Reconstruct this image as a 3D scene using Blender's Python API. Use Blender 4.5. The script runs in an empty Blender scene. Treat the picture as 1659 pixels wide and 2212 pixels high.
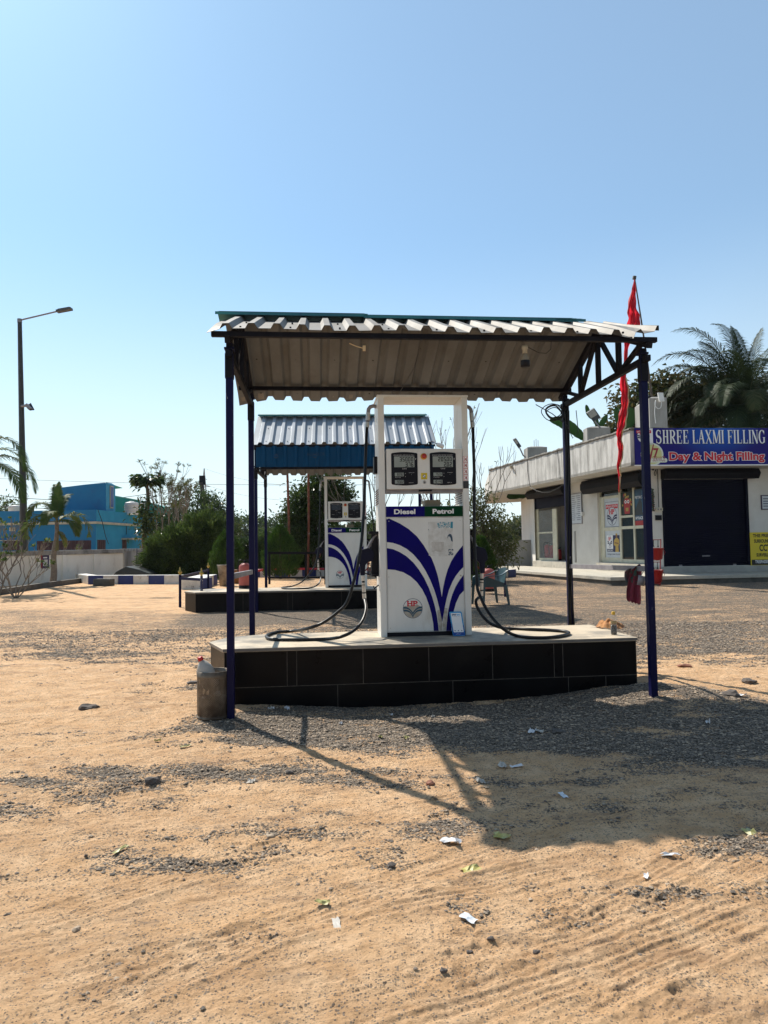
import bpy, bmesh, math, random
import numpy as np
from mathutils import Vector, Matrix
from math import radians as R, sin, cos, pi, sqrt
random.seed(7)
rng = np.random.default_rng(11)

# ------------------------------------------------------------------ camera
SC = bpy.context.scene
COL = SC.collection
CAMH, PITCH, ROLL, FD = 1.48, 2.76, -0.85, 1533.7      # FD: focal length in units of a 1659 x 2212 picture
cam = bpy.data.cameras.new("camera")
cam.sensor_fit = 'VERTICAL'; cam.sensor_height = 36; cam.lens = 36 * FD / 2212
cam.clip_start = 0.05; cam.clip_end = 3000
camo = bpy.data.objects.new("camera", cam); COL.objects.link(camo)
CR = Matrix.Rotation(R(90 + PITCH), 3, 'X') @ Matrix.Rotation(R(ROLL), 3, 'Z')
camo.matrix_world = Matrix.Translation((0, 0, CAMH)) @ CR.to_4x4()
SC.camera = camo
CP = Vector((0, 0, CAMH))

# ------------------------------------------------------------------ sky and sun
SUN_AZ, SUN_EL = -38.8, 47.0            # degrees from +Y towards +X ; elevation
world = bpy.data.worlds.new("World"); SC.world = world; world.use_nodes = True
wn = world.node_tree.nodes; wl = world.node_tree.links
for n in list(wn): wn.remove(n)
sky = wn.new('ShaderNodeTexSky'); sky.sky_type = 'NISHITA'; sky.sun_disc = False
sky.sun_elevation = R(SUN_EL); sky.sun_rotation = R(SUN_AZ)
sky.altitude = 50; sky.air_density = 1.1; sky.dust_density = 0.55; sky.ozone_density = 2.5
bg = wn.new('ShaderNodeBackground'); bg.inputs[1].default_value = 0.080
wo = wn.new('ShaderNodeOutputWorld')
# pale humid air low over the horizon, laid over the clear sky by elevation
wt = wn.new('ShaderNodeTexCoord'); wx = wn.new('ShaderNodeSeparateXYZ'); wl.new(wt.outputs['Generated'], wx.inputs[0])
wm = wn.new('ShaderNodeMapRange'); wm.interpolation_type = 'SMOOTHSTEP'; wm.inputs[1].default_value = -0.02; wm.inputs[2].default_value = 0.42
wm.inputs[3].default_value = 0.95; wm.inputs[4].default_value = 0.22; wl.new(wx.outputs[2], wm.inputs[0])
wtint = wn.new('ShaderNodeMix'); wtint.data_type = 'RGBA'; wtint.blend_type = 'MULTIPLY'; wtint.inputs[0].default_value = 1.0
wtint.inputs[7].default_value = (0.70, 1.10, 1.26, 1); wl.new(sky.outputs[0], wtint.inputs[6])
whz = wn.new('ShaderNodeMix'); whz.data_type = 'RGBA'; whz.inputs[7].default_value = (8.1, 9.3, 9.6, 1)
wl.new(wm.outputs[0], whz.inputs[0]); wl.new(wtint.outputs[2], whz.inputs[6])
# air is brighter on the sun's side of the sky
wd = wn.new('ShaderNodeVectorMath'); wd.operation = 'DOT_PRODUCT'; wd.inputs[1].default_value = (sin(R(SUN_AZ)) * cos(R(SUN_EL)), cos(R(SUN_AZ)) * cos(R(SUN_EL)), sin(R(SUN_EL)))
wl.new(wt.outputs['Generated'], wd.inputs[0]); wr = wn.new('ShaderNodeMapRange'); wr.inputs[1].default_value = -0.3; wr.inputs[2].default_value = 0.5; wr.inputs[3].default_value = 0.58; wr.inputs[4].default_value = 1.04
wl.new(wd.outputs['Value'], wr.inputs[0]); wv = wn.new('ShaderNodeVectorMath'); wv.operation = 'SCALE'; wl.new(whz.outputs[2], wv.inputs[0]); wl.new(wr.outputs[0], wv.inputs['Scale'])
wl.new(wv.outputs[0], bg.inputs[0]); wl.new(bg.outputs[0], wo.inputs[0])
sun = bpy.data.lights.new("sun", 'SUN'); sun.energy = 5.0; sun.angle = R(0.6); sun.color = (1.0, 0.93, 0.82)
suno = bpy.data.objects.new("sun", sun); COL.objects.link(suno)
SD = Vector((sin(R(SUN_AZ)) * cos(R(SUN_EL)), cos(R(SUN_AZ)) * cos(R(SUN_EL)), sin(R(SUN_EL))))
suno.rotation_euler = SD.to_track_quat('Z', 'Y').to_euler(); suno.location = (-8, 10, 14)
SC.view_settings.view_transform = 'Standard'; SC.view_settings.look = 'None'
SC.view_settings.exposure = 0.5; SC.view_settings.gamma = 1.0
SC.cycles.max_bounces = 6; SC.cycles.transparent_max_bounces = 12

# ------------------------------------------------------------------ pixel -> place
def ray(px, py):
    return (CR @ Vector(((px - 829.5) / FD, -(py - 1106) / FD, -1))).normalized()
def P(px, py, Y):
    d = ray(px, py); return CP + d * (Y / d.y)
def sstep(a, b, x):
    t = np.clip((x - a) / (b - a), 0, 1); return t * t * (3 - 2 * t)
def gz(x, y):
    return float(0.3 * sstep(6, 26, y))
def G(px, py, dz=0.0):
    d = ray(px, py); z = 0.0
    for _ in range(8):
        t = (z - CAMH) / d.z; q = CP + d * t; z = 0.5 * z + 0.5 * gz(q.x, q.y)
    q.z = gz(q.x, q.y) + dz; return q
def hit(px, py, o, n):
    d = ray(px, py); return CP + d * ((Vector(o) - CP).dot(n) / d.dot(n))
def zc(ox, oy, s):
    return lambda x, y: ((ox + x / s) / 1.8517, (oy + y / s) / 1.8517)
Z1 = zc(0, 1150, 1.659); Z2 = zc(800, 1150, 1.659); Z3 = zc(1700, 1050, 1.659); Z4 = zc(2372, 1150, 1.7014)
Z5 = zc(1400, 1500, 2.0117); Z6 = zc(1000, 1850, 3.318); Z7 = zc(750, 2400, 1.659); Z8 = zc(1700, 2350, 1.659)
Y1 = zc(0, 1650, 2.873); Y2 = zc(480, 1800, 3.19); Y3 = zc(1500, 1750, 4.1475); Y4 = zc(1500, 2000, 3.815)
Y5 = zc(1900, 1650, 2.602); Y6 = zc(2350, 1850, 4.4245); Y7 = zc(2570, 1650, 3.159)

# ------------------------------------------------------------------ materials
MC = {}
def node_mat(name):
    m = bpy.data.materials.new(name); m.use_nodes = True
    nt = m.node_tree; b = nt.nodes['Principled BSDF']; return m, nt, b
def PM(name, c1=(), c2=None, sc=4.0, rough=0.6, metal=0.0, bump=0.0, bsc=40.0, lo=0.35, hi=0.65, spec=0.5, stretch=(1, 1, 1),
       c3=None, sc3=1.2, lo3=0.55, hi3=0.75, coat=0.0, detail=6.0, trans=0.0, rvar=0.12):
    if name in MC: return MC[name]
    m, nt, b = node_mat(name); N, L = nt.nodes, nt.links
    b.inputs['Roughness'].default_value = rough; b.inputs['Metallic'].default_value = metal
    b.inputs['Specular IOR Level'].default_value = spec; b.inputs['Coat Weight'].default_value = coat
    if trans: b.inputs['Transmission Weight'].default_value = trans
    b.inputs['Base Color'].default_value = (*c1, 1)
    tc = N.new('ShaderNodeTexCoord'); mp = N.new('ShaderNodeMapping'); mp.inputs['Scale'].default_value = stretch
    L.new(tc.outputs['Object'], mp.inputs[0])
    if c2 is not None:
        no = N.new('ShaderNodeTexNoise'); no.inputs['Scale'].default_value = sc; no.inputs['Detail'].default_value = detail
        no.inputs['Roughness'].default_value = 0.62
        L.new(mp.outputs[0], no.inputs[0])
        mr = N.new('ShaderNodeMapRange'); mr.inputs[1].default_value = lo; mr.inputs[2].default_value = hi
        L.new(no.outputs[0], mr.inputs[0])
        mx = N.new('ShaderNodeMix'); mx.data_type = 'RGBA'; mx.inputs[6].default_value = (*c1, 1); mx.inputs[7].default_value = (*c2, 1)
        L.new(mr.outputs[0], mx.inputs[0]); out = mx.outputs[2]
        rr = N.new('ShaderNodeMapRange'); rr.inputs[3].default_value = max(0.02, rough - rvar); rr.inputs[4].default_value = min(1, rough + rvar)
        L.new(no.outputs[0], rr.inputs[0]); L.new(rr.outputs[0], b.inputs['Roughness'])
        if c3 is not None:
            n3 = N.new('ShaderNodeTexNoise'); n3.inputs['Scale'].default_value = sc3; n3.inputs['Detail'].default_value = 8
            n3.inputs['Roughness'].default_value = 0.7
            L.new(mp.outputs[0], n3.inputs[0])
            m3 = N.new('ShaderNodeMapRange'); m3.inputs[1].default_value = lo3; m3.inputs[2].default_value = hi3
            L.new(n3.outputs[0], m3.inputs[0])
            x3 = N.new('ShaderNodeMix'); x3.data_type = 'RGBA'; x3.inputs[7].default_value = (*c3, 1)
            L.new(m3.outputs[0], x3.inputs[0]); L.new(out, x3.inputs[6]); out = x3.outputs[2]
        L.new(out, b.inputs['Base Color'])
    if bump:
        nb = N.new('ShaderNodeTexNoise'); nb.inputs['Scale'].default_value = bsc; nb.inputs['Detail'].default_value = 5
        L.new(mp.outputs[0], nb.inputs[0])
        bp = N.new('ShaderNodeBump'); bp.inputs['Strength'].default_value = 0.6; bp.inputs['Distance'].default_value = bump
        L.new(nb.outputs[0], bp.inputs['Height']); L.new(bp.outputs[0], b.inputs['Normal'])
    MC[name] = m; return m
def leafmat(name, cols, trans=0.35, rough=0.45):
    """leaf: per-leaf colour from the 'rnd' attribute, light passing through"""
    if name in MC: return MC[name]
    m, nt, b = node_mat(name); N, L = nt.nodes, nt.links
    at = N.new('ShaderNodeAttribute'); at.attribute_name = 'rnd'
    cr = N.new('ShaderNodeValToRGB'); e = cr.color_ramp.elements
    e[0].color = (*cols[0], 1); e[1].color = (*cols[-1], 1)
    for i, c in enumerate(cols[1:-1]):
        q = e.new((i + 1) / (len(cols) - 1)); q.color = (*c, 1)
    L.new(at.outputs['Fac'], cr.inputs[0]); L.new(cr.outputs[0], b.inputs['Base Color'])
    b.inputs['Roughness'].default_value = rough; b.inputs['Specular IOR Level'].default_value = 0.22
    tr = N.new('ShaderNodeBsdfTranslucent'); L.new(cr.outputs[0], tr.inputs[0])
    mx = N.new('ShaderNodeMixShader'); mx.inputs[0].default_value = trans
    o = N['Material Output']; L.new(b.outputs[0], mx.inputs[1]); L.new(tr.outputs[0], mx.inputs[2]); L.new(mx.outputs[0], o.inputs[0])
    MC[name] = m; return m
def glassmat(name, col=(0.8, 0.85, 0.85), alpha=0.25, rough=0.03):
    if name in MC: return MC[name]
    m, nt, b = node_mat(name); N, L = nt.nodes, nt.links
    b.inputs['Base Color'].default_value = (*col, 1); b.inputs['Roughness'].default_value = rough
    b.inputs['Alpha'].default_value = alpha
    MC[name] = m; return m

# ------------------------------------------------------------------ objects
def tag(o, label=None, cat=None, group=None, kind=None):
    if label: o['label'] = label
    if cat: o['category'] = cat
    if group: o['group'] = group
    if kind: o['kind'] = kind
    return o
def thing(name, label, cat, loc=(0, 0, 0), rz=0.0, group=None):
    o = bpy.data.objects.new(name, None); COL.objects.link(o)
    o.location = loc; o.rotation_euler = (0, 0, rz); o.empty_display_size = 0.2
    return tag(o, label, cat, group)
def rmat(o):
    M = Matrix.Identity(4)
    while o is not None:
        M = (Matrix.Translation(o.location) @ o.rotation_euler.to_matrix().to_4x4()) @ M; o = o.parent
    return M
def copy_tree(o, parent=None):
    c = o.copy(); COL.objects.link(c); c.parent = parent
    for ch in [x for x in bpy.data.objects if x.parent == o]: copy_tree(ch, c)
    return c

class MB:
    def __init__(s): s.v = []; s.f = []; s.m = []; s.s = []; s.T = Matrix.Identity(4); s.mi = 0
    def add(s, vs, fs, mi=None, smooth=False):
        k = len(s.v); mi = s.mi if mi is None else mi
        s.v += [s.T @ Vector(p) for p in vs]
        for f in fs: s.f.append([k + i for i in f]); s.m.append(mi); s.s.append(smooth)
        return s
    def box(s, x0, x1, y0, y1, z0, z1, mi=None):
        return s.add([(x0, y0, z0), (x1, y0, z0), (x1, y1, z0), (x0, y1, z0), (x0, y0, z1), (x1, y0, z1), (x1, y1, z1), (x0, y1, z1)],
                     [(0, 3, 2, 1), (4, 5, 6, 7), (0, 1, 5, 4), (1, 2, 6, 5), (2, 3, 7, 6), (3, 0, 4, 7)], mi)
    def beam(s, p, q, w, h, mi=None, up=(0, 0, 1)):
        p, q = Vector(p), Vector(q); d = (q - p).normalized(); u = Vector(up)
        if abs(d.dot(u)) > 0.98: u = Vector((0, 1, 0))
        a = d.cross(u).normalized() * (w / 2); b = a.cross(d).normalized() * (h / 2)
        vs = [p - a - b, p + a - b, p + a + b, p - a + b, q - a - b, q + a - b, q + a + b, q - a + b]
        return s.add(vs, [(0, 3, 2, 1), (4, 5, 6, 7), (0, 1, 5, 4), (1, 2, 6, 5), (2, 3, 7, 6), (3, 0, 4, 7)], mi)
    def tube(s, pts, r, n=8, mi=None, cap=True, smooth=True):
        pts = [Vector(p) for p in pts]; m = len(pts)
        rs = r if isinstance(r, (list, tuple)) else [r] * m
        vs = []; prev = None
        for i, p in enumerate(pts):
            d = (pts[min(i + 1, m - 1)] - pts[max(i - 1, 0)])
            d = d.normalized() if d.length > 1e-9 else Vector((0, 0, 1))
            if prev is None:
                a = d.cross(Vector((0, 0, 1)))
                if a.length < 0.1: a = d.cross(Vector((1, 0, 0)))
            else: a = prev - d * prev.dot(d)
            a.normalize(); prev = a; b = d.cross(a)
            for k in range(n): t = 2 * pi * k / n; vs.append(p + (a * cos(t) + b * sin(t)) * rs[i])
        fs = [(i * n + k, i * n + (k + 1) % n, (i + 1) * n + (k + 1) % n, (i + 1) * n + k) for i in range(m - 1) for k in range(n)]
        s.add(vs, fs, mi, smooth)
        if cap:
            s.add(vs[:n], [tuple(range(n))[::-1]], mi); s.add(vs[-n:], [tuple(range(n))], mi)
        return s
    def lathe(s, prof, n=20, mi=None, M=None, smooth=True):
        M = M or Matrix.Identity(4); vs = [M @ Vector((r * cos(2 * pi * k / n), r * sin(2 * pi * k / n), z)) for r, z in prof for k in range(n)]
        fs = [(i * n + k, i * n + (k + 1) % n, (i + 1) * n + (k + 1) % n, (i + 1) * n + k) for i in range(len(prof) - 1) for k in range(n)]
        return s.add(vs, fs, mi, smooth)
    def prism(s, poly, a, b, mi=None, both=True):
        """poly: world points (list of Vector) ; offset vectors a (front) and b (back)"""
        n = len(poly); a, b = Vector(a), Vector(b)
        vs = [Vector(p) + a for p in poly] + [Vector(p) + b for p in poly]
        return s.add(vs, [tuple(range(n)), tuple(range(2 * n - 1, n - 1, -1))] + [(i, i + n, (i + 1) % n + n, (i + 1) % n) for i in range(n)], mi)
    def build(s, name, mats, parent=None, world=False, bevel=0.0, fixn=True):
        me = bpy.data.meshes.new(name)
        V = s.v
        if world and parent is not None:
            Mi = rmat(parent).inverted(); V = [Mi @ p for p in V]
        me.from_pydata([tuple(p) for p in V], [], s.f)
        if not isinstance(mats, (list, tuple)): mats = [mats]
        for m in mats: me.materials.append(m)
        me.polygons.foreach_set('material_index', s.m); me.polygons.foreach_set('use_smooth', s.s)
        if bevel or fixn:
            bm = bmesh.new(); bm.from_mesh(me)
            if bevel:
                bmesh.ops.remove_doubles(bm, verts=bm.verts, dist=1e-5)
                es = [e for e in bm.edges if len(e.link_faces) == 2 and e.calc_face_angle(0) > 0.6]
                bmesh.ops.bevel(bm, geom=es, offset=bevel, segments=2, affect='EDGES', profile=0.6, clamp_overlap=True)
            bmesh.ops.recalc_face_normals(bm, faces=bm.faces)
            bm.to_mesh(me); bm.free()
        me.update()
        o = bpy.data.objects.new(name, me); COL.objects.link(o)
        if parent is not None: o.parent = parent
        return o
    def one(s, name, mats, label, cat, base, group=None, kind=None, bevel=0.0, fixn=True):
        """a thing that is one mesh: world geometry, origin at its base"""
        b = Vector(base); s.v = [p - b for p in s.v]
        o = s.build(name, mats, bevel=bevel, fixn=fixn); o.location = b
        return tag(o, label, cat, group, kind)

class Plane:
    """flat frame: p(u, v, off) = O + U*u + V*v + N*off (N points to the viewer)"""
    def __init__(s, O, U, V): s.O = Vector(O); s.U = Vector(U).normalized(); s.V = Vector(V).normalized(); s.N = s.U.cross(s.V)
    def p(s, u, v, off=0.0): return s.O + s.U * u + s.V * v + s.N * off
    def rect(s, mb, u0, u1, v0, v1, off, mi=None):
        mb.add([s.p(u0, v0, off), s.p(u1, v0, off), s.p(u1, v1, off), s.p(u0, v1, off)], [(0, 1, 2, 3)], mi)
    def slab(s, mb, u0, u1, v0, v1, o0, o1, mi=None):
        q = [s.p(u0, v0, 0), s.p(u1, v0, 0), s.p(u1, v1, 0), s.p(u0, v1, 0)]; mb.prism(q, s.N * o1, s.N * o0, mi)
    def poly(s, mb, pts, off, mi=None):
        mb.add([s.p(u, v, off) for u, v in pts], [tuple(range(len(pts)))], mi)
    def disc(s, mb, u, v, r, off, mi=None, n=40, ry=None):
        ry = ry or r; s.poly(mb, [(u + r * cos(2 * pi * k / n), v + ry * sin(2 * pi * k / n)) for k in range(n)], off, mi)
    def uv(s, px, py):
        q = hit(px, py, s.O, s.N) - s.O; return q.dot(s.U), q.dot(s.V)

TXT = {}
def glyphs(txt, bold=0.0, res=3):
    k = (txt, bold)
    if k in TXT: return TXT[k]
    cu = bpy.data.curves.new('t', 'FONT'); cu.body = txt; cu.size = 1; cu.offset = bold; cu.resolution_u = res
    ob = bpy.data.objects.new('t', cu); COL.objects.link(ob)
    dg = bpy.context.evaluated_depsgraph_get(); dg.update(); me = bpy.data.meshes.new_from_object(ob.evaluated_get(dg))
    vs = np.array([v.co[:] for v in me.vertices]) if len(me.vertices) else np.zeros((1, 3)); fs = [tuple(p.vertices) for p in me.polygons]
    bpy.data.objects.remove(ob); bpy.data.curves.remove(cu); bpy.data.meshes.remove(me)
    mn = vs.min(0); mxx = vs.max(0); vs = vs - mn; sz = np.maximum(mxx - mn, 1e-6)
    TXT[k] = (vs, fs, sz); return TXT[k]
def text(mb, pl, txt, u0, v0, w, h, off, mi=None, bold=0.0, shear=0.0):
    """text stretched to the rectangle (u0,v0,w,h) of the plane"""
    vs, fs, sz = glyphs(txt, bold)
    mb.add([pl.p(u0 + x / sz[0] * w + shear * y / sz[1] * h, v0 + y / sz[1] * h, off) for x, y, _ in vs], fs, mi)

# value noise
def vnoise(x, y, seed=0):
    xi = np.floor(x).astype(np.int64); yi = np.floor(y).astype(np.int64); xf = x - xi; yf = y - yi
    def h(a, b):
        n = (a * 374761393 + b * 668265263 + seed * 2147483647) & 0xffffffff
        n = ((n ^ (n >> 13)) * 1274126177) & 0xffffffff
        return ((n ^ (n >> 16)) & 0xffff) / 65535.0
    u = xf * xf * (3 - 2 * xf); v = yf * yf * (3 - 2 * yf)
    return (h(xi, yi) * (1 - u) + h(xi + 1, yi) * u) * (1 - v) + (h(xi, yi + 1) * (1 - u) + h(xi + 1, yi + 1) * u) * v
def fbm(x, y, seed=0, oct=4, gain=0.5):
    a = 1.0; s = 0; t = 0
    for i in range(oct):
        s = s + a * vnoise(x * 2 ** i + i * 17.3, y * 2 ** i - i * 9.1, seed + i); t += a; a *= gain
    return s / t
# ------------------------------------------------------------------ ground
def seg_dist(x, y, a, b):
    ax, ay, bx, by = a.x, a.y, b.x, b.y; L = sqrt((bx - ax) ** 2 + (by - ay) ** 2); ux, uy = (bx - ax) / L, (by - ay) / L
    t = (x - ax) * ux + (y - ay) * uy; s = -(x - ax) * uy + (y - ay) * ux; return t, s, L
TRACKS = [(G(640, 2212), G(1659, 1850), .11), (G(800, 2212), G(1700, 1930), .11), (G(1060, 2212), G(1740, 1960), .10),
          (G(0, 2010), G(1100, 1700), .10), (G(150, 2212), G(1250, 1760), .12), (G(0, 1760), G(900, 1585), .1),
          (G(0, 1600), G(500, 1440), .1), (G(0, 2120), G(1300, 1860), .09), (G(1180, 1990), G(1659, 1770), .09)]
PATCH = [(G(350, 1800), .34, .12, .62), (G(215, 1838), .30, .10, .5), (G(40, 1885), .30, .10, .72), (G(690, 1790), .30, .09, .6), (G(600, 1772), .25, .08, .5), (G(860, 1765), .22, .07, .45),
         (G(480, 1650), .5, .2, .45), (G(250, 1690), .5, .2, .5), (G(330, 1870), .35, .08, .5), (G(540, 2040), .10, .06, .5), (G(1010, 1962), .07, .13, .55), (G(790, 1845), .18, .07, .55), (G(860, 1870), .12, .06, .4),
         (G(1420, 1700), 1.0, .35, .4), (G(1180, 1780), .7, .10, .62), (G(1500, 1640), 1.2, .3, .4), (G(780, 1600), 1.2, .35, .55), (G(140, 1600), .8, .3, .45), (G(420, 1480), .9, .3, .35), (G(1080, 2060), .16, .10, .32), (G(1330, 1840), .3, .08, .3)]
ROUGH = [(G(1080, 2055), .26, .17), (G(1240, 1975), .2, .10), (G(1420, 1930), .25, .10), (G(300, 1700), .35, .15), (G(1400, 2150), .2, .12), (G(60, 1560), .3, .15), (G(960, 2110), .15, .08)]
def gravel_f(x, y):
    n = fbm(x * 1.1, y * 2.3, 3, 5, .6); n2 = fbm(x * 3.1, y * 6.5, 9, 4, .6)
    d1 = ((x - 1.2) / 3.0) ** 2 + ((y - 6.1) / 1.15) ** 2
    base = 0.80 * (1 - sstep(0.55, 1.5, d1))
    base = np.maximum(base, 0.66 * sstep(7.8, 9.5, y) * sstep(0.2, 2.0, x))
    base = np.maximum(base, 0.5 * sstep(8, 10, y) * (1 - sstep(14, 15.5, y + 0.35 * x)) * (x < 1.5) + 0.5 * sstep(12, 14, y) * sstep(-4.5, -3.2, x))
    base = np.maximum(base, 0.40 * sstep(3.1, 3.9, y) * (1 - sstep(5.4, 6.4, y)))
    base = np.maximum(base, 0.13 * (1 - sstep(3.2, 3.8, y)))
    for c, rx, ry, k in PATCH:
        base = np.maximum(base, k * (1 - sstep(.35, 1.3, ((x - c.x) / rx / 1.5) ** 2 + ((y - c.y) / ry / 1.4) ** 2)) * .72)
    base = base * (1 - 0.9 * sstep(14.5, 16.5, y + 0.3 * (x + 4)) * (x < -3.3))
    v = base + ((n - 0.5) * 1.3 + (n2 - 0.5) * 0.9) * (1 - .72 * sstep(8, 12, y)) * (1 - .5 * (1 - sstep(2.6, 3.3, y)))
    return sstep(0.20, 0.85, v)
def height(x, y):
    z = 0.3 * sstep(6, 26, y)
    near = 1 - sstep(12, 18, y)
    z = z + near * ((fbm(x * 0.9, y * 0.9, 21, 3) - 0.5) * 0.04 + (fbm(x * 3, y * 3, 23, 4, .6) - 0.5) * 0.030)
    # mounds round the post feet and the gravel banked against the island
    for cx, cy, r, h in ((2.75, 6.7, .55, .05), (-1.35, 6.15, .45, .03), (2.6, 7.1, .9, .06), (-.2, 6.5, .9, -.05), (.9, 6.6, .8, -.04)):
        z = z + h * np.exp(-((x - cx) ** 2 + (y - cy) ** 2) / (r * r))
    for c, rx, ry in ROUGH:
        k = 1 - sstep(.4, 1.3, ((x - c.x) / rx) ** 2 + ((y - c.y) / ry) ** 2)
        z = z + k * (fbm(x * 17, y * 17, 51, 3, .6) - 0.42) * 0.034
    z = z + near * (fbm(x * 38, y * 38, 61, 2, .6) - 0.5) * 0.007
    ca, sa = cos(R(24)), sin(R(24)); xr = x * ca + y * sa; yr = -x * sa + y * ca
    z = z + near * (fbm(xr * 1.0, yr * 24, 31, 4, .65) - 0.5) * 0.015
    z = z + near * (fbm(x * 12, y * 12, 37, 3, .7) - 0.5) * 0.012
    for i, (a, b, w) in enumerate(TRACKS):
        t, s, L = seg_dist(x, y, a, b); s = s + 0.05 * np.sin(t * 1.3 + i)
        m = np.clip(1 - np.abs(s) / w, 0, 1) ** 0.5 * sstep(-.2, .3, t) * (1 - sstep(L - .4, L + 1.5, t)) * sstep(.3, .6, fbm(t * 1.2, s * 0 + i, 41 + i, 2) + .15)
        z = z + m * (-0.004 + 0.0036 * np.cos(s / 0.036 * 2 * pi + 0.5 * np.sin(t * 7)) * (0.85 + .15 * np.cos(t * 2 * pi / .05 + s * 40)) * (.4 + fbm(t * 5, s * 20, 81 + i, 2)))
        e = np.exp(-((np.abs(s) - w * 1.06) / .016) ** 2) * sstep(-.2, .3, t) * (1 - sstep(L - .4, L + 1.5, t)); z = z + 0.0065 * e * (.5 + fbm(t * 6, s * 8, 71, 2))
    return z
def build_ground():
    ys = np.concatenate([np.linspace(-8, 1.88, 40), np.exp(np.linspace(np.log(1.9), np.log(18), 1050)), np.exp(np.linspace(np.log(18.2), np.log(1500), 60))])
    s = np.linspace(-1, 1, 1240); a_ = np.abs(s); W = np.maximum(7, ys * 1.15 + 5.0); Vw = np.maximum(1.6, ys * .60 + .35)
    k_ = np.clip((a_ - .9) / .1, 0, 1) ** 1.6
    X = np.sign(s)[None, :] * (np.minimum(a_, .9)[None, :] / .9 * Vw[:, None] + k_[None, :] * (W - Vw)[:, None]); Y = np.repeat(ys[:, None], len(s), 1)
    Zz = height(X, Y); gr = gravel_f(X, Y)
    n, m = X.shape
    me = bpy.data.meshes.new('ground')
    me.vertices.add(n * m); me.vertices.foreach_set('co', np.stack([X, Y, Zz], -1).astype(np.float32).ravel())
    idx = np.arange(n * m).reshape(n, m)
    q = np.stack([idx[:-1, :-1], idx[:-1, 1:], idx[1:, 1:], idx[1:, :-1]], -1).reshape(-1, 4)
    me.loops.add(q.size); me.loops.foreach_set('vertex_index', q.ravel().astype(np.int32))
    me.polygons.add(len(q)); me.polygons.foreach_set('loop_start', np.arange(0, q.size, 4, dtype=np.int32)); me.polygons.foreach_set('loop_total', np.full(len(q), 4, np.int32))
    me.polygons.foreach_set('use_smooth', np.ones(len(q), bool))
    a = me.attributes.new('gravel', 'FLOAT', 'POINT'); a.data.foreach_set('value', gr.astype(np.float32).ravel())
    me.update(); me.validate()
    o = bpy.data.objects.new('ground', me); COL.objects.link(o); o['kind'] = 'structure'
    m, nt, b = node_mat('ground_sand_gravel'); N, L = nt.nodes, nt.links
    tc = N.new('ShaderNodeTexCoord'); P_ = tc.outputs['Object']
    def noise(sc, det=6, ro=.6, vec=P_):
        q = N.new('ShaderNodeTexNoise'); q.inputs['Scale'].default_value = sc; q.inputs['Detail'].default_value = det; q.inputs['Roughness'].default_value = ro
        L.new(vec, q.inputs[0]); return q.outputs[0]
    def mr(v, a, b_, c=0, d=1):
        q = N.new('ShaderNodeMapRange'); q.inputs[1].default_value = a; q.inputs[2].default_value = b_; q.inputs[3].default_value = c; q.inputs[4].default_value = d
        L.new(v, q.inputs[0]); return q.outputs[0]
    def mix(f, a, b_):
        q = N.new('ShaderNodeMix'); q.data_type = 'RGBA'
        if isinstance(f, float): q.inputs[0].default_value = f
        else: L.new(f, q.inputs[0])
        for k, v in ((6, a), (7, b_)):
            if isinstance(v, tuple): q.inputs[k].default_value = (*v, 1)
            else: L.new(v, q.inputs[k])
        return q.outputs[2]
    def ma(op, a, b_):
        q = N.new('ShaderNodeMath'); q.operation = op
        for k, v in ((0, a), (1, b_)):
            if isinstance(v, (int, float)): q.inputs[k].default_value = v
            else: L.new(v, q.inputs[k])
        return q.outputs[0]
    mp = N.new('ShaderNodeMapping'); mp.inputs['Scale'].default_value = (1, 3.2, 1); mp.inputs['Rotation'].default_value = (0, 0, R(-14)); L.new(P_, mp.inputs[0])
    sand = mix(mr(noise(0.7, 6, .65, mp.outputs[0]), .35, .65), (.69, .43, .23), (.55, .335, .18))
    sand = mix(mr(noise(5, 8, .7), .42, .68), sand, (.78, .53, .32))
    sand = mix(mr(noise(2.2, 8, .7, mp.outputs[0]), .56, .72), sand, (.36, .25, .165))
    sand = mix(mr(noise(85, 4, .8), .56, .68), sand, (.20, .15, .11))
    vg = N.new('ShaderNodeTexVoronoi'); vg.inputs['Scale'].default_value = 120; L.new(P_, vg.inputs[0]); gs = N.new('ShaderNodeSeparateColor'); L.new(vg.outputs['Color'], gs.inputs[0])
    grit = ma('MULTIPLY', mr(ma('ADD', gs.outputs[0], mr(noise(1.7, 8, .75, mp.outputs[0]), .35, .65, -.16, .16)), .80, .84), mr(vg.outputs['Distance'], .62, .45))
    sand = mix(mr(noise(.9, 9, .75, mp.outputs[0]), .54, .66), sand, (.42, .26, .15))
    sand = mix(ma('MULTIPLY', grit, .85), sand, mix(gs.outputs[1], (.13, .11, .09), (.30, .25, .20)))
    vo = N.new('ShaderNodeTexVoronoi'); vo.inputs['Scale'].default_value = 90; L.new(P_, vo.inputs[0])
    bw = N.new('ShaderNodeSeparateColor'); L.new(vo.outputs['Color'], bw.inputs[0])
    stone = mix(bw.outputs[0], (.10, .085, .07), (.36, .29, .22))
    stone = mix(mr(bw.outputs[1], .8, .95), stone, (.42, .36, .28))
    stone = mix(mr(vo.outputs['Distance'], .35, .75), stone, (.07, .055, .045))
    at = N.new('ShaderNodeAttribute'); at.attribute_name = 'gravel'
    gf = ma('ADD', at.outputs['Fac'], mr(noise(13, 9, .85), .3, .7, -.46, .46))
    cell = ma('ADD', gf, ma('MULTIPLY', ma('SUBTRACT', bw.outputs[2], .5), .8))
    msk = mr(cell, .44, .60)
    col = mix(msk, sand, stone)
    L.new(col, b.inputs['Base Color']); b.inputs['Roughness'].default_value = .93; b.inputs['Specular IOR Level'].default_value = .15
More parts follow.
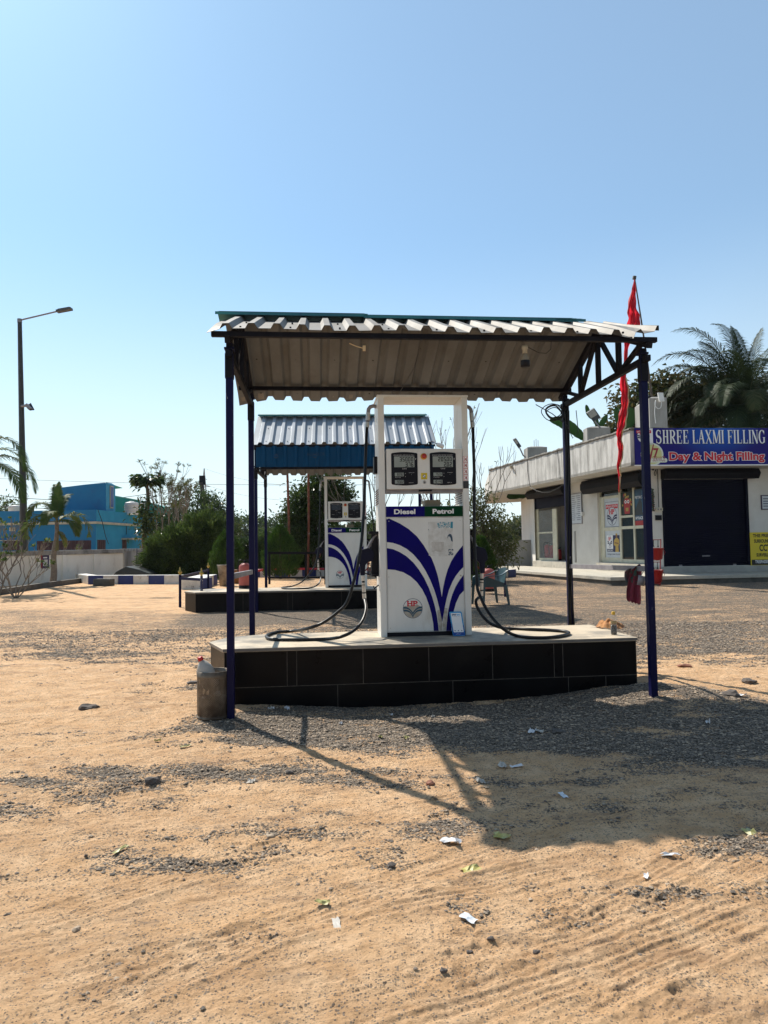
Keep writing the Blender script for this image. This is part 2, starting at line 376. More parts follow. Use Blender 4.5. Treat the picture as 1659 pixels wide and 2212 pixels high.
    hgt = ma('ADD', ma('MULTIPLY', noise(34, 9, .8), .026), ma('MULTIPLY', msk, ma('MULTIPLY', ma('SUBTRACT', 0.8, vo.outputs['Distance']), .013)))
    hgt = ma('ADD', hgt, ma('MULTIPLY', grit, .006))
    hgt = ma('ADD', hgt, ma('MULTIPLY', noise(140, 4, .75), .013))
    bp = N.new('ShaderNodeBump'); bp.inputs['Strength'].default_value = .85; bp.inputs['Distance'].default_value = 1.0
    L.new(hgt, bp.inputs['Height']); L.new(bp.outputs[0], b.inputs['Normal'])
    me.materials.append(m)
    return o
build_ground()
def hz(x, y): return float(height(np.array([float(x)]), np.array([float(y)]))[0])

def mesh_np(name, V, F, mats, attr=None, smooth=False):
    """fast mesh from arrays; F all with the same number of corners"""
    k = F.shape[1]; me = bpy.data.meshes.new(name)
    me.vertices.add(len(V)); me.vertices.foreach_set('co', V.astype(np.float32).ravel())
    me.loops.add(F.size); me.loops.foreach_set('vertex_index', F.ravel().astype(np.int32))
    me.polygons.add(len(F)); me.polygons.foreach_set('loop_start', np.arange(0, F.size, k, dtype=np.int32)); me.polygons.foreach_set('loop_total', np.full(len(F), k, np.int32))
    me.polygons.foreach_set('use_smooth', np.full(len(F), smooth, bool))
    if attr is not None:
        a = me.attributes.new('rnd', 'FLOAT', 'FACE'); a.data.foreach_set('value', attr.astype(np.float32))
    me.update(); me.materials.append(mats)
    o = bpy.data.objects.new(name, me); COL.objects.link(o); return o
def scatter_stones():
    M = 520000
    y = np.exp(rng.uniform(np.log(2.0), np.log(12.5), M)); x = rng.uniform(-1, 1, M) * (y * .62 + .6)
    g = gravel_f(x, y) * 1.0 + .008
    keep = rng.uniform(0, 1, M) < g ** 1.3 * .75 * (y / 6) ** 1.1
    loc = ((x + 1.6) > 0) & (x < 2.4) & (y > 6.75 + .09 * x) & (y < 8.0 + .09 * x)
    keep &= ~loc
    x, y = x[keep], y[keep]; n = len(x)
    r = rng.lognormal(np.log(.0030), .42, n) * (1 + .15 * y)
    big = rng.uniform(0, 1, n) < .0015; r = np.where(big, r * 2.6, r); r = np.minimum(r, .006 + .0015 * y)
    z = height(x, y) + r * .2
    B = np.array([[1, 0, 0], [0, 1, 0], [-1, 0, 0], [0, -1, 0], [.2, .1, .8], [0, 0, -.8], [.75, .7, .35], [-.7, .7, .3], [-.75, -.65, .4], [.7, -.75, .3]])
    T = np.array([[0, 6, 4], [6, 1, 4], [1, 7, 4], [7, 2, 4], [2, 8, 4], [8, 3, 4], [3, 9, 4], [9, 0, 4], [0, 6, 5], [6, 1, 5], [1, 7, 5], [7, 2, 5], [2, 8, 5], [8, 3, 5], [3, 9, 5], [9, 0, 5]])
    V = B[None] * rng.uniform(.7, 1.3, (n, 10, 1)); V = V * np.stack([r * rng.uniform(.8, 1.4, n), r, r * rng.uniform(.5, .8, n)], -1)[:, None]
    a = rng.uniform(0, 2 * pi, n); c, s = np.cos(a)[:, None], np.sin(a)[:, None]
    V = np.stack([V[..., 0] * c - V[..., 1] * s, V[..., 0] * s + V[..., 1] * c, V[..., 2]], -1) + np.stack([x, y, z], -1)[:, None]
    F = (T[None] + (np.arange(n) * 10)[:, None, None]).reshape(-1, 3)
    m, nt, b = node_mat('stone_chips'); at = nt.nodes.new('ShaderNodeAttribute'); at.attribute_name = 'rnd'
    cr = nt.nodes.new('ShaderNodeValToRGB'); e = cr.color_ramp.elements; e[0].color = (.10, .085, .07, 1); e[1].color = (.44, .34, .24, 1)
    q = e.new(.6); q.color = (.22, .175, .135, 1)
    nt.links.new(at.outputs['Fac'], cr.inputs[0]); nt.links.new(cr.outputs[0], b.inputs['Base Color']); b.inputs['Roughness'].default_value = .9
    o = mesh_np('gravel', V.reshape(-1, 3), F, m, np.repeat(rng.uniform(0, 1, n), 16))
    tag(o, 'grey gravel chips scattered over the sandy yard', 'gravel', kind='stuff'); print('stones', n)
scatter_stones()
# ------------------------------------------------------------------ shared materials
BLUEP = PM('navy_paint', (.002, .003, .032), (.004, .005, .048), 9, .5, spec=.15, bump=.0006, bsc=90, c3=(.28, .28, .30), sc3=16, lo3=.66, hi3=.69, stretch=(1, 1, .35))
BLACKM = PM('black_painted_steel', (.004, .004, .008), (.008, .008, .012), 8, .6, spec=.15, bump=.0005)
GALV = PM('weathered_galvanised_sheet', (.215, .205, .19), (.16, .148, .128), 2.2, .66, metal=.2, c3=(.125, .10, .078), sc3=3.5, lo3=.52, hi3=.75, stretch=(1, .35, 1))
GALV2 = PM('bright_galvanised_sheet', (.33, .36, .40), (.27, .30, .33), 2.2, .55, metal=.3, c3=(.22, .18, .14), sc3=3.0, lo3=.62, hi3=.8, stretch=(1, .35, 1))
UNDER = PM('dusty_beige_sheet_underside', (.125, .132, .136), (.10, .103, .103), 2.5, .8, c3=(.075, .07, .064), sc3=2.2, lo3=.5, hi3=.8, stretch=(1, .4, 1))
CAPM = PM('teal_blue_ridge_cap', (.02, .12, .16), (.03, .20, .20), 3, .45, c3=(.01, .05, .12), sc3=5)
CAPM2 = PM('pale_green_cap_top', (.35, .48, .44), (.25, .40, .38), 3, .5)
BLUESH = PM('blue_colour_coated_sheet', (.003, .055, .14), (.004, .045, .11), 3, .55, spec=.1)
TILE = PM('black_granite_tile', (.0035, .0035, .0045), (.006, .006, .007), 3, .3, spec=.10, c3=(.018, .016, .014), sc3=1.4, lo3=.58, hi3=.85, rvar=.1)
GROUT = PM('cement_grout', (.12, .10, .08), (.05, .045, .04), 12, .9)
SLABT = PM('worn_granite_slab_top', (.60, .50, .37), (.46, .39, .29), 2.5, .55, spec=.2, c3=(.22, .20, .17), sc3=1.3, lo3=.46, hi3=.62, bump=.0006, rvar=.2)
SLABE = PM('granite_slab_edge', (.10, .10, .10), (.15, .14, .13), 6, .35)
WHITEP = PM('white_pump_enamel', (.74, .74, .71), (.66, .655, .62), 2.5, .34, c3=(.44, .40, .33), sc3=3.2, lo3=.56, hi3=.85, stretch=(1, 1, .4))
STRIPE = PM('blue_vinyl_stripe', (.004, .002, .135), (.005, .003, .11), 3, .55, spec=.08)
BLACKP = PM('black_plastic', (.004, .004, .008), (.007, .007, .012), 10, .45, spec=.2)
RUBBER = PM('black_rubber_hose', (.004, .004, .006), (.010, .010, .010), 14, .4, spec=.3, bump=.0004, bsc=120)
SILVER = PM('cast_silver_coupling', (.55, .53, .50), (.40, .38, .35), 14, .38, metal=.85)
WHT = PM('white_lettering', (.82, .82, .82)); REDL = PM('red_lettering', (.55, .015, .03)); BLKL = PM('black_lettering', (.012, .012, .014))
LCDM = PM('grey_lcd', (.33, .37, .355), (.29, .33, .31), 8, .5, spec=.1); SEGM = PM('lcd_segment', (.008, .010, .010), spec=.05); DIMT = PM('pale_label_print', (.55, .55, .55))
STEEL = PM('stained_stainless', (.19, .155, .115), (.10, .07, .045), 7, .5, metal=.45, c3=(.045, .025, .015), sc3=4, lo3=.44, hi3=.66)
RED = PM('red_enamel', (.42, .012, .015), (.33, .01, .012), 4, .4, c3=(.20, .02, .015), sc3=6, lo3=.6, hi3=.8)
PINKRED = PM('faded_red_cylinder', (.46, .10, .075), (.38, .075, .06), 4, .45)
GREYM = PM('grey_painted_steel', (.25, .24, .25), (.17, .16, .18), 8, .5)
WHITEPL = PM('white_plastic', (.72, .72, .70), (.62, .62, .6), 6, .4)
YEL = PM('yellow_print', (.72, .55, .03)); GREENP = PM('dark_green_vinyl', (.003, .045, .018), (.004, .038, .015), 3, .6, spec=.06)

# ------------------------------------------------------------------ canopies
def canopy(name, label, O, rz, L, D, eave, ridge, pitch, tmat, fascia=False, rw=(-.17, .10), cap_split=False, over=(.17, .24), z0=0.0, damage=True, bdrop=.02):
    t = thing(name, label, 'canopy', O, rz, 'sheet roofed canopies over the fuel islands')
    fv, bv, rv = -over[0], D + over[1], D * .5
    u0, u1 = rw[0], L + rw[1]
    rnd = random.Random(len(name) + int(L * 100))
    for sgn, nm in ((-1, 'roof_sheet'), (1, 'roof_sheet')):
        e = (fv, eave) if sgn < 0 else (bv, eave - bdrop)
        nseg = 7; prof = []; u = u0
        while u < u1:
            prof += [(u, 0), (u + pitch * .50, 0), (u + pitch * .62, .046), (u + pitch * .86, .046)]; u += pitch
        prof = [(min(a, u1), b) for a, b in prof] + [(u1, 0)]
        vs = []; rows = 9
        for j in range(rows):
            k = j / (rows - 1)
            for a, b in prof:
                v = e[0] + (rv - e[0]) * k; z = e[1] + (ridge - e[1]) * k + b
                z += .006 * sin(a * 5 + k * 3) * (1 - k)
                if damage and sgn < 0:
                    c = max(0, (a - (u1 - .45)) / .45); c2 = max(0, 1 - k * 2.2)
                    z += .055 * c * c * c2 - (.05 * c2 * max(0, 1 - abs(c - .35) * 4)); v += .06 * c * c2
                    c = max(0, 1 - (a - u0) / .12); z -= .035 * c * c2
                if damage and sgn > 0 and j == 0: v -= .02 * rnd.random(); z -= .012 * rnd.random()
                if damage and sgn > 0 and j <= 1: c = max(0, 1 - (a - u0) / .3); z -= .045 * c * (1 - j * .6); v += .05 * c
                vs.append((a, v, z))
        n = len(prof)
        fs = [(j * n + i, j * n + i + 1, (j + 1) * n + i + 1, (j + 1) * n + i) for j in range(rows - 1) for i in range(n - 1)]
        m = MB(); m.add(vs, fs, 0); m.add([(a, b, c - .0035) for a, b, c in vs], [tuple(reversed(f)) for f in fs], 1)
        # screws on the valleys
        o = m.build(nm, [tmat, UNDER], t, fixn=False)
        s = MB()
        u = u0 + pitch * .26; q = 0
        while u < u1 - .05:
            for k in (.10, .55):
                if (q + int(k * 10)) % 2 == 0:
                    v = e[0] + (rv - e[0]) * k; z = e[1] + (ridge - e[1]) * k
                    s.box(u - .008, u + .008, v - .008, v + .008, z - .004, z + .012)
            u += pitch; q += 1
        s.build('screw', BLACKM, o)
        o['look'] = 'metal'
    # ridge cap : folded strip in one or two lengths, blue-green edge, paler top
    segs = [(u0 - .07, u0 + (u1 - u0) * .36, .012), (u0 + (u1 - u0) * .35, u1 - .40, 0.0), (u1 - .62, u1 - .30, -.006)] if cap_split else [(u0 + .02, u1 - .05, 0)]
    for a, b, dz in segs:
        m = MB(); top = ridge + .062 + dz
        m.prism([Vector((a, rv - .20, top - .055)), Vector((a, rv, top)), Vector((a, rv + .20, top - .055)), Vector((a, rv + .20, top - .075)), Vector((a, rv, top - .014)), Vector((a, rv - .20, top - .085))], (0, 0, 0), (b - a, 0, 0), 0)
        m.add([(a + .03, rv - .199, top - .051), (b - .03, rv - .199, top - .051), (b - .03, rv, top + .004), (a + .03, rv, top + .004)], [(0, 1, 2, 3)], 1)
        m.build('ridge_cap', [CAPM, CAPM2], t)
    hb = eave - .04
    for v, z in ((-.12, eave - .018), (D - .0, eave - bdrop + over[1] * (ridge - eave + bdrop) / (over[1] + D * .5) - .045)):
        m = MB(); m.beam((u0 + .03, v, z - .01), (u1 - .02, v, z - .01), .05, .045); m.build('purlin', BLACKM, t, bevel=.004)
    xd = bdrop if bdrop > .1 else 0
    bc = eave - .19 - xd * .8; bz = eave - bdrop + over[1] * (ridge - eave + bdrop) / (over[1] + D * .5) - .06
    for u in (0.0, L):
        m = MB(); w = .045
        m.beam((u, -.12, bc), (u, D + .1, bc), w, .055)
        for a, b in (((-.16, eave - .085), (rv, ridge - .07)), ((D + .16, eave - .085 - xd), (rv, ridge - .07))):
            m.beam((u, a[0], a[1]), (u, b[0], b[1]), w, .06)
        zt = lambda v: (eave - .085 - (xd if v > rv else 0)) + (ridge - .015 - eave + (xd if v > rv else 0)) * (1 - abs(v - rv) / (rv + .16))
        for v in (rv, D * .25, D * .75): m.beam((u + .003, v, bc), (u + .003, v, zt(v)), w, .05)
        m.beam((u - .002, D * .25, bc), (u - .002, .0, zt(0)), w, .035); m.beam((u - .002, D * .25, bc), (u - .002, rv, zt(rv)), w, .035)
        m.beam((u - .002, D * .75, bc), (u - .002, D, zt(D)), w, .035); m.beam((u - .002, D * .75, bc), (u - .002, rv, zt(rv)), w, .035)
        m.build('side_truss', BLACKM, t)
    for u in (0.0, L):
        for v in (0.0, D):
            m = MB(); q = .031; px = u
            base = O[2] - .25
            m.box(px - q, px + q, v - q, v + q, base - O[2], bc - .20, 0)
            m.box(px - q - .006, px + q + .006, v - q - .006, v + q + .006, bc - .20, bc + .02, 1)
            m.box(px - q + .004, px + q - .004, v - q + .004, v + q - .004, bc + .02, min(eave - .075, bz) if v > 0 else eave - .075, 1)
            m.box(px - q - .012, px + q + .012, v - q - .012, v + q + .012, bc + .055, bc + .075, 1)
            m.build('post', [BLUEP, BLACKM], t, bevel=.004)
    if fascia:
        m = MB(); prof = []; u = u0 + .07
        while u < u1 - .15:
            prof += [(u, 0), (u + pitch * .52, 0), (u + pitch * .66, -.03), (u + pitch * .86, -.03)]; u += pitch
        vs = [(a, -.14 + b * 1.4, eave - .03) for a, b in prof] + [(a, -.10 + b, eave - .47) for a, b in prof]; n = len(prof)
        m.add(vs, [(i, i + 1, n + i + 1, n + i) for i in range(n - 1)], 0)
        fo = m.build('fascia_sheet', [BLUESH], t, fixn=False)
        pl = Plane((u0, -.175, eave - .3), (1, 0, 0), (0, 0, 1)); s = MB()
        text(s, pl, 'ALUCOLOR', 1.15, .06, .38, .065, 0, 0)
        for uu in (.5, 1.32, 2.85): pl.disc(s, uu, .05, .045, 0, 0, 16); pl.rect(s, uu - .035, uu + .035, .035, .065, .002, 1)
        s.build('printed_mark', [PM('dark_print', (.005, .03, .07)), BLUESH], fo)
        m = MB(); m.beam((0, -.06, eave - .50), (L, -.06, eave - .50), .03, .03); m.build('fascia_rail', BLACKM, t)
    return t
CAN1_O, CAN1_R, CL, CD = Vector((-1.345, 6.2, 0)), R(5.5), 3.80, 2.08
c1 = canopy('fuel_canopy', 'large near canopy of bent grey corrugated sheets on four dark blue posts', CAN1_O, CAN1_R, CL, CD, 3.365, 3.84, .2175, GALV, cap_split=True, over=(.20, .31), bdrop=.08)
# side rails between the front and back posts
for u in (0.0, CL):
    m = MB(); m.beam((u + (.0), .03, 1.235), (u, CD - .03, 1.205), .03, .05); m.build('side_rail', GREYM, c1, bevel=.003)
F1 = rmat(c1)
# cables tied along the back right post, coil at its top
m = MB()
for k in range(4):
    a = k * 1.1; pts = [(CL + .035 * cos(a + i * .35) - .005, CD - .045 + .012 * sin(a + i * .5), z) for i, z in enumerate(np.linspace(.2, 3.1, 16))]
    m.tube(pts, .011 if k < 2 else .007, 6)
m.build('cable', RUBBER, c1)
m = MB()
for k in range(6):
    cx, cz, r = CL - .15 + random.uniform(-.02, .02), 3.08 + random.uniform(-.02, .02), random.uniform(.09, .14)
    m.tube([(cx + r * cos(q), CD - .10 + .02 * k + .02 * sin(q * 3), cz + r * .75 * sin(q)) for q in np.linspace(0, 6.3 + k * .2, 24)], .0055, 5)
m.tube([(CL - .4, CD - .1, 3.16), (CL - .2, CD - .1, 3.05), (CL - .05, CD - .06, 2.95)], .006, 5)
m.tube([(CL - .04, CD - .1, 2.95), (CL + .05, CD - .1, 2.75), (CL + .12, CD - .1, 2.83), (CL + .12, CD - .05, 3.1)], .005, 5)
m.build('cable_coil', RUBBER, c1)
m = MB(); m.tube([(1.75, .3, 3.35), (1.78, 1.0, 3.33), (1.72, 2.0, 3.25)], .004, 4); m.build('cable', RUBBER, c1)
# bulb holder with a dark ended lamp under the front purlin
lb = thing('hanging_lamp', 'small white hanging lamp with dark end below the front edge of the near canopy', 'lamp', F1 @ Vector((2.67, -.02, 3.30)), CAN1_R)
m = MB(); m.lathe([(0, .0), (.028, 0), (.030, -.03), (.022, -.035), (.022, -.075), (.0, -.075)], 16); m.build('socket', PM('cream_socket', (.34, .30, .22), rough=.5), lb)
m = MB(); m.lathe([(.018, -.07), (.028, -.09), (.036, -.12), (.038, -.14)], 16, 0); m.lathe([(.042, -.14), (.043, -.195), (.036, -.20), (0, -.20)], 16, 1); m.build('bulb', [PM('tan_lamp', (.20, .17, .12), rough=.5), BLACKP], lb)
m = MB(); m.tube([(.01, 0, -.005), (.06, 0, -.03), (.13, 0, -.065), (.20, 0, -.07), (.245, 0, -.03), (.25, 0, .04)], .0035, 5); m.build('wire', RUBBER, lb)
m = MB(); m.T = F1; m.box(1.18, 1.205, -.03, -.005, 3.235, 3.28); m.tube([(1.06, -.02, 3.30), (1.12, -.02, 3.275), (1.19, -.02, 3.255)], .005, 5)
m.one('cable_clip', [PM('tan_plastic', (.55, .42, .25))], 'small tan clip with loose wire end below the middle of the near canopy edge', 'clip', F1 @ Vector((1.19, -.02, 3.235)))

CAN2_O = P(554.5, 1315, 15.05); CAN2_O.z = .14; CAN2_R = R(4.0)
c2 = canopy('fuel_canopy', 'smaller far canopy with bright metal roof and blue front panel', CAN2_O, CAN2_R, 3.75, 2.1, 3.52, 4.34, .225, GALV2, fascia=True, rw=(-.06, .10), z0=.14, damage=False, bdrop=.40)

# ------------------------------------------------------------------ fuel islands
def island(label, O, rz, poly, h, sink, rows, cuts, name='fuel_island'):
    t = thing(name, label, 'platform', O, rz, 'black tiled fuel islands')
    m = MB(); V = [Vector((u, v, 0)) for u, v in poly]; m.prism(V, (0, 0, h - .032), (0, 0, -sink)); m.build('tiled_base', TILE, t)
    c = sum(V, Vector()) / len(V)
    W = []
    for p in V:
        d = (p - c); W.append(p + Vector((.015 if d.x > 0 else -.015, .015 if d.y > 0 else -.015, 0)))
    m = MB(); m.prism(W, (0, 0, h), (0, 0, h - .032), 0); k = len(W)
    for i in range(2, len(m.m)): m.m[i] = 1
    m.build('top_slab', [SLABT, SLABE], t, bevel=.004)
    g = MB(); w = .0028; L = poly[1][0]
    z1 = h - .032 - rows
    for i in range(len(poly)):
        a, b = V[i], V[(i + 1) % len(V)]; d = (b - a).normalized(); nrm = Vector((d.y, -d.x, 0))
        for z in (z1, h - .036): g.prism([a + Vector((0, 0, z - w)), b + Vector((0, 0, z - w)), b + Vector((0, 0, z + w)), a + Vector((0, 0, z + w))], nrm * .0012, nrm * -.004)
        for dz in (-sink, ):
            g.prism([a + Vector((0, 0, -sink)), a + d * .004 + Vector((0, 0, -sink)), a + d * .004 + Vector((0, 0, h - .04)), a + Vector((0, 0, h - .04))], nrm * .0012, nrm * -.004)
    for u, za, zb in cuts:
        g.prism([Vector((u - w, 0, za)), Vector((u + w, 0, za)), Vector((u + w, 0, zb)), Vector((u - w, 0, zb))], (0, -.0014, 0), (0, .004, 0))
    g.build('grout_line', GROUT, t)
    return t
IS1_O, IS1_R = Vector((-1.52, 6.72, 0)), R(5.5)
hh = .54; zt_, zm = hh - .035, hh - .032 - .335
cuts1 = [(u, zm, zt_) for u in (.585, .675, 1.305, 1.94, 2.565, 3.18, 3.27)] + [(u, -.2, zm) for u in (1.06, 2.17, 3.32, 3.70)]
isl1 = island('near black tiled island with worn stone top carrying the nearest pump', IS1_O, IS1_R, [(0, 0), (4.02, 0), (4.0, 1.15), (.3, 1.05), (-.06, .86), (-.2, .54)], hh, .25, .335, cuts1)
def hitz(px, py, z):
    d = ray(px, py); return CP + d * ((z - CAMH) / d.z)
IS2_O = hitz(422, 1279.6, .56); IS2_O.z = .10
cuts2 = [(u, -.2, .42) for u in (1.0, 1.95, 2.05, 3.1, 4.1, 4.2, 5.1)]
isl2 = island('far black tiled island with pale top under the far canopy', IS2_O, R(4.5), [(0, 0), (5.55, 0), (5.55, 1.25), (.1, 1.25), (-.25, .8), (-.30, .45)], .46, .25, .5, cuts2)

# ------------------------------------------------------------------ the fuel dispensers
def pu(x, y): return ((x - 212 - (y - 145) * .01934) / 776, (2110 - y) / 776)
def a4(x, y): return pu((1500 + x / 3.815 - 1400) * 2.0117, (2000 + y / 3.815 - 1500) * 2.0117)
def a3(x, y): return pu((1500 + x / 4.1475 - 1400) * 2.0117, (1750 + y / 4.1475 - 1500) * 2.0117)
SEG = {'0': 'abcdef', '1': 'bc', '2': 'abged', '3': 'abgcd', '4': 'fgbc', '5': 'afgcd', '6': 'afgedc', '7': 'abc', '8': 'abcdefg', '9': 'abcdfg'}
def seg7(mb, pl, s, u1, v0, h, off, mi, right=True):
    w = h * .5; th = h * .15; gap = h * .17
    u = u1
    for ch in reversed(s):
        if ch == '.':
            pl.rect(mb, u + gap * .28, u + gap * .28 + th, v0, v0 + th, off, mi); continue
        x0, x1 = u - w, u
        R_ = {'a': (x0, x1, v0 + h - th, v0 + h), 'd': (x0, x1, v0, v0 + th), 'g': (x0 + th * .5, x1 - th * .5, v0 + h / 2 - th / 2, v0 + h / 2 + th / 2),
              'b': (x1 - th, x1, v0 + h / 2, v0 + h - th * .6), 'c': (x1 - th, x1, v0 + th * .6, v0 + h / 2), 'f': (x0, x0 + th, v0 + h / 2, v0 + h - th * .6), 'e': (x0, x0 + th, v0 + th * .6, v0 + h / 2)}
        for k in SEG[ch]: pl.rect(mb, *R_[k], off, mi)
        u -= w + gap
def rrect(u0, u1, v0, v1, r, bulge=0.0, n=5):
    pts = []
    for cx, cy, a in ((u1 - r, v1 - r, 0), (u0 + r, v1 - r, 90), (u0 + r, v0 + r, 180), (u1 - r, v0 + r, 270)):
        for k in range(n + 1): q = R(a + 90 * k / n); pts.append((cx + r * cos(q), cy + r * sin(q)))
    if bulge:
        m = (u0 + u1) / 2; out = []
        for i, p in enumerate(pts):
            out.append(p)
            if i == n: out += [(m + (u1 - m - r) * t, v1 + bulge * (1 - t * t)) for t in (.6, .2, -.2, -.6)]
            if i == 3 * n + 2: out += [(m + (u1 - m - r) * t, v0 - bulge * (1 - t * t)) for t in (-.6, -.2, .2, .6)]
        pts = out
    return pts
def hp_logo(mb, pl, u, v, r, off, ring, red, blue, white, lower=None, ry=None):
    """round emblem: ring, white field, two leaf pairs, red letters. material indices given"""
    ry = ry or r; k = ry / r
    pl.disc(mb, u, v, r, off, ring, 48, ry); pl.disc(mb, u, v, r * .95, off + .0004, white if lower is None else white, 48, ry * .95)
    def bound(x): return sqrt(max(0, (.94) ** 2 - x * x))
    if lower is not None:
        pts = [(-.93, .10), (-.8, .30), (-.62, .22), (-.5, .38), (-.2, .30), (0, .22), (.25, .30), (.42, .42), (.62, .28), (.85, .15), (.93, .08)]
        arc = [(.94 * cos(q), .94 * sin(q)) for q in np.linspace(-.05, -pi + .05, 24)]
        pl.poly(mb, [(u + a * r, v + b * ry) for a, b in pts + arc], off + .0006, lower)
    for sg in (1, -1):
        def band(top, bot, off2):
            T = [(x, top(x)) for x in np.linspace(0, .945, 14)]; B = [(x, bot(x)) for x in np.linspace(.945, 0, 14)]
            q = []
            for x, y in T + B:
                if x * x + y * y > .945 ** 2: l = .945 / sqrt(x * x + y * y); x, y = x * l, y * l
                q.append((u + sg * x * r, v + y * ry))
            if sg < 0: q = q[::-1]
            pl.poly(mb, q, off2, blue)
        f = lambda a, b, c: (lambda x: a + (b - a) * (1 - (1 - min(1, x / .945)) ** c))
        band(f(-.42, .18, 2.6), f(-.66, -.02, 3.0), off + .0009)
        band(f(-.74, -.10, 3.2), f(-.93, -.30, 3.6), off + .0010)
    text(mb, pl, 'H', u - r * .56, v + ry * .22, r * .54, ry * .54, off + .0013, red, bold=.035)
    text(mb, pl, 'P', u + r * .05, v + ry * .22, r * .46, ry * .54, off + .0013, red, bold=.035)
    for a, b in ((-.60, .22), (-.22, .22), (-.60, .68), (-.22, .68), (.0, .22), (.0, .68)):   # slab serifs
        pl.rect(mb, u + (a) * r, u + (a + .24) * r, v + b * ry, v + (b + .085) * ry, off + .0012, red)
def pump(O, rz, label, detail=True, nums=True):
    t = thing('fuel_dispenser', label, 'fuel pump', O, rz, 'white and blue fuel dispensers')
    W, Dp, H = .955, .43, 2.53; cw = .064
    for x0, x1 in ((0, cw), (W - cw, W)):
        m = MB(); m.box(x0, x1, 0, Dp, 0, H - .02)
        sp = m.build('side_panel', WHITEP, t, bevel=.004)
        m = MB()
        face = x0 - .001 if x0 == 0 else x0 - .001
        for r_ in range(7):
            for c_ in range(5):
                y = .06 + c_ * .075; z = 1.385 + r_ * .024
                m.add([(face, y, z), (face, y + .045, z), (face - .012, y + .045, z + .004), (face - .012, y, z + .004), (face, y, z + .016), (face, y + .045, z + .016)],
                      [(0, 1, 2, 3), (3, 2, 5, 4), (0, 3, 4), (1, 5, 2)])
        m.build('louvre', GREYM, sp)
    m = MB(); m.box(-.008, W + .008, -.008, Dp + .008, H - .02, H); m.build('top_cap', WHITEP, t, bevel=.003)
    m = MB(); m.box(cw + .002, W - cw - .002, .012, Dp - .012, .045, 1.355); cab = m.build('cabinet', WHITEP, t, bevel=.003)
    m = MB(); m.box(cw + .002, W - cw - .002, .02, Dp - .02, 0.0, .044); m.build('plinth', BLACKP, t)
    pf = Plane((0, .012, 0), (1, 0, 0), (0, 0, 1))
    u0, u1 = cw + .006, W - cw - .006
    # fuel name strip
    m = MB(); um = (u0 + u1) / 2 - .0
    pf.slab(m, u0, um, 1.243, 1.353, -.002, .006, 0); pf.slab(m, um, u1, 1.243, 1.353, -.002, .006, 1)
    text(m, pf, 'Diesel', u0 + .085, 1.272, .225, .052, .0072, 2, bold=.035); text(m, pf, 'Petrol', um + .085, 1.272, .225, .052, .0072, 2, bold=.035)
    pf.disc(m, um + .004, 1.30, .007, .0072, 3, 12)
    m.build('fuel_name_strip', [STRIPE, GREENP, WHT, BLACKP], t)
    # door seam, locks and screws
    m = MB(); sa, sb_, va_, vb_ = u0 + .004, u1 - .004, .052, 1.236; q = .0018
    for r_ in ((sa, sb_, va_, va_ + q), (sa, sb_, vb_ - q, vb_), (sa, sa + q, va_ + q, vb_ - q), (sb_ - q, sb_, va_ + q, vb_ - q)): pf.rect(m, *r_, .0014, 0)
    for uu in (u0 + .03, u1 - .03):
        for vv in (.09, 1.20): pf.disc(m, uu, vv, .005, .0016, 1, 10)
    pf.disc(m, u1 - .035, .62, .012, .0020, 1, 16); pf.disc(m, u1 - .035, .62, .005, .0026, 0, 8); pf.disc(m, u0 + .02, .62, .006, .0016, 1, 10)
    for a_, b_, w_, h_ in ((.20, 1.238, .09, .002), (.62, 1.2385, .16, .0022), (.30, 1.2387, .05, .0016)): pf.rect(m, a_, a_ + w_, b_ - h_, b_, .0015, 0)
    m.build('door_seam', [PM('seam_dark', (.06, .055, .05)), SILVER], cab)
    # blue leaf stripes
    def S(pts):
        out = []
        for x, y in pts:
            s_ = (x - (197 + .0105 * (y - 100))) / (1130 + .015 * (y - 100)); tt = (y - (272 - .013 * (x - 200))) / 1730
            out.append((u0 + s_ * (u1 - u0), 1.238 - tt * (1.238 - .047)))
        return [(min(max(a, u0 + .001), u1 - .001), b) for a, b in out]
    A = [(200, 300), (245, 285), (400, 360), (530, 445), (650, 555), (750, 690), (820, 810), (870, 890), (920, 1020), (960, 1150), (990, 1290), (1010, 1400), (1023, 1480), (1040, 1350), (1070, 1200), (1110, 1060), (1160, 940), (1220, 840), (1280, 760), (1337, 692)]
    A2 = [(1347, 1022), (1290, 1080), (1230, 1160), (1180, 1250), (1130, 1370), (1095, 1500), (1070, 1620), (1050, 1740), (1030, 1860), (1010, 1760), (985, 1640), (950, 1500), (910, 1370), (850, 1220), (780, 1080), (700, 950), (600, 830), (500, 745), (400, 690), (300, 655), (207, 643)]
    B = [(207, 733), (300, 750), (400, 795), (500, 860), (600, 955), (680, 1060), (760, 1190), (830, 1340), (880, 1480), (920, 1620), (950, 1760), (970, 1900), (978, 1990), (903, 1990), (895, 1880), (870, 1740), (835, 1610), (790, 1480), (730, 1360), (650, 1250), (560, 1165), (450, 1100), (330, 1065), (217, 1055)]
    Cc = [(1350, 1140), (1290, 1220), (1230, 1320), (1180, 1440), (1145, 1560), (1120, 1680), (1105, 1800), (1095, 1900), (1090, 1990), (1165, 1990), (1180, 1850), (1200, 1700), (1235, 1570), (1290, 1450), (1357, 1380)]
    m = MB()
    for q in (A + A2, B, Cc): pf.poly(m, S(q), .0012, 0)
    # scraped bare metal between the stripes near the foot
    q1 = S([(955, 1680), (1000, 1665), (1015, 1760), (1030, 1870), (1035, 1985), (985, 1985), (972, 1880)]); q2 = S([(1060, 1640), (1110, 1650), (1098, 1800), (1085, 1980), (1045, 1985), (1035, 1880), (1050, 1760)])
    if detail:
        for q in (q1, q2): pf.poly(m, q, .0009, 1)
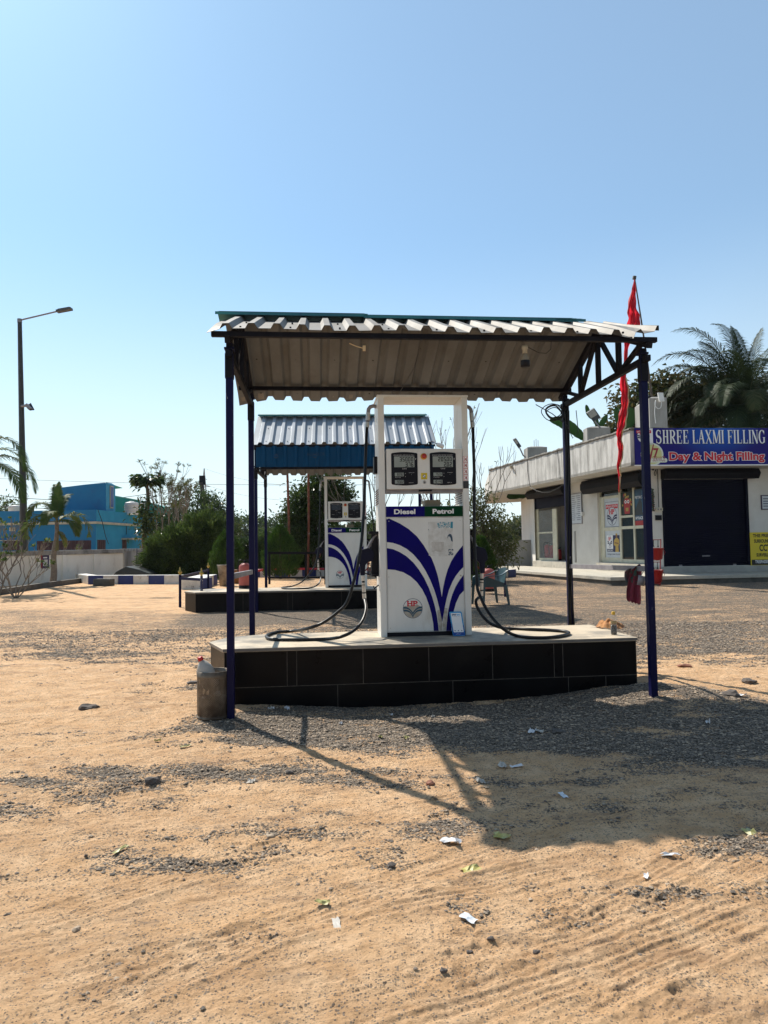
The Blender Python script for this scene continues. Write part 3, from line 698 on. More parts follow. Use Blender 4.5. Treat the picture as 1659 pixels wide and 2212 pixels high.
    m.build('leaf_stripe', [STRIPE, PM('scuffed_metal', (.34, .30, .24), (.48, .45, .40), 25, .5, lo=.4, hi=.6)], cab)
    m = MB(); lu, lv = S([(590, 1645)])[0]
    mats = [PM('emblem_ring', (.02, .04, .09)), REDL, PM('emblem_teal', (.012, .07, .12) if detail else (.01, .05, .22)), WHITEP, PM('bare_emblem_metal', (.35, .30, .24), (.44, .40, .33), 20, .4)]
    hp_logo(m, pf, lu, lv, .103 if detail else .092, .0012, 0, 1, 2, 3, 4 if detail else None)
    m.build('emblem', mats, cab)
    if detail:     # half torn payment sticker
        m = MB(); pts = S([(812, 335), (1180, 332), (1185, 640), (1188, 855), (1000, 862), (828, 850), (820, 600)]); pf.poly(m, pts, .0016, 0)
        rr = random.Random(4)
        def bits(x0, x1, y0, y1, n, s0, s1, mi):
            for _ in range(n):
                cx, cy = rr.uniform(x0, x1), rr.uniform(y0, y1); s_ = rr.uniform(s0, s1)
                pts = S([(cx + s_ * rr.uniform(.5, 1.1) * cos(k * 1.05), cy + s_ * rr.uniform(.5, 1.1) * sin(k * 1.05)) for k in range(6)]); pf.poly(m, pts[::-1], .002 + rr.uniform(0, .0004), mi)
        bits(960, 1130, 345, 430, 75, 4, 11, 1); bits(1100, 1185, 740, 850, 30, 4, 13, 2); bits(815, 830, 400, 560, 8, 3, 6, 2); bits(1040, 1180, 440, 500, 10, 3, 8, 3)
        pf.poly(m, S([(1150, 335), (1182, 333), (1183, 432), (1145, 430)]), .0022, 1)
        pf.poly(m, S([(1100, 590), (1108, 545), (1130, 518), (1160, 525), (1178, 570), (1184, 640), (1160, 628), (1148, 580), (1125, 550)]), .0022, 2)
        pf.poly(m, S([(870, 640), (1050, 640), (1052, 790), (1000, 800), (930, 780), (872, 800)])[::-1], .0018, 3)
        m.build('torn_sticker', [PM('sticker_white', (.70, .70, .68), (.55, .54, .5), 20, .5), PM('sticker_cyan', (.03, .26, .36)), PM('sticker_navy', (.03, .07, .12)), PM('sticker_grey_smear', (.47, .45, .41), (.6, .58, .55), 30, .6)], cab)
    # display head
    hx0, hx1, hz0, hz1 = cw + .018, W - cw - .006, 1.532, 1.957
    m = MB(); m.box(hx0, hx1, -.018, .24, hz0, hz1); hd = m.build('display_head', WHITEP, t, bevel=.006)
    m = MB(); m.box(hx0 - .014, hx1 + .004, .02, .26, hz0 - .03, hz0 - .001); m.box(.42, .56, .0, .02, hz0 - .022, hz0 - .004, 1); m.build('head_tray', [GREYM, BLACKP], t)
    ph = Plane((0, -.018, 0), (1, 0, 0), (0, 0, 1))
    data = [((325, 540), ('350.00', '3.76', '828.2', '93.02')), ((641, 857), ('205.00', '2.02', '753.4', '101.46'))]
    for (xa, xb), nm in data:
        ua, ub = pu(xa, 750)[0], pu(xb, 750)[0]; va, vb = pu(0, 884)[1], pu(0, 626)[1]
        m = MB(); pts = rrect(ua, ub, va, vb, .016, .010); m.prism([ph.p(a, b) for a, b in pts], ph.N * .004, ph.N * -.002)
        dp = m.build('display_panel', BLACKP, hd)
        w = ub - ua
        m = MB(); L1 = (ua + .11 * w, ua + .88 * w, vb - .150, vb - .037)
        if nums:
            ph.rect(m, *L1, .0048, 0)
            seg7(m, ph, nm[0], L1[1] - .012, vb - .090, .045, .0055, 1); seg7(m, ph, nm[1], L1[1] - .012, vb - .145, .045, .0055, 1)
        else: ph.rect(m, *L1, .0048, 3)
        for k, (b0, s_) in enumerate(((vb - .245, nm[2]), (vb - .322, nm[3]))):
            if nums: ph.rect(m, ua + .13 * w, ua + .47 * w, b0, b0 + .037, .0048, 0); seg7(m, ph, s_, ua + .455 * w, b0 + .006, .026, .0055, 1)
        tx = lambda s_, a, b, ww, h: text(m, ph, s_, ua + a * w, vb - b, ww * w, h, .0052, 2)
        tx('ENSURE ZERO BEFORE DELIVERY', .10, .030, .78, .011); tx('Litre', .42, .172, .16, .016); tx('Density', .14, .263, .22, .012)
        tx('\u20b9/Litre', .22, .345, .16, .012); tx('POWER ON', .66, .212, .2, .007); tx('Minimum Measured Quantity 2 Litre', .2, .362, .55, .006)
        tx('\u20b9', .91, .075, .045, .02); tx('MIDCO', .66, .318, .17, .008); ph.disc(m, ua + .76 * w, vb - .228, .002, .0055, 2, 8); ph.disc(m, ua + .53 * w, vb - .215, .003, .0055, 2, 8); ph.disc(m, ua + .53 * w, vb - .25, .003, .0055, 2, 8)
        m.build('readout', [LCDM, SEGM, DIMT, PM('dead_lcd', (.012, .018, .035), rough=.15)], dp)
    m = MB(); uc, vc = pu(590, 655)
    Mx = Matrix.Translation((uc, -.018, vc)) @ Matrix.Rotation(R(90), 4, 'X')
    m.lathe([(.034, 0), (.034, .010), (.029, .014), (0, .014)], 24, 1, Mx); m.lathe([(.016, .012), (.016, .026), (.025, .028), (.025, .040), (.020, .045), (0, .045)], 24, 0, Mx)
    m.build('emergency_button', [PM('button_red', (.42, .02, .015), rough=.4), PM('button_yellow', (.60, .30, .02), rough=.4)], hd)
    m = MB(); uc, vc = pu(594, 816); ph.slab(m, uc - .033, uc + .033, vc - .034, vc + .034, -.001, .0016, 0)
    ph.disc(m, uc, vc, .018, .0022, 1, 20); ph.disc(m, uc, vc, .014, .0026, 2, 20); m.add([ph.p(uc - .013, vc + .008, .003), ph.p(uc - .010, vc + .012, .003), ph.p(uc + .013, vc - .008, .003), ph.p(uc + .010, vc - .012, .003)][::-1], [(0, 1, 2, 3)], 1)
    text(m, ph, 'CAUTION', uc - .02, vc + .022, .04, .007, .0022, 1); text(m, ph, 'NO SMOKING', uc - .027, vc - .030, .054, .006, .0022, 1)
    m.build('caution_sticker', [YEL, BLKL, WHT], hd)
    m = MB(); uc, vc = pu(597, 865); Mx = Matrix.Translation((uc, -.018, vc)) @ Matrix.Rotation(R(90), 4, 'X'); m.lathe([(.017, 0), (.017, .005), (.010, .006), (.009, .003), (0, .003)], 20, 0, Mx); m.box(uc - .007, uc + .007, -.026, -.022, vc - .002, vc + .002, 1); m.build('key_lock', [SILVER, BLACKP], hd)
    # pictograms on the right column
    m = MB(); pcp = Plane((0, 0, 0), (1, 0, 0), (0, 0, 1)); uc = W - cw / 2 + .001
    for k in range(4):
        v1 = pu(0, 652)[1] - k * .0655; ph2 = (uc - .027, uc + .027, v1 - .0625, v1)
        pcp.poly(m, rrect(*ph2, .006), .001, 1); pcp.poly(m, rrect(ph2[0] + .003, ph2[1] - .003, ph2[2] + .003, ph2[3] - .003, .005), .0014, 0)
        cv = v1 - .031
        if k < 2: pcp.rect(m, uc - .016, uc + .012, cv - .002, cv + .002, .0018, 2)
        elif k == 2: pcp.poly(m, [(uc - .014, cv - .012), (uc + .012, cv - .014), (uc + .008, cv + .012), (uc - .01, cv + .01)], .0018, 0)
        pcp.rect(m, uc + .004, uc + .010, cv - .018, cv + .006, .0018, 2)
        for s_ in (1, -1): m.add([pcp.p(uc - .018, cv - .018 * s_, .0022), pcp.p(uc - .014, cv - .021 * s_, .0022), pcp.p(uc + .018, cv + .018 * s_, .0022), pcp.p(uc + .014, cv + .021 * s_, .0022)], [(0, 1, 2, 3)], 1)
    v1 = pu(0, 857)[1]; pcp.rect(m, uc - .030, uc + .030, v1 - .078, v1, .0014, 2)
    for k in range(6): pcp.rect(m, uc - .022, uc + .02, v1 - .018 - k * .010, v1 - .016 - k * .010, .0018, 3)
    m.build('warning_sticker', [WHT, REDL, BLKL, PM('fine_print', (.12, .12, .14))], t)
    m = MB(); m.box(.50, .665, .10, .30, 1.355, 1.425); m.build('junction_box', PM('tan_box', (.20, .165, .10), (.17, .14, .09), 6, .6), t, bevel=.004)
    m = MB(); m.lathe([(.055, 0), (.055, .012), (.048, .022), (0, .025)], 20, 0, Matrix.Translation((0, .22, 1.78)) @ Matrix.Rotation(R(-90), 4, 'Y')); m.box(-.035, 0, .16, .28, 1.72, 1.90); m.build('speaker_box', BLACKP, t, bevel=.004)
    # nozzle boots and nozzles on both sides
    for sg in (-1, 1):
        X = (lambda x: x) if sg < 0 else (lambda x: W - x)
        ya = .20
        m = MB(); xa = X(-.006)
        m.beam((X(-.004), ya - .07, 1.02), (X(-.004), ya - .07, .64), .012, .012); m.beam((X(-.004), ya + .07, 1.02), (X(-.004), ya + .07, .64), .012, .012)
        m.beam((X(-.10), ya, 1.085), (X(0), ya, 1.085), .15, .028); m.beam((X(-.007), ya, 1.09), (X(-.007), ya, .62), .13, .012)
        m.beam((X(-.08), ya, .63), (X(0), ya, .64), .1, .012); m.tube([(X(0), ya, .53), (X(-.05), ya, .49), (X(-.055), ya, .52)], .008, 6)
        bt = m.build('nozzle_boot', BLACKP, t)
        px = lambda x, y: Vector((X(pu(x, y)[0]), ya, pu(x, y)[1]))
        m = MB(); body = [(75, 1420), (100, 1405), (150, 1392), (190, 1410), (204, 1450), (196, 1500), (150, 1510), (130, 1535), (127, 1618), (90, 1618), (84, 1525), (60, 1505), (60, 1470)]
        pts = [px(x, y) for x, y in body]
        if sg > 0: pts = pts[::-1]
        m.prism(pts, (0, -.026, 0), (0, .026, 0)); nz = m.build('nozzle', PM('dark_blue_nozzle_cover', (.003, .004, .018), (.005, .006, .025), 10, .5, spec=.2), t, bevel=.006)
        m = MB(); m.tube([px(150, 1400), px(168, 1360), px(200, 1305), px(222, 1285)], [.017, .015, .012, .011], 10, 0)
        for k in range(5): a = px(160 + k * 9, 1378 - k * 17); b = px(163 + k * 9, 1372 - k * 17); m.tube([a, b], .0185 - k * .001, 10, 0)
        m.build('spout', GREYM, nz)
        m = MB(); m.tube([px(128, 1600), px(160, 1612), px(200, 1605), px(208, 1560), px(200, 1500)], .007, 6, 0); m.tube([px(130, 1580), px(150, 1560), px(158, 1510)], .008, 6, 1); m.build('trigger_guard', [BLACKP, PM('trigger_red', (.2, .02, .02))], nz)
        m = MB(); a, b = px(112, 1622), px(124, 1808)
        for f0, f1, r_, mi in ((0, .22, .020, 0), (.22, .30, .016, 1), (.30, .38, .021, 0), (.38, .42, .017, 1), (.42, .72, .020, 0), (.72, .78, .015, 1), (.78, 1, .021, 0)): m.tube([a.lerp(b, f0), a.lerp(b, f1)], r_, 12, mi)
        m.build('swivel_coupling', [SILVER, BLACKP], nz)
        # overhead elbow
        m = MB(); pe = lambda x, y: Vector((X(pu(x, y)[0]), ya, pu(x, y)[1]))
        m.tube([pe(218, 215), pe(190, 208), pe(165, 215), pe(150, 235), pe(147, 270)], .021, 12, 0)
        m.tube([pe(147, 265), pe(143, 330)], .024, 12, 1); m.tube([pe(143, 330), pe(141, 345)], .019, 12, 0); m.tube([pe(141, 345), pe(138, 388)], .022, 12, 1)
        m.build('hose_elbow', [GREYM, SILVER], t)
    t['pitch'] = 1
    return t
P1_O = hitz(823.3, 1376.8, .54); P1_R = R(5.5)
p1 = pump(P1_O, P1_R, 'nearest diesel and petrol pump with black hoses and worn round emblem')
P2_O = P(702.8, 1264.4, 16.2); P2_O.z = .562
p2 = pump(P2_O, R(4.5), 'far diesel and petrol pump with blank displays under the far canopy', detail=False, nums=False)
FP1, FP2 = rmat(p1), rmat(p2)
def smooth_path(pts, k=8):
    out = []
    n = len(pts)
    for i in range(n - 1):
        p0, p1_, p2_, p3 = pts[max(i - 1, 0)], pts[i], pts[i + 1], pts[min(i + 2, n - 1)]
        for j in range(k):
            t = j / k; t2, t3 = t * t, t * t * t
            out.append(.5 * ((2 * p1_) + (p2_ - p0) * t + (2 * p0 - 5 * p1_ + 4 * p2_ - p3) * t2 + (3 * p1_ - p0 - 3 * p2_ + p3) * t3))
    return out + [pts[-1]]
def hose(parent, spec, r=.0165, zt=.558):
    pts = []
    for x, y, Y in spec:
        if Y is None: q = hitz(x, y, zt)
        else: q = P(x, y, Y)
        pts.append(q)
    m = MB(); m.tube(smooth_path(pts), r, 12); return m.build('hose', RUBBER, parent, world=True)
def px1(x, y, side=0): return None
e1 = FP1 @ Vector((pu(138, 388)[0], .20, pu(138, 388)[1])); n1 = FP1 @ Vector((pu(124, 1808)[0], .20, pu(124, 1808)[1]))
e1r = FP1 @ Vector((.955 - pu(138, 388)[0], .20, pu(138, 388)[1])); n1r = FP1 @ Vector((.955 - pu(124, 1808)[0], .20, pu(124, 1808)[1]))
def hose2(parent, start, mid, end, r=.0165, zt=.558):
    pts = [start] + [(hitz(x, y, zt) if Y is None else P(x, y, Y)) for x, y, Y in mid] + [end]
    m = MB(); m.tube(smooth_path(pts), r, 12); return m.build('hose', RUBBER, parent, world=True)
z5 = lambda x, y, Y: (*Z5(x, y), Y); z7 = lambda x, y, Y=None: (*Z7(x, y), Y); z8 = lambda x, y, Y=None: (*Z8(x, y), Y)
hose2(p1, e1, [z5(127, 600, 7.5), z5(118, 900, 7.45), z5(108, 1150, 7.4), z5(85, 1400, 7.33), z5(40, 1620, 7.3), z7(1060, 10, 7.3), z7(1000, 78, 7.3), z7(900, 150, 7.3), z7(800, 188, 7.35), z7(700, 206), z7(600, 213), z7(545, 226), z7(524, 244), z7(560, 259), z7(700, 263), z7(900, 260), z7(1010, 246, 7.0), z7(1100, 205, 7.1), z7(1160, 140, 7.25), z7(1185, 60, 7.4)], n1)
hose2(p1, e1r, [z5(992, 550, 7.6), z5(1000, 800, 7.6), z5(1000, 1100, 7.58), z5(1003, 1400, 7.55), z5(1022, 1650, 7.5), z8(352, 20, 7.45), z8(395, 120, 7.35), z8(450, 205, 7.2), z8(520, 275, 7.1), z8(600, 318), z8(700, 332), z8(820, 332), z8(920, 318), z8(955, 303), z8(930, 291), z8(840, 283), z8(700, 277), z8(560, 272), z8(490, 262, 7.45), z8(420, 228, 7.5), z8(362, 160, 7.55), z8(338, 90, 7.6)], n1r)
q = lambda x, z, y=.2: FP2 @ Vector((pu(x, 0)[0] if False else x, y, z))
e2 = FP2 @ Vector((pu(138, 388)[0], .20, pu(138, 388)[1])); n2 = FP2 @ Vector((pu(124, 1808)[0], .20, pu(124, 1808)[1]))
z6 = lambda x, y, Y=None: (*Z6(x, y), Y)
hose2(p2, e2, [z6(930, 500, 16.3), z6(922, 900, 16.25), z6(905, 1180, 16.2), z6(870, 1350, 16.1), z6(780, 1490, 16.1), z6(680, 1590, 16.2), z6(560, 1640), z6(450, 1655), z6(425, 1664), z6(500, 1672), z6(700, 1672), z6(830, 1655), z6(910, 1610, 16.0), z6(940, 1530, 16.2), z6(930, 1450, 16.3)], n2, zt=.58)
e2r = FP2 @ Vector((.955 - pu(138, 388)[0], .20, pu(138, 388)[1])); n2r = FP2 @ Vector((.955 - pu(124, 1808)[0], .20, pu(124, 1808)[1]))
m = MB(); m.tube(smooth_path([e2r] + [FP2 @ Vector(v) for v in ((1.12, .2, 1.5), (1.2, .15, .8), (1.35, .1, .3), (1.7, -.1, .02), (1.9, 0, .02), (1.7, .2, .02), (1.3, .25, .12), (1.08, .2, .3))] + [n2r]), .0165, 10); m.build('hose', RUBBER, p2, world=True)

# payment board leaning on the near pump (its code field left blank)
pb0, pb1, pb2, pb3 = a4(1178, 2098), a4(1370, 2098), a4(1322, 1722), a4(1133, 1730)
def pbw(q, y): return FP1 @ Vector((q[0], y, q[1]))
A_, B_, C_, D_ = pbw(pb0, -.085), pbw(pb1, -.085), pbw(pb2, -.03), pbw(pb3, -.03)
A_.z += .004 - (A_.z - .54); B_.z = .544
U_ = (B_ - A_).normalized(); V_ = ((D_ - A_) - U_ * (D_ - A_).dot(U_) * 1.0).normalized()
ps = thing('payment_stand', 'small blue and white payment board leaning on the foot of the nearest pump', 'payment board', A_, 0)
pp = Plane(A_, U_, V_); w_, h_ = (B_ - A_).length, (D_ - A_).length; sh = (D_ - A_).dot(U_)
skew = lambda pts: [(u + sh * v / h_, v) for u, v in pts]
m = MB(); m.prism([pp.p(*q_) for q_ in skew(rrect(0, w_, 0, h_, .014))], pp.N * .003, pp.N * -.003, 0); m.build('board', [PM('payment_blue', (.02, .30, .62), rough=.3)], ps, world=True)
m = MB(); pp.poly(m, skew([(.003, .004), (w_ - .003, .004), (w_ - .003, h_ * .44), (.003, h_ * .52)]), .0034, 0); pp.poly(m, skew(rrect(.012, w_ - .012, h_ * .15, h_ - .014, .008)), .0038, 1)
text(m, pp, 'pay', .022 + sh * .82, h_ * .82, w_ * .34, h_ * .085, .0044, 2, bold=.03); text(m, pp, 'tm', .024 + w_ * .34 + sh * .82, h_ * .835, w_ * .30, h_ * .065, .0044, 3, bold=.03)
text(m, pp, 'Accepted Here', .026 + sh * .78, h_ * .785, w_ * .6, h_ * .022, .0044, 2); text(m, pp, 'paytm', .03, h_ * .055, w_ * .4, h_ * .035, .0044, 1)
for k in range(3): pp.disc(m, .03 + k * .035 + sh * .25, h_ * .215, .006, .0044, 2, 8)
m.build('print', [PM('payment_navy', (.005, .06, .30)), WHT, PM('logo_navy', (.0, .04, .16)), PM('logo_cyan', (.0, .35, .70))], ps, world=True)
m = MB(); c_ = pp.p(w_ * .5 + sh * .6, h_ * .6, -.003); m.beam(c_, Vector((c_.x, c_.y + .05, .545)), .04, .003); m.build('stand_leg', BLACKP, ps, world=True)
# ------------------------------------------------------------------ plants
def rot_basis(d, n):
    """orthonormal side vectors for direction array d (n,3)"""
    up = np.tile([[0.0, 0, 1]], (n, 1)); up[np.abs(d[:, 2]) > .95] = [1, 0, 0]
    a = np.cross(d, up); a /= np.linalg.norm(a, axis=1, keepdims=True) + 1e-9
    return a, np.cross(a, d)
def leaf_mesh(name, C, D, L, Wd, mat, parent=None, fold=.25, rg=None, rnd=None, droop=0.0):
    """C leaf base points, D directions, L lengths, Wd widths : pointed leaves, each two folded quads"""
    rg = rg or rng; n = len(C); D = D / (np.linalg.norm(D, axis=1, keepdims=True) + 1e-9)
    a, b = rot_basis(D, n); t = rg.uniform(-1.2, 1.2, n)[:, None]; s = a * np.cos(t) + b * np.sin(t); nn = np.cross(s, D)
    L = np.asarray(L)[:, None]; Wd = np.asarray(Wd)[:, None]
    dz = np.array([[0, 0, -1.0]]) * L * droop
    mid = C + D * L * .5 + dz * .3; tip = C + D * L + dz
    V = np.stack([C, mid + s * Wd / 2 + nn * Wd * fold, tip, mid - s * Wd / 2 + nn * Wd * fold, mid - nn * Wd * fold * .3], 1)
    F = np.array([[0, 4, 1], [4, 2, 1], [0, 3, 4], [4, 3, 2]])
    Fa = (F[None] + (np.arange(n) * 5)[:, None, None]).reshape(-1, 3)
    rnd = rg.uniform(0, 1, n) if rnd is None else rnd
    V = V.reshape(-1, 3)
    if parent is not None:
        Mi = np.array(rmat(parent).inverted()); V = V @ Mi[:3, :3].T + Mi[:3, 3]
    o = mesh_np(name, V, Fa, mat, np.repeat(rnd, 4))
    if parent is not None: o.parent = parent
    return o
def unit(n, rg):
    v = rg.normal(size=(n, 3)); return v / np.linalg.norm(v, axis=1, keepdims=True)
def crown_points(ells, ncl, per, spread, rg, shell=.55, zmin=None, jit=.13):
    """clusters of leaves spread through ellipsoids, biased to the outside; returns centres, outward dirs, cluster ids"""
    vol = np.array([e[3] * e[4] * e[5] for e in ells]); pr = vol ** .8 / (vol ** .8).sum()
    cid = rg.choice(len(ells), ncl, p=pr); u = unit(ncl, rg); r = (shell + (1 - shell) * rg.uniform(0, 1, ncl)) * rg.uniform(1 - jit, 1 + jit, ncl)
    E = np.array(ells); c = E[cid, :3] + u * r[:, None] * E[cid, 3:]
    idx = np.repeat(np.arange(ncl), per); P_ = c[idx] + rg.normal(size=(ncl * per, 3)) * spread
    out = u[idx]; 
    if zmin is not None: k = P_[:, 2] > zmin; P_, out, idx = P_[k], out[k], idx[k]
    return P_, out, idx, c
GREENS = dict(
    palmdark=[(.010, .020, .006), (.018, .032, .008), (.032, .048, .014), (.075, .072, .025)],
    oleander=[(.02, .04, .012), (.035, .06, .016), (.07, .11, .025), (.14, .18, .05)],
    dark=[(.018, .035, .012), (.03, .055, .015), (.05, .085, .02), (.08, .11, .03)],
    mid=[(.03, .06, .015), (.05, .09, .02), (.08, .13, .03), (.14, .17, .05)],
    olive=[(.05, .07, .02), (.08, .10, .03), (.11, .12, .04), (.16, .15, .06)],
    thuja=[(.02, .05, .01), (.04, .09, .015), (.07, .13, .02)],
    palm=[(.03, .06, .012), (.05, .09, .02), (.09, .12, .03), (.20, .15, .04)],
    dry=[(.12, .09, .04), (.10, .10, .03), (.20, .15, .06), (.07, .09, .03)],
    big=[(.02, .035, .012), (.04, .06, .02), (.12, .09, .03), (.07, .08, .03)])
BARK = PM('bark', (.13, .10, .07), (.07, .055, .04), 12, .9, bump=.006, bsc=20)
BARKP = PM('pale_bark', (.24, .21, .17), (.14, .12, .10), 12, .9, bump=.004, bsc=30)
def limbs(mb, base, top, centres, r0, rg, k=14, n=6, lean=None):
    base, top = Vector(base), Vector(top)
    mb.tube(smooth_path([base, base.lerp(top, .5) + Vector((rg.uniform(-.05, .05), 0, 0)), top], 4), [r0 * (1 - .05 * i) for i in range(9)], 8)
    sel = centres[rg.choice(len(centres), min(k, len(centres)), replace=False)]
    for c in sel:
        f = rg.uniform(.45, 1.0); s = base.lerp(top, f); e = Vector(c); mid = s.lerp(e, .5) + Vector((rg.uniform(-.1, .1), rg.uniform(-.1, .1), (e - s).length * .12))
        pts = smooth_path([s, mid, e], 4); mb.tube(pts, [r0 * .45 * (1 - .09 * i) for i in range(9)], 5, cap=False)
def tree(name, label, base, ells, ncl, per, spread, L, W, cols, trunk_r=.1, trunk_top=None, seed=1, group=None, trans=.35, out=.6, droop=.1, shell=.5, cat='tree', nl=14, bark=None, zmin=None, up=0.0, fold=.25, rough=.45, jit=.13):
    """ells in world offsets from base"""
    rg = np.random.default_rng(seed); base = Vector(base)
    t = thing(name, label, cat, base, 0, group)
    E = [(base.x + e[0], base.y + e[1], base.z + e[2], e[3], e[4], e[5]) for e in ells]
    P_, o_, idx, c = crown_points(E, ncl, per, spread, rg, shell, zmin, jit)
    n = len(P_); D = o_ * out + unit(n, rg) * .8; D[:, 2] += up
    cl = rg.uniform(0, 1, ncl)[idx]; rnd = np.clip(cl * .55 + rg.uniform(0, .45, n), 0, 1)
    leaf_mesh('crown', P_, D, L * rg.uniform(.65, 1.25, n), W * rg.uniform(.7, 1.2, n), leafmat('leaf_' + cols, GREENS[cols], trans, rough), t, fold, rg, rnd, droop)
    m = MB(); tt = base + Vector(trunk_top) if trunk_top else Vector((E[0][0], E[0][1], E[0][2]))
    limbs(m, base - Vector((0, 0, .15)), tt, c, trunk_r, rg, nl); m.build('trunk', bark or BARK, t, world=True, fixn=False)
    return t
def frond(V, F, A, base, az, el, length, droop, nleaf, ll, lw, rg, vee=.5, bend=.5, col=None, tw=0.0, plum=0.0):
    """palm frond: arching midrib with narrow leaflets both sides; appended to lists"""
    p = Vector(base); d = Vector((cos(az) * cos(el), sin(az) * cos(el), sin(el))); st = length / 24; pts = [p.copy()]
    for i in range(24):
        d = (d + Vector((0, 0, -droop * (i / 24) * .16)) + Vector((-sin(az), cos(az), 0)) * tw * .02).normalized(); p = p + d * st; pts.append(p.copy())
    c = rg.uniform(0, 1) if col is None else col
    def quad(a, b, c_, d_, r): k = len(V); V.extend([a, b, c_, d_]); F.append((k, k + 1, k + 2, k + 3)); A.append(r)
    for i in range(24):
        dd = (pts[i + 1] - pts[i]).normalized(); s = dd.cross(Vector((0, 0, 1)))
        if s.length < .1: s = Vector((1, 0, 0))
        s.normalize(); n = s.cross(dd); w = .022 * (1 - i / 26) * length / 3
        quad(pts[i] + s * w, pts[i] - s * w, pts[i + 1] - s * w * .95, pts[i + 1] + s * w * .95, .85)
        quad(pts[i] + n * w, pts[i] - n * w, pts[i + 1] - n * w * .95, pts[i + 1] + n * w * .95, .85)
    for j in range(nleaf):
        f = .14 + .86 * j / nleaf; x = f * 24; i = min(int(x), 23); q = pts[i].lerp(pts[i + 1], x - i); dd = (pts[i + 1] - pts[i]).normalized()
        s = dd.cross(Vector((0, 0, 1))); s = s.normalized() if s.length > .1 else Vector((1, 0, 0)); n = s.cross(dd)
        sz = (sin(pi * min(1, f * .9 + .12)) ** .5) * (1 - .25 * f)
        for sg in (-1, 1):
            v_ = vee + rg.uniform(-.15, .15) + plum * rg.uniform(-1, 1)
            l = ll * sz * rg.uniform(.8, 1.1); D = (s * sg + dd * (.55 + .5 * f) + n * v_).normalized()
            W_ = dd.cross(D).cross(D).normalized() if dd.cross(D).length > .01 else n
            W_ = (dd - D * dd.dot(D)).normalized() * (lw / 2)
            m_ = q + D * l * .55 + Vector((0, 0, -bend * l * .10)); e = q + D * l * .93 + Vector((0, 0, -bend * l * .42))
            r = float(np.clip(c * .6 + rg.uniform(0, .4), 0, 1))
            quad(q - W_ * .6, q + W_ * .6, m_ + W_, m_ - W_, r); quad(m_ - W_, m_ + W_, e + W_ * .15, e - W_ * .15, r)
def palm(name, label, base, top, r0, r1, fronds, cols='palm', seed=3, group=None, bark=None, shaft=None, trans=.3):
    rg = np.random.default_rng(seed); base = Vector(base); top = Vector(top)
    t = thing(name, label, 'palm tree', base, 0, group)
    for i, fr in enumerate(fronds):
        V, F, A = [], [], []; frond(V, F, A, top + Vector(fr.get('off', (0, 0, 0))), R(fr['az']), R(fr['el']), fr['l'], fr.get('droop', 1.2), fr.get('n', 46), fr.get('ll', .55), fr.get('lw', .035), rg, fr.get('vee', .3), fr.get('bend', .8), fr.get('col'), fr.get('tw', 0), fr.get('plum', 0))
        Va = np.array([v[:] for v in V]) - np.array(base[:])
        o = mesh_np('frond', Va, np.array(F), leafmat('frond_' + cols, GREENS[cols], trans, .62), np.array(A)); o.parent = t
    m = MB(); n = 14
    pts = [base.lerp(top, i / n) + Vector((.03 * sin(i * .7), 0, 0)) for i in range(n + 1)]; pts[0] = base - Vector((0, 0, .2))
    rr = [r0 + (r1 - r0) * i / n + (.004 if i % 2 else 0) for i in range(n + 1)]
    m.tube(pts, rr, 10); m.build('trunk', bark or BARKP, t, world=True)
    if shaft:
        m = MB(); m.tube([top - Vector((0, 0, shaft)), top - Vector((0, 0, shaft * .5)), top + Vector((0, 0, .25))], [r1 * 1.25, r1 * 1.1, r1 * .5], 8); m.build('crown_shaft', PM('crownshaft', (.10, .12, .04), (.16, .13, .06), 8, .6), t, world=True)
    return t
def branchy(name, label, base, specs, seed=1, group=None, bark=None, cat='shrub', leaves=None, depth=3, r0=.025, spread=.6, lean=.25, up=.25):
    """bare branching shrub; specs list of (dx, dy, height) stems"""
    rg = np.random.default_rng(seed); base = Vector(base); t = thing(name, label, cat, base, 0, group); m = MB(); tips = []
    def grow(p, d, l, r, dep):
        q = p + d * l; mid = p.lerp(q, .5) + Vector((rg.uniform(-1, 1), rg.uniform(-1, 1), rg.uniform(-1, 1))) * l * .07
        m.tube([p, mid, q], [r, r * .88, r * .75], 5, cap=False)
        if dep == 0: tips.append((q, d)); return
        for _ in range(int(rg.integers(2, 4))):
            nd = (d + Vector((rg.uniform(-1, 1), rg.uniform(-1, 1), rg.uniform(-.5, .8))) * spread + Vector((0, 0, up))).normalized(); grow(q, nd, l * rg.uniform(.6, .9), r * .68, dep - 1)
    for dx, dy, h in specs:
        d = Vector((dx, dy, 1)).normalized(); grow(base - Vector((0, 0, .05)), d, h, r0, depth)
    m.build('branches', bark or BARKP, t, world=True, fixn=False)
    if leaves:
        frac, per, L, W, cols = leaves
        tp = [x for x in tips if rg.uniform() < frac]
        if tp:
            C = np.repeat(np.array([x[0][:] for x in tp]), per, 0); n = len(C); D = np.repeat(np.array([x[1][:] for x in tp]), per, 0) + unit(n, rg) * 1.0
            leaf_mesh('leaves', C + unit(n, rg) * L * .15, D, L * rg.uniform(.6, 1.2, n), W * rg.uniform(.7, 1.2, n), leafmat('leaf_' + cols, GREENS[cols], .4), t, .2, rg, None, .15)
    return t

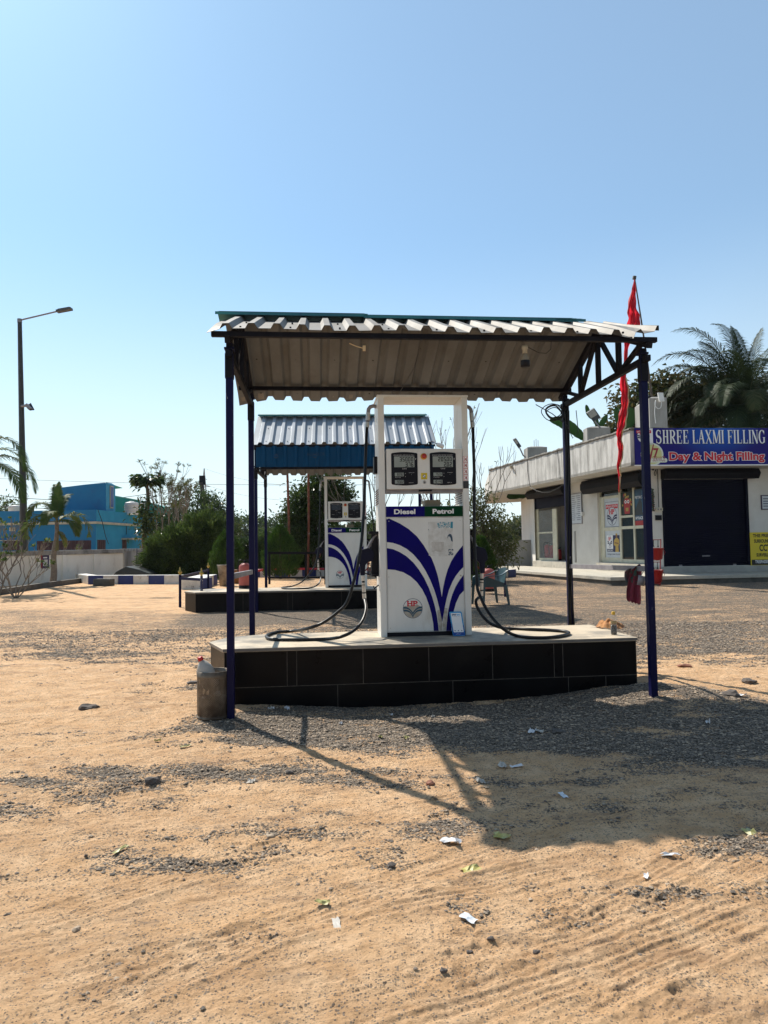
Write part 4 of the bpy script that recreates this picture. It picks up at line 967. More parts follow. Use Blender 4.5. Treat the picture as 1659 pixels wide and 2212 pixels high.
# left side: palms and frangipanis in the planting strip
def Gy(px, py): return G(px, py)
PB = G(113, 1264)                       # young palm foot
k_ = PB.y / FD
palm('young_palm', 'small young palm with yellowing fronds in front of the white boundary wall', PB, P(123, 1128, PB.y), .115, .06,
     [dict(az=4, el=38, l=1.75, droop=2.6, ll=.52, lw=.05, n=25, col=.65, bend=1.1, plum=.6), dict(az=-15, el=20, l=1.2, droop=2.0, ll=.4, lw=.045, col=.7, bend=1.4),
      dict(az=176, el=35, l=1.75, droop=2.6, ll=.52, lw=.05, n=25, col=.6, bend=1.1, plum=.6), dict(az=190, el=10, l=1.9, droop=1.7, ll=.52, lw=.05, n=25, col=.7, bend=1.1, plum=.6), dict(az=120, el=74, l=1.75, droop=.9, ll=.42, lw=.045, col=.2),
      dict(az=165, el=62, l=1.9, droop=2.3, ll=.45, lw=.045, col=.3), dict(az=80, el=70, l=1.5, droop=1.0, ll=.4, lw=.045, col=.2), dict(az=270, el=50, l=1.3, droop=2.2, ll=.4, lw=.045, col=.5), dict(az=60, el=40, l=1.3, droop=2.2, ll=.4, lw=.045, col=.5),
      dict(az=-25, el=-35, l=.8, droop=1.2, ll=.22, lw=.03, col=.95, n=26, off=(0, 0, -.25)), dict(az=100, el=82, l=1.5, droop=.3, ll=.35, lw=.04, col=.25)],
     seed=5, shaft=1.0)
PT = P(-62, 1010, 23.0); PBB = G(-62, 1275); PBB = Vector((PT.x, 23.0, .28))
palm('tall_palm', 'taller palm mostly out of view, its dark arching fronds crossing the lamp post', PBB, PT, .18, .10,
     [dict(az=-6, el=58, l=3.0, droop=2.6, ll=.62, lw=.04, bend=1.0, n=60, col=.1), dict(az=4, el=30, l=2.9, droop=2.0, ll=.6, lw=.04, bend=1.2, n=60, col=.15),
      dict(az=-20, el=12, l=3.0, droop=1.5, ll=.6, lw=.04, bend=1.3, n=60, col=.2), dict(az=40, el=50, l=2.6, droop=2.4, ll=.6, lw=.04, col=.2), dict(az=160, el=50, l=2.6, droop=2.4, ll=.6, lw=.04, col=.2),
      dict(az=230, el=30, l=2.6, droop=2.0, ll=.6, lw=.04, col=.2)], seed=8, shaft=1.0)
branchy('frangipani', 'nearly bare frangipani with pale twigs at the foot of the lamp post', G(34, 1292), [(-.5, .2, .62), (.5, 0, .6), (.05, .3, .75), (-.2, -.3, .5), (.8, .1, .5), (-.9, .1, .55)], 3, leaves=(.34, 8, .14, .055, 'mid'), r0=.019)
branchy('frangipani', 'bare forked frangipani with a leafy left tip, right of the young palm', G(148, 1251), [(-.35, 0, .62), (.25, .1, .6), (.5, 0, .55)], 12, leaves=(.16, 7, .13, .055, 'mid'), r0=.024, up=.35, spread=.5)
branchy('frangipani', 'bare frangipani at the left picture edge leaning over the dark kerb', G(-8, 1290), [(.3, .2, .6), (-.5, 0, .6), (.1, 0, .8)], 21, leaves=(.4, 8, .13, .05, 'mid'), r0=.028)
rg_ = np.random.default_rng(5)
for i, (px, py) in enumerate(((205, 1238), (222, 1237), (238, 1236), (256, 1234))):
    b = G(px, py + 8); n = 12 + 3 * i; C = np.repeat(np.array([b[:]]), n, 0) + rg_.normal(size=(n, 3)) * [.08, .08, .01]; D = unit(n, rg_); D[:, 2] = np.abs(D[:, 2]) + .7
    o = leaf_mesh('lily_clump', C - np.array(b[:]), D, rg_.uniform(.3, .62, n), np.full(n, .035), leafmat('leaf_mid', GREENS['mid'], .35), None, .2, rg_, None, .1); o.location = b
    tag(o, ['lowest strap leaved clump by the striped kerb end', 'second strap leaved clump from the young palm under the white wall', 'third strap leaved clump under the white wall', 'strap leaved clump nearest the dark folded sheet'][i], 'plant', 'strap leaved clumps under the wall')

# oleander and the greenery at the end of the yard
def B_(px, py, Y): q = P(px, py, Y); q.z = gz(q.x, q.y); return q
m_oc = B_(405, 1238, 29)
kk = 29 / FD
tree('oleander_bush', 'wide dense dark green oleander bush left of the near canopy', m_oc, [(0, 0, 1.1, 1.45, 1.3, 1.1), (-.8, -.3, .8, .9, .9, .85), (.6, .1, 1.75, .95, 1.0, .9), (1.2, 0, 1.2, .6, .9, 1.15), (-.1, -.5, .7, 1.5, .7, .75)],
     900, 24, .09, .27, .050, 'oleander', .05, (0, 0, .8), 31, out=.9, droop=.05, shell=.6, jit=.26, rough=.35, cat='bush', nl=22, zmin=m_oc.z + .05, up=.35)
def conifer(label, base, h, r, seed, group='clipped conifers'):
    rg = np.random.default_rng(seed); base = Vector(base); t = thing('conifer', label, 'tree', base, 0, group)
    n = 5200; f = rg.uniform(0, 1, n) ** .9; a = rg.uniform(0, 2 * pi, n)
    prof = np.where(f < .28, .78 + .22 * f / .28, np.clip(1 - ((f - .28) / .74) ** 1.7, 0, 1)); cl = fbm(a * 2.2, f * 7, seed, 3)
    rad = r * prof * (.80 + .36 * cl) * rg.uniform(.72, 1.03, n)
    C = np.stack([base.x + rad * np.cos(a), base.y + rad * np.sin(a), base.z + .08 + f * h * .96], -1)
    D = np.stack([np.cos(a) * .5, np.sin(a) * .5, np.full(n, 1.0)], -1) + unit(n, rg) * .45
    leaf_mesh('crown', C, D, rg.uniform(.10, .2, n), rg.uniform(.025, .05, n), leafmat('leaf_thuja', GREENS['thuja'], .25), t, .3, rg, np.clip(cl + rg.uniform(-.3, .3, n), 0, 1))
    m = MB(); m.tube([base - Vector((0, 0, .1)), base + Vector((0, 0, h * .9))], [.06, .015], 7); m.build('trunk', BARK, t, world=True)
conifer('bright green conical conifer behind the left front post', B_(491, 1246, 25.5), 1.75, .62, 41)
conifer('dark conical conifer between the rusty poles and the far canopy post', B_(606, 1246, 27), 1.95, .75, 42)
conifer('dark rounded conifer half hidden behind the nearest pump and plastic chair', B_(1040, 1246, 22), 1.35, .42, 43)
# broad leaved tree behind the far canopy
bt = B_(678, 1240, 29.5)
tree('broadleaf_tree', 'tall glossy leaved tree behind the far canopy and rusty poles', bt, [(.0, 0, 3.0, 1.2, 1.0, 1.0), (.55, 0, 3.7, .95, .9, .8), (-.55, .2, 2.4, .8, .8, .9), (-1.0, 0, 2.7, .3, .3, .5), (1.2, .1, 3.3, .55, .6, .55), (0, 0, 1.6, 1.0, .8, .8)],
     520, 20, .17, .20, .085, 'dark', .10, (.1, 0, 2.8), 51, out=.5, droop=.15, shell=.35, rough=.3)
tree('flowering_shrub', 'loose flowering shrub behind the far pump', B_(765, 1240, 29), [(0, 0, 1.3, 1.1, .8, 1.1), (.5, 0, 2.2, .7, .6, .7), (-.6, 0, 1.8, .6, .6, .7)], 210, 16, .13, .13, .05, 'mid', .04, (0, 0, 1.4), 52, cat='shrub', shell=.4)
hb_ = [(552, 24, .9), (590, 30, 1.35), (640, 30, 1.1), (700, 30, .95)]
for i, (px, hgt_, hs_) in enumerate(((535, 0, 1.55), (572, 0, 2.0), (640, 0, 2.05), (705, 0, 1.5))):
    b = B_(px, 1240, 31.5)
    tree('hedge_shrub', ['low olive shrub just right of the second near post', 'olive willow leaved shrub behind the dark conifer', 'light green drooping shrub behind the first rusty pole', 'bushy shrub between second rusty pole and far pump'][i], b,
         [(0, 0, hs_ * .5, .72, .7, hs_ * .52), (.3, -.1, hs_ * .72, .5, .5, hs_ * .3), (-.3, 0, hs_ * .35, .5, .5, hs_ * .35)], 480, 24, .09, .19, .034, ['dark', 'mid', 'mid', 'dark'][i], .04, (0, 0, hs_ * .5), 60 + i, group='shrubs along the end kerb', cat='shrub', shell=.6, droop=.25, up=.1)
# right: loose tree, bare branches
rb = B_(1052, 1240, 23.5)
tree('loose_tree', 'loose sparse tree with yellow green leaves right of the nearest pump', rb, [(0, 0, 1.9, .75, .7, 1.3), (.45, 0, 1.35, .65, .6, .9), (-.2, 0, 2.6, .5, .5, .7), (.25, 0, .8, .8, .6, .6), (-1.2, .3, 1.9, .7, .5, .9), (-.75, .2, 1.3, .5, .5, .8)],
     330, 14, .13, .15, .05, 'olive', .045, (-.1, 0, 2.0), 71, shell=.25, droop=.15, nl=34)
branchy('bare_tree', 'leafless branching tree behind the far canopy and nearest pump', B_(985, 1240, 24.5), [(-.2, 0, 1.7), (.15, .1, 1.9), (.45, 0, 1.6), (-.5, .1, 1.5)], 75, cat='tree', depth=4, r0=.035, spread=.45, up=.28, leaves=(.05, 3, .12, .05, 'olive'), bark=BARKP)
branchy('bare_tree', 'leafless twiggy tree behind the far pump', B_(800, 1240, 28.5), [(-.3, 0, 1.7), (.2, .1, 2.0), (.5, 0, 1.5)], 76, cat='tree', depth=4, r0=.03, spread=.5, up=.25, leaves=(.08, 3, .12, .05, 'olive'), bark=BARKP)
# papaya, wispy trees, mango and far trees behind the blue houses
def papaya():
    b = B_(313, 1240, 36); t = thing('papaya_tree', 'slim papaya tree with a crown like a small umbrella beside the blue house', 'tree', b)
    top = P(316, 1037, 36); m = MB(); mid = P(320, 1085, 36)
    m.tube(smooth_path([b, P(312, 1130, 36), mid, top], 5), [.16 - .006 * i for i in range(16)], 8); m.build('trunk', BARK, t, world=True)
    rg = np.random.default_rng(9); n = 95; a = rg.uniform(0, 2 * pi, n); C = np.array([top[:]]) + np.stack([np.cos(a), np.sin(a), rg.uniform(-.35, .5, n)], -1) * rg.uniform(.1, .5, n)[:, None] * [1, 1, .6]
    D = np.stack([np.cos(a), np.sin(a), np.full(n, -.25)], -1) + unit(n, rg) * .3
    n2 = 500; c2 = np.array([P(316, 1125, 35.6)[:]]) + rg.normal(size=(n2, 3)) * [.30, .3, .6]; D2 = unit(n2, rg)
    leaf_mesh('crown', np.vstack([C, C + rg.normal(size=C.shape) * .1, C + rg.normal(size=C.shape) * .13, c2]), np.vstack([D, D, D, D2]), np.concatenate([np.full(3 * n, .42), np.full(n2, .26)]), np.concatenate([np.full(3 * n, .17), np.full(n2, .12)]), leafmat('leaf_dark', GREENS['dark'], .3), t, .2, rg, None, .25)
papaya()
for i, (px, hgt) in enumerate(((352, 5.6), (398, 5.0))):
    b = B_(px, 1240, 37 + i)
    branchy('wispy_tree', ['thin wispy tree beside the papaya and small flag', 'thin wispy tree in front of the dark mango crown'][i], b, [(-.12, 0, hgt * .29), (.12, .1, hgt * .30)], 81 + i, cat='tree', depth=4, r0=.05, spread=.42, up=.25, leaves=(.8, 14, .24, .03, 'olive'), bark=BARKP, group='wispy trees behind the teal house')
mg = B_(425, 1235, 52)
tree('mango_tree', 'large rounded dark tree behind the wispy trees and leaning power pole', mg, [(0, 0, 3.6, 2.1, 2, 1.9), (1.2, 0, 3.0, 1.6, 1.6, 1.7), (-1.2, 0, 3.2, 1.5, 1.6, 1.5), (2.0, 0, 2.2, 1.0, 1.2, 1.4), (-2.3, 0, 2.6, 1.2, 1.2, 1.4)], 420, 20, .25, .30, .11, 'dark', .25, (0, 0, 3), 91, shell=.7)
fb = B_(540, 1200, 140)
tree('distant_tree', 'hazy distant tree between the two left posts of the near canopy', fb, [(0, 0, 3.5, 6.0, 4, 3.6), (5, 0, 3.0, 5, 4, 3.2), (-5, 0, 3, 4, 4, 3)], 420, 18, .7, .9, .4, 'dark', .3, (0, 0, 3), 95, shell=.75, group='distant trees')
fb = B_(1125, 1190, 110)
tree('distant_tree', 'hazy distant trees over the grey wall left of the shop', fb, [(0, 0, 2.2, 4, 3, 2.6), (3, 0, 2.4, 3, 3, 2.8), (-3.5, 0, 2.0, 3, 3, 2.4)], 360, 16, .6, .75, .33, 'olive', .3, (0, 0, 2), 96, shell=.7, group='distant trees')
tree('distant_tree', 'distant tree at the left picture edge beside the far water tank', B_(8, 1190, 60), [(0, 0, 4.2, 1.6, 1.6, 2.0), (-1.5, 0, 3.8, 2, 2, 2)], 160, 14, .28, .35, .14, 'dark', .2, (0, 0, 3), 97, shell=.4, group='distant trees')
rg_ = np.random.default_rng(77)
# far wooded line on the horizon
V = []; 
def treeline():
    rg = np.random.default_rng(7); C = []; 
    n = 26000; a = rg.uniform(-.62, .62, n); Y = rg.uniform(230, 300, n); X = Y * np.tan(a); h = 5 + 7 * fbm(X * .02 + 50, X * 0, 5, 4, .6) + rg.uniform(-1, 1, n)
    z = rg.uniform(0, 1, n) ** .6 * h * .8
    C = np.stack([X, Y, z], -1); D = unit(n, rg)
    o = leaf_mesh('treeline', C, D, rg.uniform(1.6, 3.2, n), rg.uniform(1.0, 1.8, n), leafmat('leaf_dark', GREENS['dark'], .3), None, .2, rg)
    tag(o, 'far wooded line fading into haze along the horizon', 'treeline', kind='stuff')
treeline()
# behind the shop: big leaved tree, coconut palm, banana plants
tb = B_(1420, 1200, 30)
tree('big_leaf_tree', 'large leaved brownish tree behind the shop roof left of the coconut palm', tb, [(-.3, 0, 6.7, 1.6, 1.3, 1.2), (.7, 0, 7.5, 1.3, 1.2, 1.0), (-1.2, 0, 5.9, 1.0, .9, .9), (1.4, .2, 6.6, 1.3, 1.2, 1.2), (2.6, .2, 7.3, 1.3, 1.2, .9)],
     760, 11, .22, .27, .15, 'big', .16, (.2, 0, 5.6), 101, shell=.25, droop=.3, nl=36, trans=.3)
tree('dense_tree', 'dense dark tree filling the gap behind the coconut palms at the right edge', B_(1600, 1200, 38), [(0, 0, 7.2, 2.6, 2, 2.2), (2.5, 0, 8.2, 2.0, 2, 2.2), (-1.8, 0, 6.6, 1.6, 1.6, 1.6)], 420, 16, .28, .32, .13, 'palmdark', .2, (0, 0, 6), 103, shell=.5)
cb = B_(1610, 1200, 28); ct = P(1612, 905, 28)
fr = []
for az, el, l, dr, tw in ((176, 34, 3.6, 1.1, 0), (172, 50, 3.7, 1.3, 0), (168, 62, 3.8, 1.0, 1), (150, 74, 3.9, .7, 1), (120, 84, 4.0, .3, 0), (20, 80, 4.0, .6, 0), (5, 66, 3.8, 1.0, 0), (0, 48, 3.6, 1.3, 0), (185, 20, 3.4, 1.2, 0), (200, 8, 3.3, .8, 0), (250, 45, 3.2, 1.6, 0), (290, 55, 3.2, 1.6, 0), (60, 50, 3.4, 1.4, 0), (215, 55, 3.5, 1.5, 0), (325, 40, 3.3, 1.5, 0), (190, 66, 3.7, 1.0, -1), (235, 25, 3.2, 1.4, 0), (265, 68, 3.4, 1.3, 0), (180, -5, 2.8, .9, 0), (225, 72, 3.6, 1.2, 0), (160, 20, 3.6, 1.0, 0), (305, 18, 3.0, 1.2, 0), (210, 38, 3.6, 1.3, 0), (245, 5, 2.8, .8, 0)):
    fr.append(dict(az=az, el=el, l=l, droop=dr, tw=tw, n=88, ll=.9, lw=.034, vee=.25, bend=1.0))
for az, el, l in ((178, 42, 4.9), (183, 28, 5.0), (174, 58, 5.0), (176, 76, 5.2), (100, 82, 5.2), (20, 72, 5.0), (168, 66, 5.1), (170, 18, 4.5), (186, 12, 4.3), (230, 40, 4.2), (140, 60, 4.3), (195, 50, 4.5), (180, 72, 4.3), (90, 86, 4.2), (30, 60, 4.2), (350, 35, 4.2)): fr.append(dict(az=az, el=el, l=l, droop=1.3, n=92, ll=.95, lw=.034, vee=.25, bend=1.0))
palm('coconut_palm', 'big coconut palm with spreading fronds behind the shop sign', cb, ct, .2, .16, fr, cols='palmdark', seed=111, bark=BARK, trans=.18)
fr2 = [dict(az=a, el=e, l=3.2, droop=1.2, n=70, ll=.8, lw=.034, vee=.25, bend=1.0) for a, e in ((175, 62), (165, 40), (150, 78), (40, 70), (250, 50), (200, 20), (300, 40), (185, 5), (220, 70))]
palm('coconut_palm', 'second coconut palm close behind the square roof column', B_(1545, 1200, 33), P(1545, 895, 33), .2, .15, fr2, cols='palmdark', seed=112, bark=BARK, trans=.18)
def banana(label, base, leaves, seed):
    t = thing('banana_plant', label, 'banana plant', base, 0, 'banana plants behind the shop'); rg = np.random.default_rng(seed)
    for pts, w in leaves:
        m = MB(); P_ = smooth_path([Vector(p) for p in pts], 6); n = len(P_); vs = []
        for i, p in enumerate(P_):
            f = i / (n - 1); ww = w * (sin(pi * min(1, .06 + f * .94)) ** .55) * (1 if f < .96 else .4); d = (P_[min(i + 1, n - 1)] - P_[max(i - 1, 0)]).normalized()
            s = d.cross(Vector((0, 1, .2))).normalized()
            j = rg.uniform(.9, 1.05); vs += [p + s * ww * j + Vector((0, -.05 * w, 0)), p + Vector((0, .06, 0)), p - s * ww * j + Vector((0, -.05 * w, 0))]
        m.add(vs, [(3 * i, 3 * i + 1, 3 * i + 4, 3 * i + 3) for i in range(n - 1)] + [(3 * i + 1, 3 * i + 2, 3 * i + 5, 3 * i + 4) for i in range(n - 1)], 0, True)
        o = m.build('leaf', BANANA, t, world=True, fixn=False)
    m = MB(); e = Vector(leaves[0][0][0]); m.tube([Vector(base) - Vector((0, 0, .1)), e], [.14, .08], 8); m.build('stem', PM('banana_stem', (.10, .12, .04), (.15, .13, .06), 6, .6), t, world=True)
BANANA = leafmat('banana_leaf', [(.018, .05, .012), (.018, .05, .012)], .22, .4)
Yb = 33.5
banana('banana plant with one long leaf over the roof edge left of the back right post', B_(1240, 1190, Yb), [([P(1262, 948, Yb), P(1235, 925, Yb), P(1210, 911, Yb - .2), P(1187, 907, Yb - .3)], .27), ([P(1190, 1066, Yb), P(1150, 1062, Yb), P(1120, 1066, Yb - .3), P(1094, 1074, Yb - .5)], .28)], 1)
Yb = 27.5
banana('banana plant with bright upright leaves behind the tilted floodlight', B_(1300, 1190, Yb), [([P(1292, 925, Yb), P(1285, 905, Yb), P(1272, 893, Yb), P(1266, 874, Yb)], .12), ([P(1296, 925, Yb), P(1300, 915, Yb), P(1306, 905, Yb), P(1312, 897, Yb)], .12)], 2)
banana('banana plant with leaves rising either side of the red cloth', B_(1350, 1190, Yb), [([P(1352, 930, Yb), P(1362, 912, Yb), P(1366, 895, Yb), P(1361, 880, Yb)], .17), ([P(1345, 930, Yb), P(1338, 910, Yb), P(1333, 895, Yb), P(1332, 880, Yb)], .15)], 3)
# ------------------------------------------------------------------ left: wall, kerbs, houses
WALLW = PM('limewashed_wall', (.90, .88, .82), (.80, .78, .72), 1.6, .85, c3=(.45, .41, .35), sc3=1.3, lo3=.60, hi3=.80, stretch=(1, 1, .5), bump=.004, bsc=8)
WALLG = PM('stained_grey_concrete', (.34, .33, .31), (.25, .24, .22), 2, .9, c3=(.12, .11, .10), sc3=1.6, lo3=.50, hi3=.75, stretch=(1, 1, .35), bump=.004, bsc=10)
COPE = PM('weathered_coping', (.36, .35, .33), (.22, .21, .20), 3, .9, c3=(.10, .095, .09), sc3=3, lo3=.52, hi3=.7, bump=.006, bsc=9)
KERBB = PM('kerb_blue', (.015, .03, .16), (.02, .035, .13), 5, .6, c3=(.25, .23, .20), sc3=6, lo3=.66, hi3=.72)
KERBW = PM('kerb_white', (.66, .65, .61), (.52, .50, .46), 5, .7, c3=(.16, .13, .10), sc3=5, lo3=.60, hi3=.66)
DKCON = PM('dark_concrete', (.12, .11, .095), (.075, .07, .06), 5, .9, bump=.004)
HBLUE_SHADE = PM('blue_house_paint_shaded', (.005, .16, .36), (.006, .135, .31), 1.0, .8, c3=(.02, .10, .25), sc3=.8, lo3=.6, hi3=.8)  # house blue with the shade of the front faces put into the colour
HBLUE_LIT = PM('blue_house_paint_lit', (.012, .26, .44), (.012, .22, .39), 1.2, .8, c3=(.03, .13, .28), sc3=.8, lo3=.58, hi3=.8)  # same house blue, lit tone of side faces and parapet top put into the colour
HTEAL = PM('teal_house_paint', (.015, .28, .24), (.02, .24, .21), 1.0, .8)
HCREAM = PM('cream_band', (.46, .44, .34), (.35, .34, .27), 3, .8)
MAROON = PM('maroon_grille', (.045, .008, .018), (.02, .004, .008), 6, .6)
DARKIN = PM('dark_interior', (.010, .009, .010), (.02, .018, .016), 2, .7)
TANKW = PM('tank_white_plastic', (.66, .67, .66), (.55, .56, .55), 4, .5)
def wallrun(name, label, pts, h, th, mats, cap=None, pillars=(), zdown=.4, cat='wall', group=None):
    """wall along ground points; cap = (height, overhang)"""
    base = Vector(pts[0]); t = thing(name, label, cat, base, 0, group)
    for i in range(len(pts) - 1):
        a, b = Vector(pts[i]), Vector(pts[i + 1]); d = (b - a); d.z = 0; d.normalize(); n = Vector((d.y, -d.x, 0))
        za, zb = a.z + h, b.z + h
        def q(x0, x1, y0, y1, o0, o1): return None
        m = MB(); c0 = a.copy(); c0.z = a.z - zdown; c1 = b.copy(); c1.z = b.z - zdown; c2 = b.copy(); c2.z = zb - (cap[0] if cap else 0); c3 = a.copy(); c3.z = za - (cap[0] if cap else 0)
        m.prism([c0, c1, c2, c3], n * th / 2, -n * th / 2); m.build('wall_panel', mats[0], t, world=True)
        if cap:
            m = MB(); e = .0; k0 = c3.copy(); k0.z += .001; k1 = c2.copy(); k1.z += .001; k2 = k1 + Vector((0, 0, cap[0])); k3 = k0 + Vector((0, 0, cap[0]))
            m.prism([k0, k1, k2, k3], n * (th / 2 + cap[1]), -n * (th / 2 + cap[1])); m.build('coping', mats[1], t, world=True, bevel=.012)
        for f in pillars:
            p = a.lerp(b, f); m = MB(); m.T = Matrix.Translation(p) @ Matrix.Rotation(math.atan2(d.y, d.x), 4, 'Z'); m.box(-.11, .11, -th / 2 - .05, th / 2 + .01, -zdown, h - (cap[0] if cap else 0) - .002); m.build('pillar', mats[0], t, world=True, bevel=.006)
    return t
def gp(px, py): return G(px, py)
wA, wB = P(-60, 1245, 23.5), P(262, 1236, 30.0)
wA.z = gz(0, 23.5); wB.z = .32
wl_ = wallrun('boundary_wall', 'long white limewashed boundary wall with thick grey coping behind the palms', [wA, wB], 1.20, .16, [WALLW, COPE], (.17, .05), (.12, .33, .545, .775))
wC = P(303, 1234, 33.5); wC.z = .32
wallrun('boundary_wall', 'short stained grey wall length joining the white wall to the gate', [wB + Vector((.02, .1, 0)), wC], 1.22, .14, [WALLG, COPE], (.12, .04))
# notice on the wall
dW = (wB - wA).normalized(); dW.z = 0; dW.normalize(); plW = Plane(wA + Vector((dW.y, -dW.x, 0)) * .08, dW, (0, 0, 1))
u_, v_ = plW.uv(*Y1(515, 1707)); m = MB(); plW.poly(m, rrect(u_ - .19, u_ + .19, v_ - .27, v_ + .27, .05), .006, 0); plW.rect(m, u_ - .08, u_ + .12, v_ - .18, v_ + .05, .009, 1)
plW.rect(m, u_ - .17, u_ - .12, v_ - .25, v_ + .24, .008, 3); plW.rect(m, u_ - .08, u_ + .1, v_ + .10, v_ + .15, .009, 1)
for k in range(5): plW.rect(m, u_ - .06, u_ + .1, v_ - .15 + k * .038, v_ - .138 + k * .038, .011, 2)
m.one('wall_notice', [PM('notice_navy', (.03, .02, .10)), WHT, PM('notice_ink', (.1, .1, .16)), PM('notice_red', (.35, .03, .02))], 'small navy notice board with white panel on the white boundary wall', 'notice', plW.p(u_, v_))
# iron slat gate and rough wall beside the bush
gA, gB = P(296, 1236, 31.5), P(322, 1236, 31.2); gA.z = gB.z = .3
t = thing('slat_gate', 'grey gate of closely spaced horizontal slats at the end of the boundary wall', 'gate', gA)
m = MB()
for k in range(15): z = .12 + k * .075; m.beam(gA + Vector((0, 0, z)), gB + Vector((0, 0, z)), .02, .03)
m.build('slats', GREYM, t, world=True)
m = MB()
for q_ in (gA, gB): m.beam(q_, q_ + Vector((0, 0, 1.25)), .05, .05)
m.build('gate_frame', GREYM, t, world=True)
m = MB(); a = P(322, 1240, 31.0); a.z = 0; m.T = Matrix.Translation(a); m.box(0, .34, 0, 1.4, 0, 1.45); m.one('gate_pillar', [WALLG], 'plain grey concrete gate pillar against the oleander bush', 'pillar', a, bevel=.01)
m = MB(); a, b = P(340, 1236, 31.8), P(760, 1232, 33.5); a.z = b.z = .0; d = (b - a).normalized()
m.prism([a, b, b + Vector((0, 0, .62)), a + Vector((0, 0, .62))], (0, -.08, 0), (0, .08, 0)); m.one('low_end_wall', [WALLG], 'low grey wall closing the yard behind the oleander and hedge', 'wall', a)
# dark edging kerb of the planting strip
ks = [G(-60, 1305), G(0, 1286), G(60, 1276), G(120, 1267), G(179, 1259)]
m = MB()
for i in range(4):
    a, b = ks[i], ks[i + 1]; d = (b - a).normalized(); n = Vector((d.y, -d.x, 0)); m.prism([a - Vector((0, 0, .1)), b - Vector((0, 0, .1)), b + Vector((0, 0, .17)), a + Vector((0, 0, .17))], n * .0, n * -.14)
m.one('edging_kerb', [DKCON], 'low dark edging kerb curving round the planting strip under the palms', 'kerb', ks[1])
m = MB(); a, b = G(200, 1266), G(237, 1266); d = (b - a).normalized(); n = Vector((d.y, -d.x, 0)); m.prism([a, b, b + Vector((0, 0, .24)), a + Vector((0, 0, .24))], n * 0, n * -.3); m.one('concrete_block', [DKCON], 'single dark concrete block lying before the striped kerb', 'block', a, bevel=.04)
# dark stones at the lamp foot / pipe stub
def stripes(name, label, pts, h, th, n_each, first=0, group='blue and white striped kerbs', top=True):
    base = Vector(pts[0]); t = thing(name, label, 'kerb', base, 0, group); k = first
    for i in range(len(pts) - 1):
        a, b = Vector(pts[i]), Vector(pts[i + 1]); d = b - a; L_ = d.length; d.normalize(); n = Vector((d.y, -d.x, 0)).normalized()
        for j in range(n_each[i]):
            p, q = a.lerp(b, j / n_each[i]), a.lerp(b, (j + 1) / n_each[i]); g_ = d * .006
            m = MB(); m.prism([p + g_ - Vector((0, 0, .1)), q - g_ - Vector((0, 0, .1)), q - g_ + Vector((0, 0, h)), p + g_ + Vector((0, 0, h))], n * 0, n * -th)
            m.mi = 1; m.prism([p + g_ + Vector((0, 0, h + .0)), q - g_ + Vector((0, 0, h + .0)), q - g_ + Vector((0, 0, h + .02)), p + g_ + Vector((0, 0, h + .02))], n * -.004, n * -(th - .004), 1)
            m.build('kerb_block', [KERBB if k % 2 else KERBW, KERBW], t, world=True, bevel=.012); k += 1
    return t
kz = lambda px, py: G(px, py)
stripes('striped_kerb', 'long blue and white striped kerb between the young palm and far island', [kz(163, 1257), kz(190, 1262.5), kz(388, 1262)], .29, .35, [1, 6], 0)
stripes('striped_kerb', 'blue and white kerb nose with wide blocks right behind the finial rail', [kz(401, 1272.5), kz(434, 1273), kz(470, 1262)], .31, .6, [2, 4], 0)
fk = stripes('striped_kerb', 'straight far striped kerb with red pipe on top behind the far canopy', [B_(500, 1251, 28.5), B_(860, 1250, 29.5)], .31, .25, [12], 0)
stripes('striped_kerb', 'short striped kerb piece between plastic chair and shop', [B_(1060, 1228, 24.5), B_(1115, 1228, 26)], .25, .4, [3], 1)
m = MB(); pts = smooth_path([P(495, 1237, 28.2), P(545, 1240, 28.2), P(560, 1232, 28.3), P(620, 1229, 28.6), P(700, 1229, 28.8), P(800, 1231, 28.9)], 6); m.tube(pts, .045, 8)
m.one('red_pipe', [PM('red_pvc', (.5, .03, .04), rough=.4)], 'long red pipe lying along the top of the far striped kerb', 'pipe', pts[0])
for i, (px, y0, y1, Y) in enumerate(((622, 950, 1243, 27.6), (665, 950, 1243, 28.2))):
    b = B_(px + (3 if i == 0 else 0), 1243, Y); q_ = P(px - (2 if i == 0 else -1), 1000, Y); m = MB(); m.tube([b, b.lerp(q_, .5) + Vector((.03, 0, 0)), q_], .045, 8)
    m.one('rusty_pole', [PM('rusty_steel', (.22, .07, .03), (.10, .03, .02), 8, .85, c3=(.35, .30, .26), sc3=5, lo3=.6, hi3=.65)], ['slimmer rusty pole nearer the dark conifer', 'rusty pole with pale chips in front of the broadleaf tree'][i], 'pole', b, 'rusty poles behind the far canopy')
# dark sheet heap by the wall
V = [Z1(760, 1912), Z1(790, 1882), Z1(850, 1850), Z1(930, 1868), Z1(1010, 1898), Z1(980, 1908)]; q0 = G(*Z1(880, 1925)); Yh = 27.2; m = MB(); m.prism([P(x, y, Yh) for x, y in V], (0, -.25, 0), (0, .8, 0)); m.one('folded_sheet', [PM('dark_tarpaulin', (.012, .02, .022), (.02, .03, .032), 3, .45, bump=.02, bsc=5)], 'dark folded sheet heap against the white wall behind the striped kerb', 'tarpaulin', P(*Z1(880, 1912), Yh), bevel=.02)

